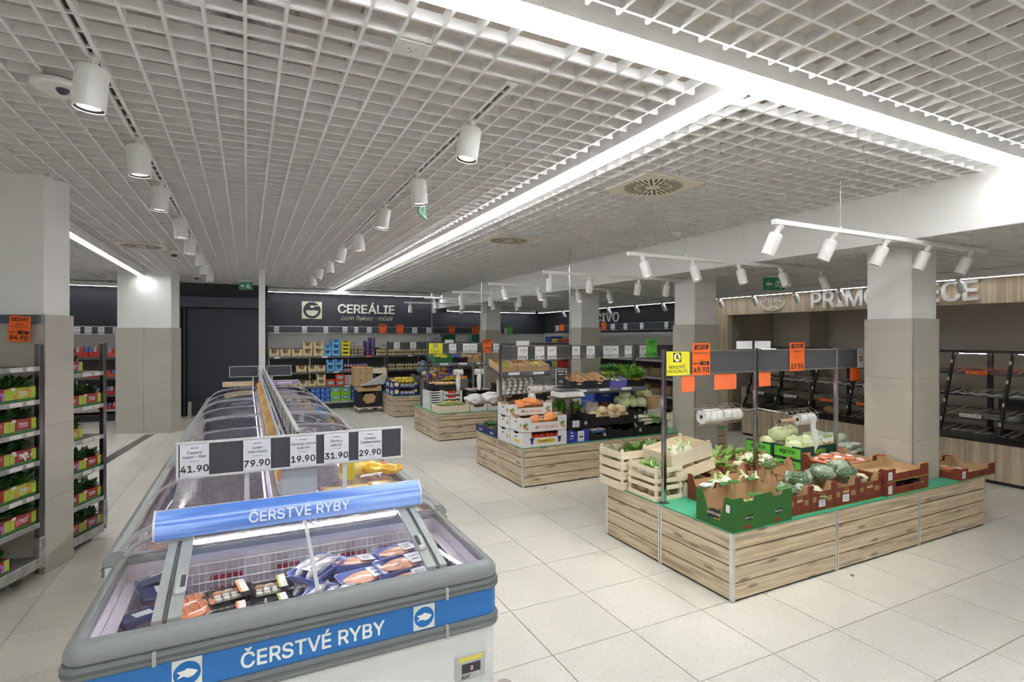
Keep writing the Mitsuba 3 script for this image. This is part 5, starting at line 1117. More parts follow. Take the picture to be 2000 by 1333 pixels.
pile(FENNEL, 'radish', 'radish', 'white radish in the violet blue tilted box', 'radishes', [(4.84, 6.8, 1.25), (4.93, 6.84, 1.26), (4.99, 6.8, 1.25), (4.9, 6.92, 1.3)], 36, s=(.7, .9))
pile(GREENS, 'leaf_vegetable', 'vegetable', 'radish greens in the violet blue tilted box', 'radish greens', [(4.88, 6.92, 1.27), (4.98, 6.95, 1.28)], 37, s=(.6, .8))
tilted(carton(.32, .40, .12, BLK, 'notch', 'full'), 5.09, 6.68, 1.165, 'black box of potted herbs tilted on the right tier')
pile(HERB, 'potted_herb', 'potted herb', 'bright green potted herb at the right end of the tier', 'potted herbs', [(5.14, 6.78, 1.19), (5.26, 6.80, 1.19), (5.36, 6.78, 1.19), (5.2, 6.95, 1.24), (5.34, 6.95, 1.24)], 38, s=(1.1, 1.4))
pile(DILL, 'potted_dill', 'potted herb', 'dark green potted dill above the radishes', 'potted dill', [(4.92, 7.02, 1.30), (5.05, 7.04, 1.30)], 39)
tier(3.17, 4.0, 7.12, 1.42, 'dark tiered shelf with three brown fruit boxes over the left of the second island')
for i, (fr, nm) in enumerate(((MANGO, 'dark mango'), (PEACH, 'pale peach'), (PEAR, 'yellow pear'))):
    tilted(carton(.265, .38, .10, None, 'notch', 'full'), 3.185 + .272 * i, 7.14, 1.408, f'brown cardboard box of {nm} fruit tilted on the left tier')
    pile(fr, nm.split()[1], nm.split()[1], f'{nm} in a brown box on the left tier', f'{nm} fruit on the left tier', grid(3.21 + .272 * i, 3.42 + .272 * i, 7.2, 7.45, 1.465, 3, 3, .022), 40 + i)
for i in range(6): one('onion_string', join([tr(lump(1, .03, .03, .03, .1, 1, q), .02 * math.sin(q), .02, -.05 * q) for q in range(5)]), 'hanging pale net strip under the left tier of the second island', 'net', 'film', (.60, .60, .55), True, group='hanging nets', M=at(3.28 + .09 * i, 7.2, 1.31))
P = Proto(); P.add('', box(0, 0, 0, .55, .012, .22), 'satin', (.66, .67, .64)); P.add('print', join([box(.16, -.001, .03 + .05 * q, .5, 0, .05 + .05 * q) for q in range(4)]), 'matt', (.15, .20, .16))
stamp(P, 'picture_board', 'white picture board with dark bars below the left tier', 'sign', M=at(3.22, 7.3, 1.08))
# scale, price sign, bag roll
P = Proto()
P.add('pole', bbox(-.03, -.02, 0, .03, .02, .56, .003), 'metal', (.5, .5, .5)); P.add('tray_base', bbox(-.20, -.13, .56, .20, .15, .575, .004), 'satin', (.06, .10, .09))
P.add('body', hull([(-.20, -.15, .58), (.20, -.15, .58), (-.20, .15, .58), (.20, .15, .58), (-.19, -.09, .64), (.19, -.09, .64), (-.19, .14, .66), (.19, .14, .66)]), 'satin', (.68, .69, .70)); P.add('pan', bbox(-.19, -.06, .668, .19, .15, .68, .003), 'metal', (.6, .62, .62)); P.add('panel', hull([(-.12, -.152, .588), (.10, -.152, .588), (-.12, -.1, .632), (.10, -.1, .632), (-.12, -.149, .586), (.10, -.149, .586)]), 'matt', (.60, .55, .50))
stamp(P, 'weighing_scale', 'grey customer weighing scale on a steel pole over the second island', 'scale', M=at(4.02, 6.64, Z))
P = Proto(); P.add('frame', bbox(0, 0, 0, .17, .01, .24, .002), 'satin', (.55, .55, .55)); P.add('sheet', box(.008, -.001, .008, .162, 0, .232), 'matt', (.02, .02, .022)); P.add('print', join([box(.03, -.0015, .2, .14, -.001, .215), box(.04, -.0015, .16, .13, -.001, .17), tr(ext(sg.Point(0, 0).buffer(.03).difference(sg.Point(0, 0).buffer(.02)), .0004, 'y'), .085, -.0015, .06, s=(1, 1, .6))]), 'matt', (.6, .6, .58))
stamp(P, 'black_notice', 'framed black notice standing behind the weighing scale', 'sign', M=at(3.93, 6.82, 1.22))
k = stamp(RH, 'bag_roll_holder', 'holder with white bag rolls left of the weighing scale', 'bag dispenser', None, at(3.58, 6.98, 1.17)); scene[k + '__arm'] = shape(tube([(4.28, 7.02, 1.3), (4.0, 7.0, 1.25), (3.9, 6.98, 1.2)], .008, 6), 'chrome', (.7, .7, .7), True)
one('plastic_bag', lump(3, .06, .05, .09, .3, 2.5, 60), 'white plastic bag hanging from the bag roll beside the mangoes', 'bag', 'film', (.74, .74, .74), True, M=at(3.62, 6.97, 1.05))
# ------------------------------------------------------------------ on the third island
THIN = carton(.29, .38, .046, (.70, .70, .70)); THIN.add('print', join([box(-.0009, .08 + .1 * q, .012, 0, .14 + .1 * q, .03) for q in range(3)]), 'matt', (.52, .53, .60))
THINR = carton(.40, .38, .088, (.70, .70, .68), 'step', 'full'); THINR.add('window', box(.10, -.001, .025, .26, 0, .075), 'matt', (.60, .06, .04)); THINR.add('print', cyl(.018, .001, 12, .33, -.001, .05, 'y'), 'matt', (.55, .4, .36))
for k in range(8): stamp(THIN, 'carton', f'thin white fruit carton in the tall stack of the third island, {ORD[k]} from below', 'box', 'thin white cartons', at(3.125, 10.38, Z + .047 * k))
for k in range(4): stamp(THINR, 'carton', f'white carton with a red window right of the thin carton stack, {ORD[k]} from below', 'box', 'white cartons with red windows', at(3.425, 10.38, Z + .09 * k))
stamp(slat_crate(.60, .42, .13, 1), 'slat_crate', 'wooden crate of green beans on the near corner of the third island', 'crate', None, at(3.135, 9.76, Z))
P = Proto(); R_ = random.Random(5); P.add('', join([tube([(R_.uniform(-.25, .05), R_.uniform(-.17, .17), .05 + .10 * R_.random()), (0 + R_.uniform(-.1, .1), R_.uniform(-.17, .17), .09 + .08 * R_.random()), (R_.uniform(.0, .26), R_.uniform(-.17, .17), .05 + .10 * R_.random())], .007, 4) for _ in range(220)]), 'leaf', (.42, .50, .20), True)
stamp(P, 'green_beans', 'heap of slim green beans in the wooden crate of the third island', 'green beans', kind='stuff', M=at(3.435, 9.97, Z + .02))
for i in range(2): stamp(carton(.34, .40, .13, (.68, .68, .66)), 'carton', f'white carton under the plastic bags of the third island, {("left", "right")[i]} of two', 'box', None, at(3.76 + .36 * i, 9.76, Z))
for i, (x, s) in enumerate(((3.92, 1.0), (4.24, 1.15))): one('plastic_bag', lump(3, .19 * s, .17, .12 * s, .28, 2.4, 62 + i), f'crumpled white plastic bag of produce on the third island, {("left", "right")[i]} of two', 'bag', 'film', (.80, .79, .78), True, M=at(x, 9.96, Z + .20))
stamp(plastic_tray(.62, .42, .12, BLK, 'low' if False else 'step', None), 'black_tray', 'black tray of peaches on the white cartons of the third island', 'crate', None, at(3.16, 10.36, Z + .385))
pile(PEACH, 'peach', 'peach', 'pale orange peach in the black tray of the third island', 'peaches', grid(3.2, 3.74, 10.42, 10.7, Z + .485, 7, 4, .0), 44)
stamp(carton(.9, .40, .55, (.08, .08, .09)), 'carton', 'black base carton under the orange nets of the third island', 'box', None, at(3.20, 10.78, Z))
pile(NETBAG, 'orange_net', 'bag of oranges', 'orange net bag with a violet band on the third island', 'orange nets', [(3.42, 10.95, 1.14), (3.60, 10.95, 1.15), (3.5, 11.0, 1.26), (3.66, 11.02, 1.25)], 45)
pile(PURPLE, 'violet_net', 'bag of oranges', 'violet net bag of citrus on the third island', 'violet nets', [(3.30, 10.92, 1.13), (3.72, 10.92, 1.14), (3.84, 11.0, 1.15), (3.76, 11.02, 1.27), (3.55, 10.88, 1.10), (3.92, 10.95, 1.12)], 46)
pile(BANANA, 'banana_bunch', 'bananas', 'yellow banana bunch in front of the orange nets', 'bananas', [(3.58, 10.80, 1.04), (3.7, 10.8, 1.04), (3.82, 10.8, 1.04)], 47, rz=80)
pile(ORNG, 'orange', 'orange', 'loose orange before the violet nets of the third island', 'loose oranges', grid(3.84, 4.08, 10.80, 10.9, 1.07, 5, 2), 48)
stamp(plastic_tray(.6, .42, .2, BLK, 'step', None), 'black_tray', 'black tray of pink packs under the bag roll of the third island', 'crate', None, at(3.9, 10.32, Z + .14))
stamp(carton(.6, .42, .135, BLK), 'carton', 'black base carton under the tray of pink packs', 'box', None, at(3.9, 10.32, Z))
pile(MEATBAG, 'produce_pack', 'produce pack', 'pale pink pack in the black tray of the third island', 'pink packs', grid(3.95, 4.45, 10.36, 10.7, Z + .34, 3, 3), 49)
stamp(plastic_tray(.62, .42, .24, BLK, 'step', None), 'black_tray', 'black tray heaped with onion bags on the third island', 'crate', None, at(4.60, 10.3, Z + .20))
stamp(carton(.62, .42, .195, BLK), 'carton', 'black base carton under the onion bags', 'box', None, at(4.60, 10.3, Z))
pile(ONIONBAG, 'onion_bag', 'bag of onions', 'brown net bag of onions heaped on the third island', 'onion bags', [(4.72, 10.4, Z + .47), (4.92, 10.4, Z + .48), (5.1, 10.42, Z + .46), (4.8, 10.5, Z + .55), (4.98, 10.5, Z + .57)], 50)
stamp(plastic_tray(.62, .40, .3, BLK, 'step', None), 'black_tray', 'dark crate of tomatoes behind the left carton stack of the second island', 'crate', None, at(5.3, 10.3, Z))
pile(TOMATO, 'tomato', 'tomato', 'red tomato in the far dark crate of the third island', 'far tomatoes', grid(5.36, 5.86, 10.36, 10.66, Z + .28, 7, 3), 51, s=(1.1, 1.3))
tier(3.30, 4.45, 10.66, 1.40, 'dark tiered shelf over the third island')
tilted(carton(.38, .38, .13, (.03, .14, .06), 'notch', 'full', lining=(.03, .12, .05)), 3.34, 10.68, 1.39, 'dark green box of lemons tilted on the far tier')
pile(LEMON, 'lemon', 'lemon', 'yellow lemon in the dark green tilted box', 'lemons on the tier', grid(3.4, 3.68, 10.74, 10.98, 1.47, 4, 3, .03), 52, s=(1.1, 1.3))
tilted(carton(.30, .38, .12, BLK, 'notch', 'full'), 3.74, 10.68, 1.39, 'black box tilted on the far tier')
pile(packet(.12, .1, .08, (.04, .08, .35), None, 64), 'blue_pack', 'produce pack', 'shiny blue pack on the far tier', 'blue packs', [(3.82, 10.85, 1.50), (3.94, 10.85, 1.5), (3.88, 10.95, 1.54)], 53)
tilted(carton(.38, .38, .12, None, 'notch', 'full'), 4.05, 10.68, 1.39, 'brown box of ginger tilted on the far tier')
pile(POTATO, 'ginger', 'ginger', 'yellow brown ginger root in the far tilted box', 'ginger roots', grid(4.08, 4.40, 10.74, 10.98, 1.46, 4, 3, .03), 54, s=(.8, 1.1))
tilted(carton(.40, .38, .10, (.70, .70, .70), 'notch', 'full'), 4.60, 10.5, 1.27, 'empty white lined box tilted beside the far column')
stamp(tier and (lambda P: (P.add('', bbox(-.22, 0, -.02, .22, .42, 0, .003), 'satin', (.1, .11, .13)), P.add('leg', box(-.02, .2, -.75, .02, .24, -.02), 'metal', (.4, .4, .4)), P)[-1])(Proto()), 'small_shelf', 'small dark shelf carrying the empty white lined box', 'shelf', M=at(4.80, 10.5, 1.262, 0))
for x, t in ((3.62, 'left'), (4.06, 'right')):
    P = Proto(); P.add('roll', cyl(.06, .18, 18, 0, 0, 0, 'x'), 'film', (.74, .74, .72), 40); P.add('core', cyl(.015, .184, 10, -.002, 0, 0, 'x'), 'matt', (.05, .04, .03)); P.add('bag_tail', join([tr(lump(2, .05, .03, .20, .15, 2, 66), .08, -.03, -.18)]), 'film', (.74, .73, .72), True)
    for a in (.03, .1, .16): P.add('wire_loop', tube([(a, .09 * math.cos(q), .02 + .09 * math.sin(q)) for q in np.linspace(-1, 4.2, 14)], .003, 4), 'chrome', (.7, .7, .7), True)
    P.add('arm', tube([(.1, .02, .1), (.2 if x < 4 else .12, .12, .12), (4.30 - x, 10.505 - 10.3, .1)], .008, 6), 'chrome', (.7, .7, .7))
    stamp(P, 'bag_roll_holder', f'white bag roll with hanging bags on the third rail, {t} of two', 'bag dispenser', None, at(x, 10.3, 1.22))
# ------------------------------------------------------------------ farthest island, pallet
AR = carton(.60, .40, .17, (.02, .03, .14), 'win', 'notch', hole=True); AR.add('lettering', tr(text('Aranda', .075, bold=True), .34, -.001, .04), 'matt', (.80, .80, .80)); AR.add('lemon_print', tr(cyl(.055, .0009, 18, 0, -.001, 0, 'y'), .08, 0, .10, s=(1, 1, 1)), 'matt', (.75, .70, .30)); AR.add('lemon_print', tr(tr(cyl(.032, .0009, 16, 0, -.001, 0, 'y'), s=(1.3, 1, 1)), .55, 0, .11), 'matt', (.75, .62, .06)); AR.add('side_print', join([box(-.0009, .04 + .1 * q, .02, 0, .11 + .1 * q, .12) for q in range(3)]), 'matt', (.66, .66, .62))
for k in range(2):
    for y, t in ((13.16, 'near'), (13.58, 'far')): stamp(AR, 'carton', f'dark blue lemon carton on the farthest island, {("lower", "upper")[k]} {t} one', 'box', 'dark blue lemon cartons', at(3.105, y, Z + .176 * k))
pile(LEMON, 'lemon', 'lemon', 'bright yellow lemon heaped in the upper dark blue carton', 'lemons in the upper carton', grid(3.15, 3.66, 13.2, 13.5, Z + .335, 6, 4) + grid(3.2, 3.62, 13.24, 13.48, Z + .39, 5, 3), 55, s=(1.2, 1.4))
stamp(carton(.6, .8, .46, (.10, .09, .08)), 'carton', 'dark carton beside the lemon cartons of the farthest island', 'box', None, at(3.75, 13.2, Z))
pile(packet(.2, .2, .16, (.30, .42, .20), None, 68), 'salad_pack', 'salad bag', 'green salad pack beside the lemon cartons', 'far salad packs', [(3.95, 13.35, Z + .49), (4.15, 13.4, Z + .49)], 56)
pile(packet(.25, .2, .16, (.10, .16, .22), (.6, .62, .62), 69), 'blue_pack', 'produce pack', 'big dark blue pack hanging on the rack behind the lemons', 'dark blue packs', [(3.95, 13.7, Z + .55), (4.2, 13.7, Z + .55), (4.0, 13.75, Z + .72)], 57)
P = Proto()
P.add('deck', join([box(0, .1 * i, .12, .60, .1 * i + .08, .14) for i in range(6)]), 'crate'); 
for x in (0, .26, .52): P.add('runner', box(x, 0, .09, x + .08, .58, .118), 'crate')
for x in (.06, .54):
    for y in (.06, .52): P.add('wheel', cyl(.045, .03, 14, x - .015, y, .045, 'x'), 'satin', (.15, .15, .15)); P.add('fork', box(x - .02, y - .02, .045, x + .02, y + .02, .09), 'metal', (.4, .4, .4))
stamp(P, 'pallet_dolly', 'low wooden pallet dolly on wheels carrying the potato box near the cereal shelf', 'dolly', M=at(2.47, 14.25, 0))
PB = carton(.58, .56, .40, (.02, .02, .025)); 
stamp(PB, 'carton', 'black box with potato picture on the pallet dolly', 'box', None, at(2.48, 14.26, .142))
P = Proto(); P.add('', tr(join([tr(lump(2, .07, .05, .05, .15, 1.5, q), .10 * math.cos(q * 1.1) * (q > 0), 0, .085 * math.sin(q * 1.1) * (q > 0)) for q in range(7)]), s=(1, .12, 1)), 'matt', (.45, .31, .15), True)
stamp(P, 'potato_picture', 'potato picture printed on the black box of the pallet dolly', 'picture', M=at(2.76, 14.252, .36))
stamp(carton(.58, .56, .13, None), 'carton', 'open brown half carton on the black potato box', 'box', None, at(2.48, 14.26, .545))
for i, (w, h) in enumerate(((.30, .46), (.16, .46))):
    C = carton(w, .36, h, None, 'full'); C.add('vent_hole', join([cyl(.016, .001, 10, w * .55, -.001, h * q, 'y') for q in (.3, .7)]), 'matt', (.05, .03, .02)); C.add('lid', box(0, 0, h, w, .36, h + .004), 'card')
    stamp(C, 'carton', f'tall brown carton standing on the pallet boxes, {("left", "right")[i]} of two', 'box', None, at(2.40 + .31 * i, 14.38, .68))
stamp(slat_crate(.34, .30, .12, 1), 'slat_crate', 'pale crate of greens on top of the pallet boxes', 'crate', None, at(2.88, 14.4, .98)); stamp(carton(.33, .30, .29, (.02, .03, .14)), 'carton', 'navy carton under the pale crate on the pallet', 'box', None, at(2.885, 14.4, .68))
v = np.array([(0, 0, 0), (.62, 0, .02), (.70, 0, .30), (.1, .22, .02), (.66, .22, .06), (.72, .22, .32)]); one('clear_wrap', trimesh.Trimesh(v, [(0, 1, 2), (0, 2, 5), (0, 5, 3), (3, 4, 5)], process=False), 'torn clear plastic wrap draped over the pallet boxes', 'plastic wrap', 'film', (.62, .64, .62), M=at(2.52, 14.25, .69))
# ------------------------------------------------------------------ right wall: bakery front and the shelves beyond
structure('trim_2', box(8.66, -1.2, 2.365, 8.80, 8.36, 2.79), 'oak', label='oak header over the bakery shelves')
structure('trim_3', box(8.66, 8.06, 0, 8.80, 8.36, 2.364), 'oak', label='oak jamb at the left end of the bakery')
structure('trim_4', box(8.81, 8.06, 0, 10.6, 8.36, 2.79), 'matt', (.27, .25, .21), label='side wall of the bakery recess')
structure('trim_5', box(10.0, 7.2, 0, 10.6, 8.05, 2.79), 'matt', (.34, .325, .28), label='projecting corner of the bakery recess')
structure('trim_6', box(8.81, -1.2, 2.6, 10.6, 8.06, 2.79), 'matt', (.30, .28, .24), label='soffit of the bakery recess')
w2 = structure('wall_right_far', box(8.96, 8.37, 0, 9.3, YB, 2.79), 'matt', (.46, .46, .43), label='grey wall beyond the bakery')
spart(w2, 'dark_band', box(8.945, 8.38, 2.05, 8.96, YB - .02, 2.79), 'navy')
def face_left(m, x, y, z): return tr(m, x, y, z, rz=-90)
t = text('PŘÍMO Z PECE', .29, .05, True); Lx = t.bounds[1][0] - t.bounds[0][0]
P = Proto()
al, pos = 'PŘÍMO Z PECE', 0
import itertools
def letters(word, h, dep, width):
    """each letter its own solid"""
    out, x = [], 0
    for c in word:
        if c == ' ': x += h * .32; continue
        m = text(c, h, dep, True, 'l'); w = m.bounds[1][0]; out.append((m, x)); x += w + h * .09
    k = width / x
    return [(tr(tr(m, xx), s=(k, 1, 1)), c) for (m, xx), c in zip(out, word.replace(' ', ''))]
for m, c in letters('PŘÍMO Z PECE', .265, .05, 2.45): P.add('letter', face_left(m, 8.655, 6.17, 2.42), 'satin', (.80, .79, .77))
stamp(P, 'wall_lettering', 'large white raised letters PŘÍMO Z PECE on the oak bakery header', 'lettering')
P = Proto(); ring = tr(ext(sg.Point(0, 0).buffer(1, 24).difference(sg.Point(0, 0).buffer(.93, 24)), .03, 'y'), s=(.265, 1, .17))
P.add('ring', face_left(tr(ring, 0, -.03, 0), 8.66, 6.965, 2.578), 'satin', (.80, .78, .74)); P.add('lettering', face_left(tr(text('Primo', .11, .02, True), 0, -.0005, .0), 8.66, 6.965, 2.57), 'satin', (.80, .78, .74)); P.add('small_lettering', face_left(text('1903', .028, .015, True), 8.66, 6.965, 2.53), 'satin', (.80, .78, .74)); P.add('ornament', face_left(join([tr(lump(1, .03, .008, .012, .1, 1, q), .04 * q - .12, -.01, -.012 * abs(q - 3) + .02) for q in range(7)]), 8.66, 6.965, 2.46), 'satin', (.80, .78, .74), True)
stamp(P, 'bakery_emblem', 'white raised oval emblem with script left of the bakery lettering', 'emblem')
P = Proto()
for m, c in letters('PEČIVO', .25, .04, 1.62): P.add('letter', face_left(m, 8.94, 13.65, 2.34), 'satin', (.74, .74, .72))
stamp(P, 'wall_lettering', 'white raised letters PEČIVO on the dark wall beyond the bakery', 'lettering')
# bakery cabinets
BK = (.014, .014, .015)
def bakery_module(W):
    """local x along the front (to the right when seen), y into the wall"""
    P = Proto()
    P.add('plinth', box(.005, .02, 0, W - .005, .6, .04), 'matt', (.03, .03, .03))
    for k in range(2): P.add('door', bbox(W * k / 2 + .003, 0, .045, W * (k + 1) / 2 - .003, .02, .525, .002), 'oak')
    P.add('cabinet', box(.004, .021, .04, W - .004, .62, .53), 'matt', (.10, .09, .08))
    P.add('counter', bbox(0, -.012, .53, W, .62, .55, .003), 'satin', BK); P.add('front_lip', bbox(.0, -.012, .551, W, -.002, .63, .002), 'gloss', BK)
    for x in (0, W - .03):
        P.add('post', hull([(x + a, b, c) for a in (0, .03) for b, c in ((.0, .55), (.05, .55), (.42, 1.735), (.47, 1.735))]), 'satin', (.02, .021, .023)) if x == 0 else None
    for z in (.75, 1.0, 1.3, 1.55): P.add('post_label', box(.004, -.001 + (z - .55) * .355, z, .026, .008 + (z - .55) * .355 - .004, z + .05), 'matt', (.62, .62, .62))
    P.add('top_bar', bbox(.03, .42, 1.70, W, .47, 1.735, .003), 'satin', (.02, .021, .023)); P.add('back_post', box(W / 2 - .03, .66, .55, W / 2 + .03, .70, 1.735), 'satin', BK)
    P.add('lamp', shape(box(.06, .46, 1.682, W - .30, .475, 1.692), 'white', emitter=area([16, 12.4, 10], .4)), label='warm strip lamp')
    for j, z in enumerate((.575, .85, 1.135, 1.43)):
        y0 = .02 + (z - .55) * .355; d = .70 - y0 - .05
        P.add('tray', tr(box(.04, 0, 0, W - .01, d, .012), 0, y0 + .03, z - .02, rx=7), 'gloss', BK)
        P.add('tray_front', bbox(.04, y0 + .012, z - .035, W - .01, y0 + .03, z + .006, .003), 'satin', BK)
        for x in (.06, W * .5, W - .04): P.add('tray_rib', tr(box(x, 0, 0, x + .022, d, .008), 0, y0 + .03, z - .006, rx=7), 'gloss', (.50, .41, .36))
        P.add('acrylic_front', box(.05, y0 + .006, z - .03, W - .02, y0 + .0072, z + .09), 'pane')
    for z in (.575, 1.135):
        y0 = .02 + (z - .55) * .355; P.add('acrylic_edge', tube([(.05 + (W - .08) * q / 14, y0 + .004, z + .004 + .010 * math.sin(q * 1.7 + z * 9)) for q in range(15)], .006, 5), 'gloss', (.80, .80, .80), True)
    return P
BM, WM = bakery_module(.685), .685
BY = [3.57 + .685 * k for k in range(-3, 7)]
for i, y in enumerate(BY[:-1][::-1]):
    M = at(8.66, y + .685, 0, -90)
    stamp(BM, 'bakery_shelf', f'black self service bakery shelf on oak doors, {ORD[i]} from the left of the row', 'bakery shelf', 'bakery shelves', M)
one('end_panel', bbox(8.66, 7.69, 0, 9.28, 7.71, .95, .003), 'oak end panel at the left end of the bakery shelf row', 'panel', 'oak')
one('bread_bag', lump(3, .16, .09, .07, .2, 2, 70), 'brown paper bag lying in the bakery shelf behind the front rail', 'bag', 'card', None, True, M=at(9.0, 6.05, .66, 80))
k = 0
for y0, zz, c, pr in ((3.72, .575, 'w', '12.90'), (3.70, 1.135 - .285, 'w', '16.90'), (3.72, 1.43, 'o', '12.90'), (2.95, 1.43, 'w', '9.90'), (2.95, .85, 'w', '7.90'), (2.98, 1.135, 'o', '5.90'), (2.95, .575, 'o', '8.90'), (5.1, .575, 'o', '14.90'), (5.15, .85, 'o', '9.90'), (5.8, 1.135 - .285, 'o', '11.90'), (5.85, 1.43, 'o', '6.90'), (6.5, .85, 'w', '4.90'), (6.55, 1.43, 'o', '7.90'), (7.15, 1.135, 'w', '10.90'), (7.2, .85, 'w', '3.90'), (7.25, .575, 'o', '13.90'), (5.1, 1.135, 'w', '6.40'), (6.5, .575, 'w', '5.40')):
    k += 1; x = 8.66 + .008 + (zz - .55) * .355
    P = Proto(); P.add('sheet', box(-.13, -.001, 0, .13, 0, .05), 'matt', ORANGE if c == 'o' else (.66, .66, .68)); P.add('price', tr(text(pr, .024, .0006, True), .06, -.0011, .012), 'matt', INK); P.add('print', box(-.11, -.0014, .02, -.03, -.001, .03), 'matt', (.25, .2, .2))
    stamp(P, 'shelf_label', f'{"orange" if c == "o" else "white"} shelf label {pr} on a bakery tray', 'price tag', 'bakery shelf labels', at(x - .012, y0 + .2, zz - .028, -90))
one('info_display', bbox(9.9, 3.4, .72, 9.95, 4.05, 1.12, .004), 'dark flat screen low behind the right bakery shelf', 'screen', 'gloss', (.02, .02, .022))
one('ceiling_box', bbox(9.4, 4.15, 2.45, 9.6, 4.4, 2.58, .01), 'small black box fixed under the bakery soffit', 'box', 'satin', (.015, .015, .015)); one('ceiling_box', bbox(9.3, 6.3, 2.52, 9.6, 6.6, 2.58, .01), 'flat black box under the bakery soffit behind the front rail', 'box', 'satin', (.015, .015, .015))
one('wall_sign', box(10.2, 5.35, 1.93, 10.21, 6.05, 2.0), 'small dark sign strip in the bakery recess beside the big column', 'sign', 'matt', (.03, .025, .02))
# rack with an oak sign in the bakery recess
P = Proto(); P.add('board', box(9.6, 7.25, .92, 9.62, 8.02, 1.22), 'oak'); P.add('lettering', face_left(text('Primo', .09, .002, True), 9.598, 7.72, 1.03), 'matt', (.7, .66, .58))
for y in (7.27, 8.0): P.add('post', box(9.62, y - .015, 0, 9.65, y + .015, 1.5), 'metal', (.3, .3, .3))
for z in (.5, .86, 1.35): P.add('crossbar', box(9.62, 7.28, z, 9.64, 7.99, z + .025), 'metal', (.25, .25, .25))
stamp(P, 'bread_rack', 'metal rack with a small oak sign board at the left of the bakery recess', 'rack')
# shelves beyond the bakery: price rail, upper shelf with red boxes
P = Proto(); P.add('panel', box(8.70, 8.9, 2.11, 8.72, 15.2, 2.27), 'satin', (.045, .055, .07)); P.add('frame_bar', box(8.695, 8.9, 2.27, 8.725, 15.2, 2.285), 'metal', (.5, .5, .52)); P.add('frame_bar', box(8.695, 8.9, 2.095, 8.725, 15.2, 2.11), 'metal', (.5, .5, .52))
for y in (9.2, 11.2, 13.2, 15.0): P.add('bracket', box(8.72, y, 2.15, 8.944, y + .03, 2.18), 'metal', (.3, .3, .3))
stamp(P, 'price_rail', 'dark price rail along the far right wall below the PEČIVO letters', 'price rail')
# level, x0, x1, stacked, height, kind
SHELF = [
    (1.41, 0.502, 0.747, 1, 0.2, 'cream'),
    (1.41, 0.767, 1.02, 1, 0.2, 'cream'),
    (1.41, 1.037, 1.296, 1, 0.2, 'cream'),
    (1.41, 1.303, 1.546, 2, 0.19, 'cream'),
    (1.41, 1.565, 1.824, 2, 0.19, 'cream'),
    (1.41, 1.83, 2.011, 2, 0.15, 'sky'),
    (1.41, 2.02, 2.256, 3, 0.15, 'sky'),
    (1.41, 2.267, 2.496, 4, 0.102, 'yellow'),
    (1.41, 2.516, 2.698, 4, 0.085, 'jar_dark'),
    (1.41, 2.718, 2.875, 3, 0.085, 'jar_dark'),
    (1.41, 2.896, 3.02, 4, 0.1, 'violet'),
    (1.41, 3.026, 3.165, 5, 0.1, 'violet'),
    (1.41, 3.193, 3.334, 2, 0.09, 'jar_cream'),
    (1.41, 3.341, 3.489, 3, 0.09, 'jar_cream'),
    (1.0, 1.148, 1.404, 1, 0.17, 'cream'),
    (1.0, 1.433, 1.648, 1, 0.17, 'cream'),
    (1.0, 1.654, 1.865, 1, 0.17, 'cream'),
    (1.0, 1.888, 2.093, 2, 0.16, 'sky'),
    (1.0, 2.099, 2.316, 2, 0.16, 'sky'),
    (1.0, 2.336, 2.644, 2, 0.11, 'jar_blue'),
    (1.0, 2.657, 2.957, 2, 0.11, 'jar_blue'),
    (1.0, 3.04, 3.263, 1, 0.1, 'jar_sky'),
    (1.0, 3.277, 3.489, 1, 0.1, 'jar_sky'),
    (0.615, 0.747, 0.964, 1, 0.15, 'cream'),
    (0.615, 0.976, 1.184, 1, 0.15, 'cream'),
    (0.615, 1.203, 1.421, 1, 0.16, 'cream'),
    (0.615, 1.433, 1.643, 1, 0.16, 'cream'),
    (0.615, 1.65, 1.875, 2, 0.16, 'cream'),
    (0.615, 1.888, 2.112, 1, 0.17, 'red'),
    (0.615, 2.125, 2.354, 2, 0.15, 'red'),
    (0.615, 2.362, 2.541, 5, 0.055, 'white'),
    (0.195, 1.283, 1.483, 1, 0.14, 'cream'),
    (0.195, 1.496, 1.73, 3, 0.13, 'blue'),
    (0.195, 1.737, 1.981, 3, 0.13, 'blue'),
    (0.195, 1.992, 2.25, 2, 0.2, 'green'),
    (0.195, 2.256, 2.514, 2, 0.2, 'green'),
    (0.195, 2.522, 2.711, 2, 0.19, 'blue'),
    (1.41, 3.504, 3.733, 2, 0.09, 'jar_cream'),
    (1.0, 3.504, 3.733, 2, 0.09, 'jar_cream'),
    (0.615, 3.504, 3.733, 2, 0.09, 'jar_cream'),
    (1.41, 3.747, 3.98, 2, 0.09, 'jar_cream'),
    (1.0, 3.747, 3.98, 2, 0.09, 'jar_cream'),
    (0.615, 3.747, 3.98, 2, 0.09, 'jar_cream'),
    (1.41, 3.995, 4.231, 2, 0.09, 'jar_cream'),
    (1.0, 3.995, 4.231, 2, 0.09, 'jar_cream'),
    (0.615, 3.995, 4.231, 2, 0.09, 'jar_cream'),
    (1.41, 4.246, 4.486, 2, 0.09, 'jar_cream'),
    (1.0, 4.246, 4.486, 2, 0.09, 'jar_cream'),
    (0.615, 4.246, 4.486, 2, 0.09, 'jar_cream'),
    (1.41, 4.501, 4.744, 2, 0.09, 'jar_cream'),
    (1.0, 4.501, 4.744, 2, 0.09, 'jar_cream'),
    (0.615, 4.501, 4.744, 2, 0.09, 'jar_cream'),
    (1.41, 4.759, 5.006, 2, 0.09, 'jar_cream'),
    (1.0, 4.759, 5.006, 2, 0.09, 'jar_cream'),
    (0.615, 4.759, 5.006, 2, 0.09, 'jar_cream'),
]
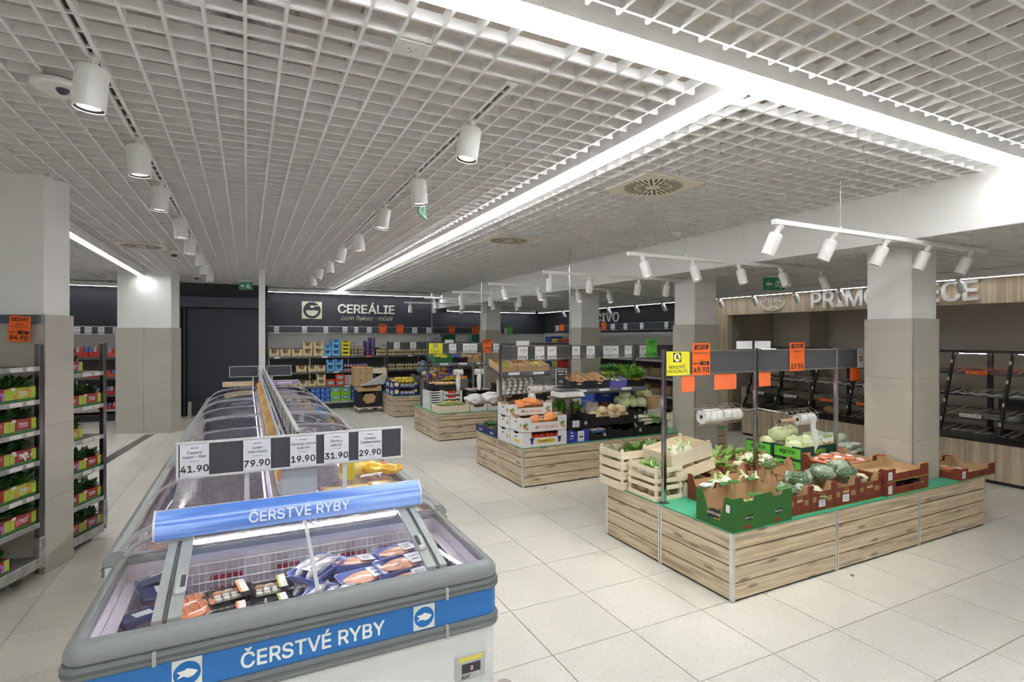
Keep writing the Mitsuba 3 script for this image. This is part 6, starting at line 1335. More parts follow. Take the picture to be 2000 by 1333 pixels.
BACK_TAGS = [(0.693, 0.122, 'w', '39.90'), (1.381, 0.128, 'w', '19.90'), (1.921, 0.119, 'w', '9.90'), (2.425, 0.136, 'w', '44.90'), (2.727, 0.111, 'w', '14.90'), (3.085, 0.128, 'w', '29.90'), (3.465, 0.203, 'o', '29.90'), (3.954, 0.201, 'o', '39.90'), (4.389, 0.153, 'w', '9.90'), (4.814, 0.141, 'w', '4.90'), (5.542, 0.196, 'o', '12.90'), (6.308, 0.238, 'o', '44.90')]
LEFT_TAGS = [(-3.369, 0.117, '27.90'), (-3.173, 0.128, '54.90'), (-2.938, 0.121, '54.90'), (-2.67, 0.114, '14.90')]
RIGHT_TAGS = [(18.863, 0.323, 'w', '14.90'), (18.277, 0.483, 'g', '29.90'), (15.349, 0.2, 'w', '9.90'), (14.719, 0.282, 'o', '12.90'), (12.457, 0.219, 'o', '9.90'), (12.041, 0.186, 'w', '8.90'), (11.493, 0.152, 'w', '7.90'), (10.829, 0.139, 'w', '9.90'), (9.93, 0.123, 'w', '15.90')]
card(7.34, 15.944, 2.03, 'w', '14.90', .11, .17, 'at the right end of the cereal wall rail', group='cards on the cereal wall rail'); card(7.50, 15.944, 2.03, 'g', '29.90', .16, .25, 'at the right end of the cereal wall rail', head='NOVINKA', group='cards on the cereal wall rail')
for i, (y, w, c, pr) in enumerate(RIGHT_TAGS[2:]):
    y = min(y, 15.0)
    card(8.694, y, 2.112, c, pr, w, .20 if c != 'w' else .16, f'on the far right wall rail, {ORD[i]} from the left', rz=-90, group='cards on the far right wall rail')
def wall_shelf(name, length, M, label, depth=.5, levels=(.195, .615, 1.0, 1.41), top=2.0):
    P = Proto()
    P.add('plinth', box(0, .02, 0, length, depth, .16), 'matt', (.035, .038, .045)); P.add('back_panel', box(0, depth, 0, length, depth + .012, 1.62), 'matt', (.09, .085, .075))
    for i in range(int(length / 1.0) + 1):
        x = min(i * 1.0, length - .03); P.add('upright', box(x, depth - .03, .16, x + .03, depth - .001, 1.72), 'metal', (.35, .35, .35))
    for z in levels:
        P.add('shelf', box(.0, .012, z - .025, length, depth - .031, z), 'satin', (.30, .31, .31) if z < .3 else (.12, .12, .125)); P.add('price_edge', box(0, 0, z - .05, length, .011, z + .002), 'satin', (.10, .105, .115) if z > .3 else (.42, .42, .42))
    return stamp(P, name, label, 'shelf', M=M)
YS = 15.5
wall_shelf('wall_shelf', 6.2, at(.50, YS, 0), 'long dark wall shelf of cereals and jars below the CEREÁLIE sign')
# tray boxes of the shelf
def tray_box(w, h, d, kind):
    col = dict(cream=(.66, .56, .34), sky=(.14, .40, .68), yellow=(.78, .66, .03), red=(.58, .07, .03), green=(.26, .55, .03), blue=(.03, .12, .48), white=(.66, .64, .62), violet=(.05, .03, .10))[kind]
    if kind in ('cream', 'sky', 'yellow', 'violet'):
        P = carton(w, d, h, col, 'cut' if kind != 'yellow' else 'win', 'full', 'full', lining=tuple(.6 * v for v in col))
        inner = dict(cream=(.22, .13, .09), sky=(.03, .10, .30), yellow=(.05, .03, .03), violet=(.30, .26, .34))[kind]
        for q in range(3): P.add('pack', bbox(.008 + q * (w - .016) / 3, .02, .008, .006 + (q + 1) * (w - .016) / 3, d - .02, h * .92, .004), 'satin', tuple(min(1, v * (1 + .5 * (q - 1))) for v in inner))
        P.add('print', box(w * .36, -.001, h * .12, w * .66, 0, h * .2), 'matt', (.25, .14, .06) if kind == 'cream' else (.7, .72, .75))
    else:
        P = Proto(); P.add('', bbox(0, 0, 0, w, d, h, .003), 'satin', col)
        if kind == 'green': P.add('badge', tr(tr(cyl(.5, .001, 24, 0, 0, 0, 'y'), s=(w * .8, 1, h * .55)), w / 2, -.001, h * .5), 'matt', (.04, .10, .30)); P.add('badge_center', tr(tr(cyl(.5, .001, 24, 0, 0, 0, 'y'), s=(w * .66, 1, h * .4)), w / 2, -.002, h * .5), 'matt', (.30, .55, .70))
        if kind == 'red': P.add('badge', tr(tr(cyl(.5, .001, 24, 0, 0, 0, 'y'), s=(w * .66, 1, h * .5)), w / 2, -.001, h * .45), 'matt', (.25, .50, .58))
        if kind == 'blue':
            for q in range(3): P.add('print', tr(lump(1, w * .16, .001, h * .14, .3, 2, q), w * (.2 + .3 * q), -.001, h * (.3 + .2 * (q % 2))), 'matt', (.02, .05, .22) if q % 2 else (.20, .36, .70))
        if kind == 'white': P.add('print', box(w * .1, -.001, h * .3, w * .5, 0, h * .7), 'matt', (.5, .08, .06))
    return P
def jar_proto(kind, r=.033, h=.085):
    glass = dict(jar_dark=(.05, .02, .02), jar_cream=(.50, .38, .22), jar_blue=(.04, .05, .26), jar_sky=(.10, .13, .20))[kind]; lid = dict(jar_dark=(.55, .50, .42), jar_cream=(.10, .06, .05), jar_blue=(.05, .05, .30), jar_sky=(.45, .58, .70))[kind]
    P = Proto(); P.add('', lathe([(0, 0), (r * .92, 0), (r, .006), (r, h * .7), (r * .8, h * .8), (0, h * .8)], 10), 'gloss', glass, 40); P.add('lid', lathe([(0, h * .8), (r * .84, h * .8), (r * .84, h), (0, h)], 10), 'satin', lid, 40)
    P.add('label', lathe([(r * 1.01, h * .15), (r * 1.01, h * .6)], 10), 'matt', (.62, .55, .42) if kind != 'jar_blue' else (.4, .42, .6), True); return P
NAMES = dict(cream=('tray_box', 'cream cardboard tray box', 'box'), sky=('tray_box', 'light blue tray box', 'box'), yellow=('tray_box', 'yellow tray box', 'box'), violet=('tray_box', 'dark violet tray box', 'box'), red=('cereal_box', 'red box with an oval badge', 'box'), green=('cereal_box', 'green box with an oval badge', 'box'), blue=('cereal_box', 'blue wrapped box', 'box'), white=('flat_box', 'flat white box', 'box'))
LV = {1.41: 'top', 1.0: 'second', .615: 'third', .195: 'bottom'}
JARS = {}
for n, (z, x0, x1, st, h, kd) in enumerate(SHELF):
    if kd.startswith('jar'):
        J = JARS.setdefault(kd, jar_proto(kd)); m = max(2, int((x1 - x0) / .072)); T_ = Proto(); T_.add('', box(0, 0, 0, x1 - x0 - .006, .30, .03), 'matt', (.55, .42, .22) if kd == 'jar_cream' else (.62, .2, .1) if kd == 'jar_blue' else (.10, .30, .55) if kd == 'jar_sky' else (.30, .22, .16))
        word = {'jar_dark': 'dark chocolate spread jar', 'jar_cream': 'small brown jar', 'jar_blue': 'violet blue jar', 'jar_sky': 'dark jar with a pale blue lid'}[kd]
        for s in range(st):
            stamp(T_, 'jar_tray', f'shallow card tray under {word}s on the {LV[z]} cereal shelf', 'tray', f'jar trays on the {LV[z]} cereal shelf', at(x0, YS + .02, z + .001 + s * (h + .003)))
            for i in range(m):
                stamp(J, 'jar', f'{word} on the {LV[z]} cereal shelf', 'jar', f'{word}s on the {LV[z]} cereal shelf', at(x0 + (i + .5) * (x1 - x0 - .006) / m, YS + .056, z + .004 + s * (h + .003)))
        continue
    B = tray_box(x1 - x0 - .006, h - .004, .34, kd); nm, lab, cat = NAMES[kd]
    for s in range(st): stamp(B, nm, f'{lab} on the {LV[z]} cereal shelf, {ORD[s]} from below' if st > 1 else f'single {lab} on the {LV[z]} cereal shelf', cat, f'{lab}es on the {LV[z]} cereal shelf', at(x0, YS + .02, z + .001 + s * h))
for i in range(16):
    z = (1.41, 1.0, .615, .195)[i % 4]; x = .62 + .36 * i * .8
    one('shelf_label', box(0, -.001, 0, .14, 0, .042), 'orange shelf label on the cereal shelf edge' if i % 5 == 3 else 'white shelf label on the cereal shelf edge', 'price tag', 'matt', ORANGE if i % 5 == 3 else (.68, .70, .74), group=('orange' if i % 5 == 3 else 'white') + ' labels on the cereal shelf', M=at(x, YS - .0005, z - .046))
# price rail and lettering of the back wall
P = Proto(); P.add('panel', box(.50, 15.95, 2.03, 7.6, 15.965, 2.20), 'satin', (.045, .055, .07)); P.add('frame_bar', box(.50, 15.945, 2.20, 7.6, 15.97, 2.214), 'metal', (.5, .5, .52)); P.add('frame_bar', box(.50, 15.945, 2.016, 7.6, 15.97, 2.03), 'metal', (.5, .5, .52))
for x in (.6, 2.6, 4.6, 6.6): P.add('bracket', box(x, 15.965, 2.08, x + .03, YB - .013, 2.11), 'metal', (.3, .3, .3))
stamp(P, 'price_rail', 'dark price rail with cards above the cereal shelf on the back wall', 'price rail')
for i, (x, w, c, pr) in enumerate(BACK_TAGS): card(x, 15.944, 2.03 if c == 'w' else 2.016, c, pr, w, .17 if c == 'w' else .27, f'on the cereal wall rail, {ORD[i]} from the left', head='AKCE!' if c == 'o' else None, group='cards on the cereal wall rail')
P = Proto(); y = YB - .0125
for m, c in letters('CEREÁLIE', .24, .03, 1.62): P.add('letter', tr(m, 2.28, y, 2.60), 'satin', (.72, .70, .66))
stamp(P, 'wall_lettering', 'white letters CEREÁLIE on the dark band of the back wall', 'lettering')
t = text('corn flakes · müsli', .125, .004); 
V = t.vertices.copy(); V[:, 0] += .22 * V[:, 2]; t = trimesh.Trimesh(V, t.faces, process=False); t = tr(t, s=(1.45 / (t.bounds[1][0] - t.bounds[0][0]), 1, 1))
one('script_lettering', tr(t, 3.10 - (t.bounds[0][0] + t.bounds[1][0]) / 2, y, 2.40), 'cream slanted script corn flakes müsli below CEREÁLIE', 'lettering', 'satin', (.62, .58, .44))
P = Proto(); P.add('plate', bbox(1.34, y - .012, 2.42, 1.86, y, 2.90, .002), 'matt', (.62, .60, .46)); P.add('disc', cyl(.225, .004, 32, 1.60, y - .017, 2.66, 'y'), 'matt', (.03, .034, .04))
P.add('bowl', tr(ext(sg.Point(0, 0).buffer(.16, 16).intersection(sg.box(-.2, -.2, .2, 0)), .004, 'y'), 1.60, y - .022, 2.66), 'matt', (.62, .60, .46)); P.add('spoon', join([tr(tr(cyl(.5, .004, 16, 0, 0, 0, 'y'), s=(.10, 1, .07)), 1.60, y - .022, 2.76), tr(ext(sg.LineString([(0, 0), (.17, .04)]).buffer(.012), .004, 'y'), 1.63, y - .0225, 2.765)]), 'matt', (.62, .60, .46))
stamp(P, 'wall_pictogram', 'square cream plaque with a cereal bowl and spoon left of CEREÁLIE', 'sign')
# things on top of the shelf seen over the far rails
for x, w, h, c, t in ((4.75, .35, .22, (.30, .26, .34), 'violet grey'), (5.15, .38, .30, (.02, .07, .04), 'black green'), (6.05, .6, .30, (.02, .12, .07), 'dark green')): one('shelf_top_box', bbox(x, 15.6, 1.70, x + w, 15.9, 1.70 + h, .004), f'{t} box on the top of the cereal shelf behind the far rails', 'box', 'satin', c)
one('top_board', box(4.5, 15.52, 1.66, 7.4, 16.0, 1.698), 'plain dark board along the top of the right cereal shelf', 'board', 'matt', (.12, .12, .13))
for x in (5.0, 6.6): P = Proto(); P.add('', box(x, 15.96, 0, x + .04, 16.0, 1.66), 'metal', (.3, .3, .3)); stamp(P, 'board_support', f'thin metal support under the top board, {"left" if x < 6 else "right"} one', 'support')
# shelf under the PEČIVO wall
P = Proto(); P.add('body', box(8.35, 8.9, 0, 8.94, 15.2, .2), 'matt', (.04, .04, .045))
for z in (.6, 1.0, 1.4, 1.72):
    ya = 8.9 if z < 1.7 else 13.0
    P.add('shelf', box(8.35, ya, z - .03, 8.92, 15.2, z), 'satin', (.12, .12, .125)); P.add('price_edge', box(8.335, ya, z - .05, 8.349, 15.2, z + .002), 'satin', (.42, .42, .42))
P.add('back_panel', box(8.921, 8.9, .2, 8.935, 15.2, 1.5), 'matt', (.09, .085, .075))
stamp(P, 'wall_shelf', 'dark wall shelf under the PEČIVO letters along the far right wall', 'shelf')
def cn(c): return 'red' if c[0] > .4 and c[1] < .2 else 'blue' if c[2] > .2 else 'yellow' if c[0] > .4 else 'black' if c[0] < .1 else 'brown'
R_ = random.Random(11); y = 9.1; n = 0
while y < 15.0:
    w = R_.uniform(.25, .5); c = R_.choice([(.45, .03, .03), (.45, .03, .03), (.03, .05, .30), (.55, .48, .10)]) if y > 13.1 else R_.choice([(.22, .15, .09), (.05, .045, .04), (.30, .22, .12)])
    for z in ((1.4, 1.0, 1.72) if y > 13.1 else (1.0, .6)):
        h = R_.uniform(.12, .22); one('bread_carton', bbox(8.42, y, z + .001, 8.8, y + w - .02, z + h, .004), f'{cn(c)} carton on the far right wall shelf', 'box', 'satin', c, group=f'{cn(c)} cartons on the far right wall shelf')
    y += w; n += 1
# dark sliding door in the back wall
d = structure('door_1', box(-1.28, 15.62, .01, .46, 15.68, 2.62), 'satin', (.028, .034, .046), label='large dark blue grey sliding door')
structure('trim_7', box(-1.75, 15.69, 0, .48, 16.28, 3.24), 'navy', label='dark wall around the sliding door')
structure('trim_8', bbox(-1.75, 15.40, 2.64, .50, 15.685, 2.90, .01), 'satin', (.05, .06, .078), label='dark track cover above the sliding door')
for x in (-1.62, -1.45, -1.36): structure('trim_9', box(x, 15.56, 0, x + .05, 15.685, 2.63), 'satin', (.022, .027, .036), label='dark door frame profile')
one('door_button', bbox(-1.50, 15.54, 1.50, -1.40, 15.558, 1.59, .003), 'small white switch plate on the dark door frame', 'switch', 'satin', (.75, .75, .75)); one('door_bollard', lathe([(.05, 0), (.05, .38), (.045, .39), (0, .39)], 16), 'short steel bollard at the foot of the dark door', 'bollard', 'metal', (.5, .5, .5), 40, M=at(-1.20, 15.25, 0))
# shelf of red goods on the far left
wall_shelf('wall_shelf', 2.6, at(-4.5, 15.6, 0), 'dark wall shelf of red packed goods seen between the left columns', levels=(.26, .60, 1.0, 1.46))
P = Proto(); P.add('panel', box(-4.5, 15.56, 1.99, -1.9, 15.575, 2.15), 'satin', (.045, .055, .07)); P.add('frame_bar', box(-4.5, 15.555, 2.15, -1.9, 15.58, 2.165), 'metal', (.5, .5, .52)); P.add('frame_bar', box(-4.5, 15.555, 1.975, -1.9, 15.58, 1.99), 'metal', (.5, .5, .52)); P.add('bracket', box(-4.3, 15.575, 2.05, -4.27, YB - .013, 2.08), 'metal', (.3, .3, .3))
stamp(P, 'price_rail', 'dark price rail with white cards on the far left wall', 'price rail')
for i, (x, w, pr) in enumerate(LEFT_TAGS): card(x, 15.554, 1.992, 'w', pr, w, .155, f'on the far left wall rail, {ORD[i]} from the left', group='cards on the far left wall rail')
R_ = random.Random(4)
for z, lv in ((1.46, 'top'), (1.0, 'second'), (.60, 'third'), (.26, 'bottom')):
    x = -4.45
    while x < -2.1:
        w = R_.uniform(.20, .32); c = R_.choice([(.55, .03, .03), (.55, .03, .03), (.62, .10, .05), (.60, .55, .50), (.20, .12, .25) if z == 1.0 else (.50, .03, .03)]); h = R_.uniform(.13, .18) * (1.4 if z == 1.46 else 1)
        nm = 'red' if c[0] > .45 and c[2] < .1 else 'pale' if c[1] > .3 else 'violet'
        P = Proto(); P.add('', bbox(0, 0, 0, w - .012, .34, h * .5, .003), 'satin', c)
        for q in range(3): P.add('pack', hull([(w * (.04 + .31 * q), .02, h * .3), (w * (.30 + .31 * q), .02, h * .3), (w * (.04 + .31 * q), .30, h * .3), (w * (.30 + .31 * q), .30, h * .3), (w * (.05 + .31 * q), .06, h), (w * (.29 + .31 * q), .06, h), (w * (.05 + .31 * q), .28, h), (w * (.29 + .31 * q), .28, h)]), 'film', ((.60, .52, .48), (.55, .06, .06), (.12, .18, .42))[(q + int(w * 50)) % 3])
        stamp(P, 'display_tray', f'{nm} display tray of packed goods on the {lv} far left shelf', 'box', f'{nm} trays on the {lv} far left shelf', at(x, 15.62, z + .001)); x += w
# ------------------------------------------------------------------ plant trolleys at the left edge
def trolley(levels, W=.565, D=1.30):
    """local x along the visible end (to the right), y into depth"""
    P = Proto()
    for x in (-W, -.045):
        for y in (0, D - .04): P.add('post', bbox(x, y, .06, x + .045, y + .04, 1.865, .003), 'metal', (.16, .165, .165)); P.add('foot', bbox(x - .006, y - .006, .10, x + .05, y + .046, .34, .004), 'zinc')
    for z in levels:
        b = z < .3
        P.add('shelf', box(-W + .02, .01, z - .02, -.02, D - .01, z), 'matt', (.10, .095, .09)); P.add('shelf_edge', bbox(-W + .046, -.004, z - (.075 if b else .035), -.046, .012, z + .004, .002), 'zinc'); P.add('shelf_edge', bbox(-.03, .042, z - .035, -.014, D - .042, z + .004, .002), 'zinc'); P.add('shelf_edge', bbox(-W + .014, .042, z - .035, -W + .03, D - .042, z + .004, .002), 'zinc')
        if not b and z > .5: P.add('shelf_label', box(-.34, -.0052, z - .03, -.22, -.004, z), 'matt', (.62, .63, .60)); P.add('shelf_label', box(-.18, -.0052, z - .03, -.11, -.004, z), 'matt', (.66, .66, .60))
    for x in (-W + .1, -.12):
        for y in (.12, D - .12): P.add('wheel', cyl(.06, .03, 18, x - .015, y, .06, 'x'), 'satin', (.16, .15, .12)); P.add('fork', join([box(x - .022, y - .012, .05, x - .017, y + .03, .12), box(x + .017, y - .012, .05, x + .022, y + .03, .12), box(x - .03, y - .03, .115, x + .03, y + .04, .122)]), 'metal', (.5, .5, .48))
    return P
L1, L2 = (.18, .46, .69, .95, 1.19, 1.43, 1.69), (.115, .385, .685, .98, 1.28, 1.59)
RZT = 69.3
C1, C2 = (-1.432, 5.655), (-1.215, 6.66)
stamp(trolley(L1), 'plant_trolley', 'dark steel plant trolley with seven shelves at the left edge of the photo', 'trolley', None, at(*C1, 0, RZT))
stamp(trolley(L2), 'plant_trolley', 'dark steel plant trolley behind the wide left column', 'trolley', None, at(*C2, 0, RZT))
def plant_box(c, fl, seed):
    P = Proto(); w, d, h = .25, .19, .105
    P.add('box', hull([(x * w, y * d, 0) for x in (0.02, .98) for y in (0.02, .98)] + [(x * w, y * d, h) for x in (0, 1) for y in (0, 1)]), 'satin', c, label='printed carton')
    for x0, x1 in ((-.001, .045), (w - .045, w + .001)): P.add('end_panel', box(x0, -.001, .012, x1, .03, h - .006), 'satin', (.34, .42, .05))
    P.add('green_base', box(.002, -.0012, 0, w - .002, d + .001, .020), 'satin', (.03, .13, .03)); P.add('print', join([tr(text('Plants', .022, .0008, True), w / 2, -.0006, .058), box(w * .32, -.0014, .045, w * .68, -.0006, .050)]), 'matt', (.75, .70, .68))
    R = random.Random(seed)
    if fl: 
        for q in range(9): P.add('flower_print', cyl(R.uniform(.009, .016), .0008, 9, R.uniform(.05, w - .05), -.0012, R.uniform(.03, .09), 'y'), 'matt', fl)
    P.add('tag', box(.02, -.002, h - .018, .055, -.001, h + .004), 'matt', (.7, .68, .68))
    for q in range(6):
        px, py = w * (.2 + .3 * (q % 3)), d * (.3 + .4 * (q // 3))
        for m, cc in leafy(26, .03, .03, [(.018, .055, .02), (.03, .085, .022), (.05, .12, .03)], seed * 7 + q, .036, .085, 1.2): P.add('leaves', tr(m, px, py, h - .012), 'leaf', cc, kind='stuff')
    return P
PB_ = [plant_box((.26, .02, .022), None, 1), plant_box((.24, .02, .03), (.34, .14, .40), 2), plant_box((.24, .03, .03), (.62, .58, .60), 3), plant_box((.27, .04, .035), (.55, .12, .18), 4), plant_box((.36, .44, .05), (.6, .2, .05), 5)]
PN = ['plain red', 'red and violet flowered', 'red and white flowered', 'red and pink flowered', 'yellow green']
def plants(C, spots, where):
    for (x, z, k, lv, sd) in spots:
        a = math.radians(RZT); X, Y = C[0] + x * math.cos(a) - .02 * math.sin(a), C[1] + x * math.sin(a) + .02 * math.cos(a)
        stamp(PB_[k], 'plant_box', f'{PN[k]} plant carton, {sd}, {lv} shelf of {where}', 'potted plants', 'cartons of potted plants', at(X, Y, z + .004, RZT))
n1, n2 = 'the left edge trolley', 'the trolley behind the column'
plants(C1, [(-.56, 1.43, 1, 'second', 'left'), (-.31, 1.43, 4, 'second', 'right'), (-.56, 1.19, 3, 'third', 'left'), (-.305, 1.19, 0, 'third', 'right'), (-.56, .95, 3, 'fourth', 'left'), (-.305, .95, 2, 'fourth', 'right'), (-.56, .69, 0, 'fifth', 'left'), (-.305, .69, 4, 'fifth', 'right'), (-.56, .46, 1, 'sixth', 'left'), (-.305, .46, 3, 'sixth', 'right'), (-.56, .18, 1, 'lowest', 'left')], n1)
plants(C2, [(-.56, 1.59, 1, 'topmost', 'left'), (-.56, 1.28, 0, 'second', 'left'), (-.305, 1.28, 0, 'second', 'right'), (-.56, .98, 4, 'third', 'left'), (-.56, .685, 1, 'fourth', 'left'), (-.305, .685, 0, 'fourth', 'right'), (-.56, .385, 0, 'fifth', 'left'), (-.305, .385, 0, 'fifth', 'right'), (-.56, .115, 3, 'lowest', 'left'), (-.305, .115, 1, 'lowest', 'right')], n2)
# price rail on the left column with its orange card
a = math.radians(-20.7); ux_, uy_ = math.cos(a), math.sin(a)
def col_pt(s, off): return (-1.455 - s * ux_ + off * uy_, 5.753 - s * uy_ - off * ux_)
P = Proto(); P.add('', bbox(-2.0, -.04, 2.035, -.02, -.004, 2.10, .004), 'satin', (.06, .075, .10)); stamp(P, 'price_rail', 'dark blue grey rail across the top of the left column panels', 'price rail', M=at(-1.455, 5.753, 0, -20.7))
x, y = col_pt(.155, .046)
card(x, y, 1.885, 'o', '64.90', .155, .205, 'on the dark rail of the left column', lines=('Muškáty', 'vzpřímené  6 ks'), head='LEVNĚJI!', old='129.-', rz=-20.7, ry=4)
# ------------------------------------------------------------------ goods in the fish freezer
zf = .52
def vac_pack(c, seed, w=.17, d=.11, h=.035):
    P = Proto(); P.add('', lump(3, w / 2, d / 2, h / 2, .12, 2.2, seed), 'film', c, True); P.add('film_edge', tr(lump(2, w * .62, d * .62, .003, .2, 3, seed), 0, 0, -.008), 'film', (.70, .62, .60), True); P.add('fat_line', join([tube([(-w * .35 + .03 * q, -d * .32, h * .40), (-w * .3 + .03 * q, 0, h * .52), (-w * .35 + .03 * q, d * .32, h * .40)], .0022, 4) for q in range(6)]), 'film', (.85, .55, .40), True); return P
SALMON = vac_pack((.80, .27, .12), 80, .24, .14, .05)
pile(SALMON, 'salmon_pack', 'salmon pack', 'vacuum pack of orange salmon fillet at the left of the fish freezer', 'salmon packs', [(-.40, 2.76, zf + .07), (-.26, 2.84, zf + .09), (-.38, 2.92, zf + .09), (-.25, 2.98, zf + .12), (-.30, 3.08, zf + .13), (-.44, 2.64, zf + .05)], 81, rz=30, tilt=14)
DKP = Proto(); DKP.add('', bbox(-.09, -.06, 0, .09, .06, .03, .004), 'film', (.02, .03, .09)); DKP.add('label', box(-.03, -.03, .0302, .05, .03, .031), 'matt', (.62, .64, .68))
pile(DKP, 'fish_pack', 'fish pack', 'dark blue fish pack behind the salmon at the left of the fish freezer', 'dark blue fish packs', [(-.36, 3.14, zf + .17), (-.42, 2.95, zf + .15), (-.38, 3.20, zf + .22)], 82, rz=25, tilt=18)
def sushi(seed):
    P = Proto(); P.add('tray', loft(-.095, .095, -.075, .075, [(0, 0), (.006, .03), (.008, .032), (.002, .03), (-.006, .006), (-.05, .006)], .012), 'gloss', (.015, .014, .016))
    R = random.Random(seed)
    for q in range(6): P.add('roll', tr(cyl(.016, .026, 12), -.058 + .036 * (q % 3), -.042 + .036 * (q // 3), .006), 'matt', (.74, .72, .66), 40)
    for q in range(3): P.add('nigiri', lump(2, .027, .013, .013, .1, 2, q).apply_translation([-.05 + .045 * q, .045, .022]), 'satin', ((.78, .40, .22), (.72, .60, .45), (.78, .34, .18))[q], True)
    P.add('lid', loft(-.09, .09, -.07, .07, [(.004, .032), (-.004, .052), (-.06, .053)], .012), 'pane'); P.add('band', box(.028, -.08, .0545, .068, .08, .0555), 'matt', ((.75, .75, .72), (.74, .66, .60))[seed % 2]); P.add('band_stripe', box(.028, -.08, .0556, .038, .08, .056), 'matt', ((.35, .5, .1), (.75, .25, .08))[seed % 2]); return P
S1, S2 = sushi(1), sushi(2)
for q, (x, y, z) in enumerate([(-.07, 2.88, zf + .09), (.11, 2.88, zf + .09), (-.07, 3.06, zf + .12), (.11, 3.06, zf + .11), (-.07, 3.06, zf + .03), (.11, 3.06, zf + .03), (-.07, 2.88, zf + .03), (.11, 2.88, zf + .03)]):
    stamp((S1, S2)[q % 2], 'sushi_tray', f'black sushi tray with a {("green", "orange")[q % 2]} striped band, {"upper" if z > zf + .05 else "lower"} {"front" if y < 3 else "back"} one', 'sushi', 'sushi trays', at(x, y, z, 4 + q % 3 * 3))
BLT = (.20, .27, .62)
def fish_tray(kind):
    P = Proto(); P.add('tray', loft(-.13, .13, -.085, .085, [(-.012, 0), (.0, .035), (.006, .037), (-.002, .035), (-.014, .006), (-.08, .006)], .02), 'gloss', BLT)
    if kind == 0:
        for q in (-.035, .03): P.add('trout', tr(tube([(-.13, 0, 0), (-.10, 0, .004), (-.03, 0, .012), (.06, 0, .01), (.11, 0, .002), (.135, 0, 0)], [.003, .02, .03, .024, .008, .016], 9), 0, q, .032), 'film', (.42, .42, .44), True)
    else: P.add('fillet', lump(3, .11, .06, .018, .12, 2, 5).apply_translation([0, 0, .028]), 'film', (.80, .40, .26), True)
    P.add('label', tr(box(-.035, -.06, 0, .045, .06, .001), .06 if kind else -.06, 0, .055 if kind == 0 else .046), 'matt', (.74, .75, .78)); P.add('print', tr(join([tr(lump(1, .022, .007, .0006, .05, 1, 3), 0, -.02, .0014), box(-.02, .01, .001, .03, .014, .0014), box(-.02, .025, .001, .03, .03, .0014)]), .06 if kind else -.06, 0, .055 if kind == 0 else .046), 'matt', (.10, .11, .16)); return P
F0, F1 = fish_tray(0), fish_tray(1)
pile(F0, 'trout_tray', 'trout tray', 'blue tray of silver trout in the middle of the fish freezer', 'trout trays', [(.30, 2.84, zf + .05), (.30, 3.06, zf + .10), (.31, 2.84, zf + .105), (.33, 3.08, zf + .165), (.46, 2.82, zf + .10)], 83, rz=55, tilt=8)
pile(F1, 'fillet_tray', 'fish fillet tray', 'blue tray of orange fillet right of the trout', 'fillet trays in the middle', [(.52, 3.12, zf + .14), (.55, 2.95, zf + .12), (.52, 3.12, zf + .05), (.55, 2.80, zf + .07)], 84, rz=12, tilt=6)
pile(F1, 'fillet_tray', 'fish fillet tray', 'blue tray of orange fillet in the right bay of the fish freezer', 'fillet trays on the right', [(.75, 2.82, zf + .12), (.75, 2.97, zf + .14), (.76, 3.12, zf + .16), (.75, 2.90, zf + .05), (.75, 3.08, zf + .06)], 85, rz=8, tilt=5)
pile(DKP, 'fish_pack', 'fish pack', 'blue white fish pack at the far right of the fish freezer', 'fish packs at the right', [(.93, 2.9, zf + .10), (.95, 3.05, zf + .13), (.94, 2.78, zf + .08)], 86, rz=70, tilt=25)
one('film_heap', lump(3, .07, .06, .06, .35, 3, 88), 'crumpled clear film pack at the right of the fish freezer', 'pack', 'film', (.66, .60, .66), True, M=at(.90, 3.14, zf + .16))
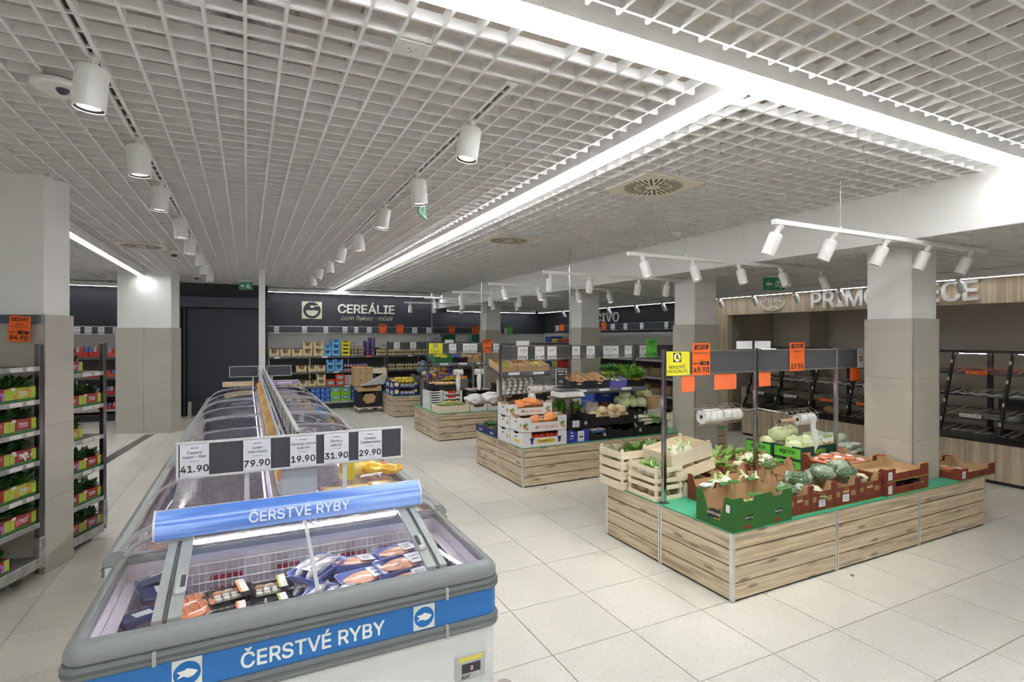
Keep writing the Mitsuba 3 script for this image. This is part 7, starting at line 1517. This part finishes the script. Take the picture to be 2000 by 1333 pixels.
# goods in the first units of the row
FP = Proto(); FP.add('', bbox(-.10, -.07, 0, .10, .07, .045, .004), 'satin', (.50, .12, .22)); FP.add('label', box(-.05, -.0715, .008, .03, -.0705, .035), 'matt', (.72, .70, .72)); FP.add('window', box(-.07, -.05, .0452, .07, .05, .046), 'film', (.45, .28, .20))
pile(FP, 'frozen_pack', 'frozen pack', 'pink frozen food pack in the first left row freezer', 'pink frozen packs', grid(-.54, -.02, 3.62, 4.4, .50, 4, 5) + grid(-.54, -.02, 3.62, 4.4, .55, 4, 5), 90, rz=0, tilt=4)
GP = Proto(); GP.add('', bbox(-.12, -.09, 0, .12, .09, .05, .004), 'satin', (.62, .36, .08)); GP.add('label', box(-.09, -.06, .0502, .09, .06, .051), 'film', (.78, .68, .50))
pile(GP, 'frozen_pack', 'frozen pack', 'orange frozen food pack in the first right row freezer', 'orange frozen packs', grid(.56, 1.08, 3.65, 4.6, .52, 3, 5) + grid(.56, 1.08, 3.65, 4.6, .60, 3, 5) + grid(.56, 1.08, 3.65, 4.6, .68, 3, 5), 91, rz=0, tilt=4)
P = Proto(); P.add('', tr(lathe([(0, 0), (.044, 0), (.048, .01), (.048, .15), (.03, .21), (.016, .24), (.016, .25), (0, .25)], 18), 0, 0, 0), 'gloss', (.85, .50, .02), 40); P.add('cap', tr(cyl(.018, .03, 12), 0, 0, .25), 'satin', (.85, .18, .03)); P.add('label', lathe([(.0485, .04), (.0485, .12)], 18), 'satin', (.80, .66, .20), True)
stamp(P, 'juice_bottle', 'orange juice bottle lying on the right row freezer lid', 'bottle', M=at(.62, 4.02, .995, 10, 0, 90))
P = Proto(); P.add('', bbox(-.035, -.05, 0, .035, .05, .20, .006), 'gloss', (.62, .52, .06)); P.add('cap', cyl(.013, .03, 10, 0, 0, .2), 'satin', (.7, .6, .1))
stamp(P, 'juice_carton', 'yellow green bottle standing beside the lying juice bottle', 'bottle', M=at(.60, 3.88, .96, 15))
for q, (x, c) in enumerate(((.86, (.82, .50, .04)), (.98, (.72, .42, .05)))): one('snack_bag', lump(3, .09, .07, .035, .15, 2.5, 92 + q), f'yellow orange snack bag on the right row freezer lid, {("left", "right")[q]} of two', 'bag', 'film', c, True, M=at(x - .06, 4.0, .99 - .02 * q))
one('paper_note', ext(sg.Polygon([(0, 0), (.16, .04), (.17, .08), (.03, .06)]), .002), 'white paper note on the goods of the right row freezer', 'paper', 'matt', (.78, .78, .78), M=at(.68, 3.86, .965))
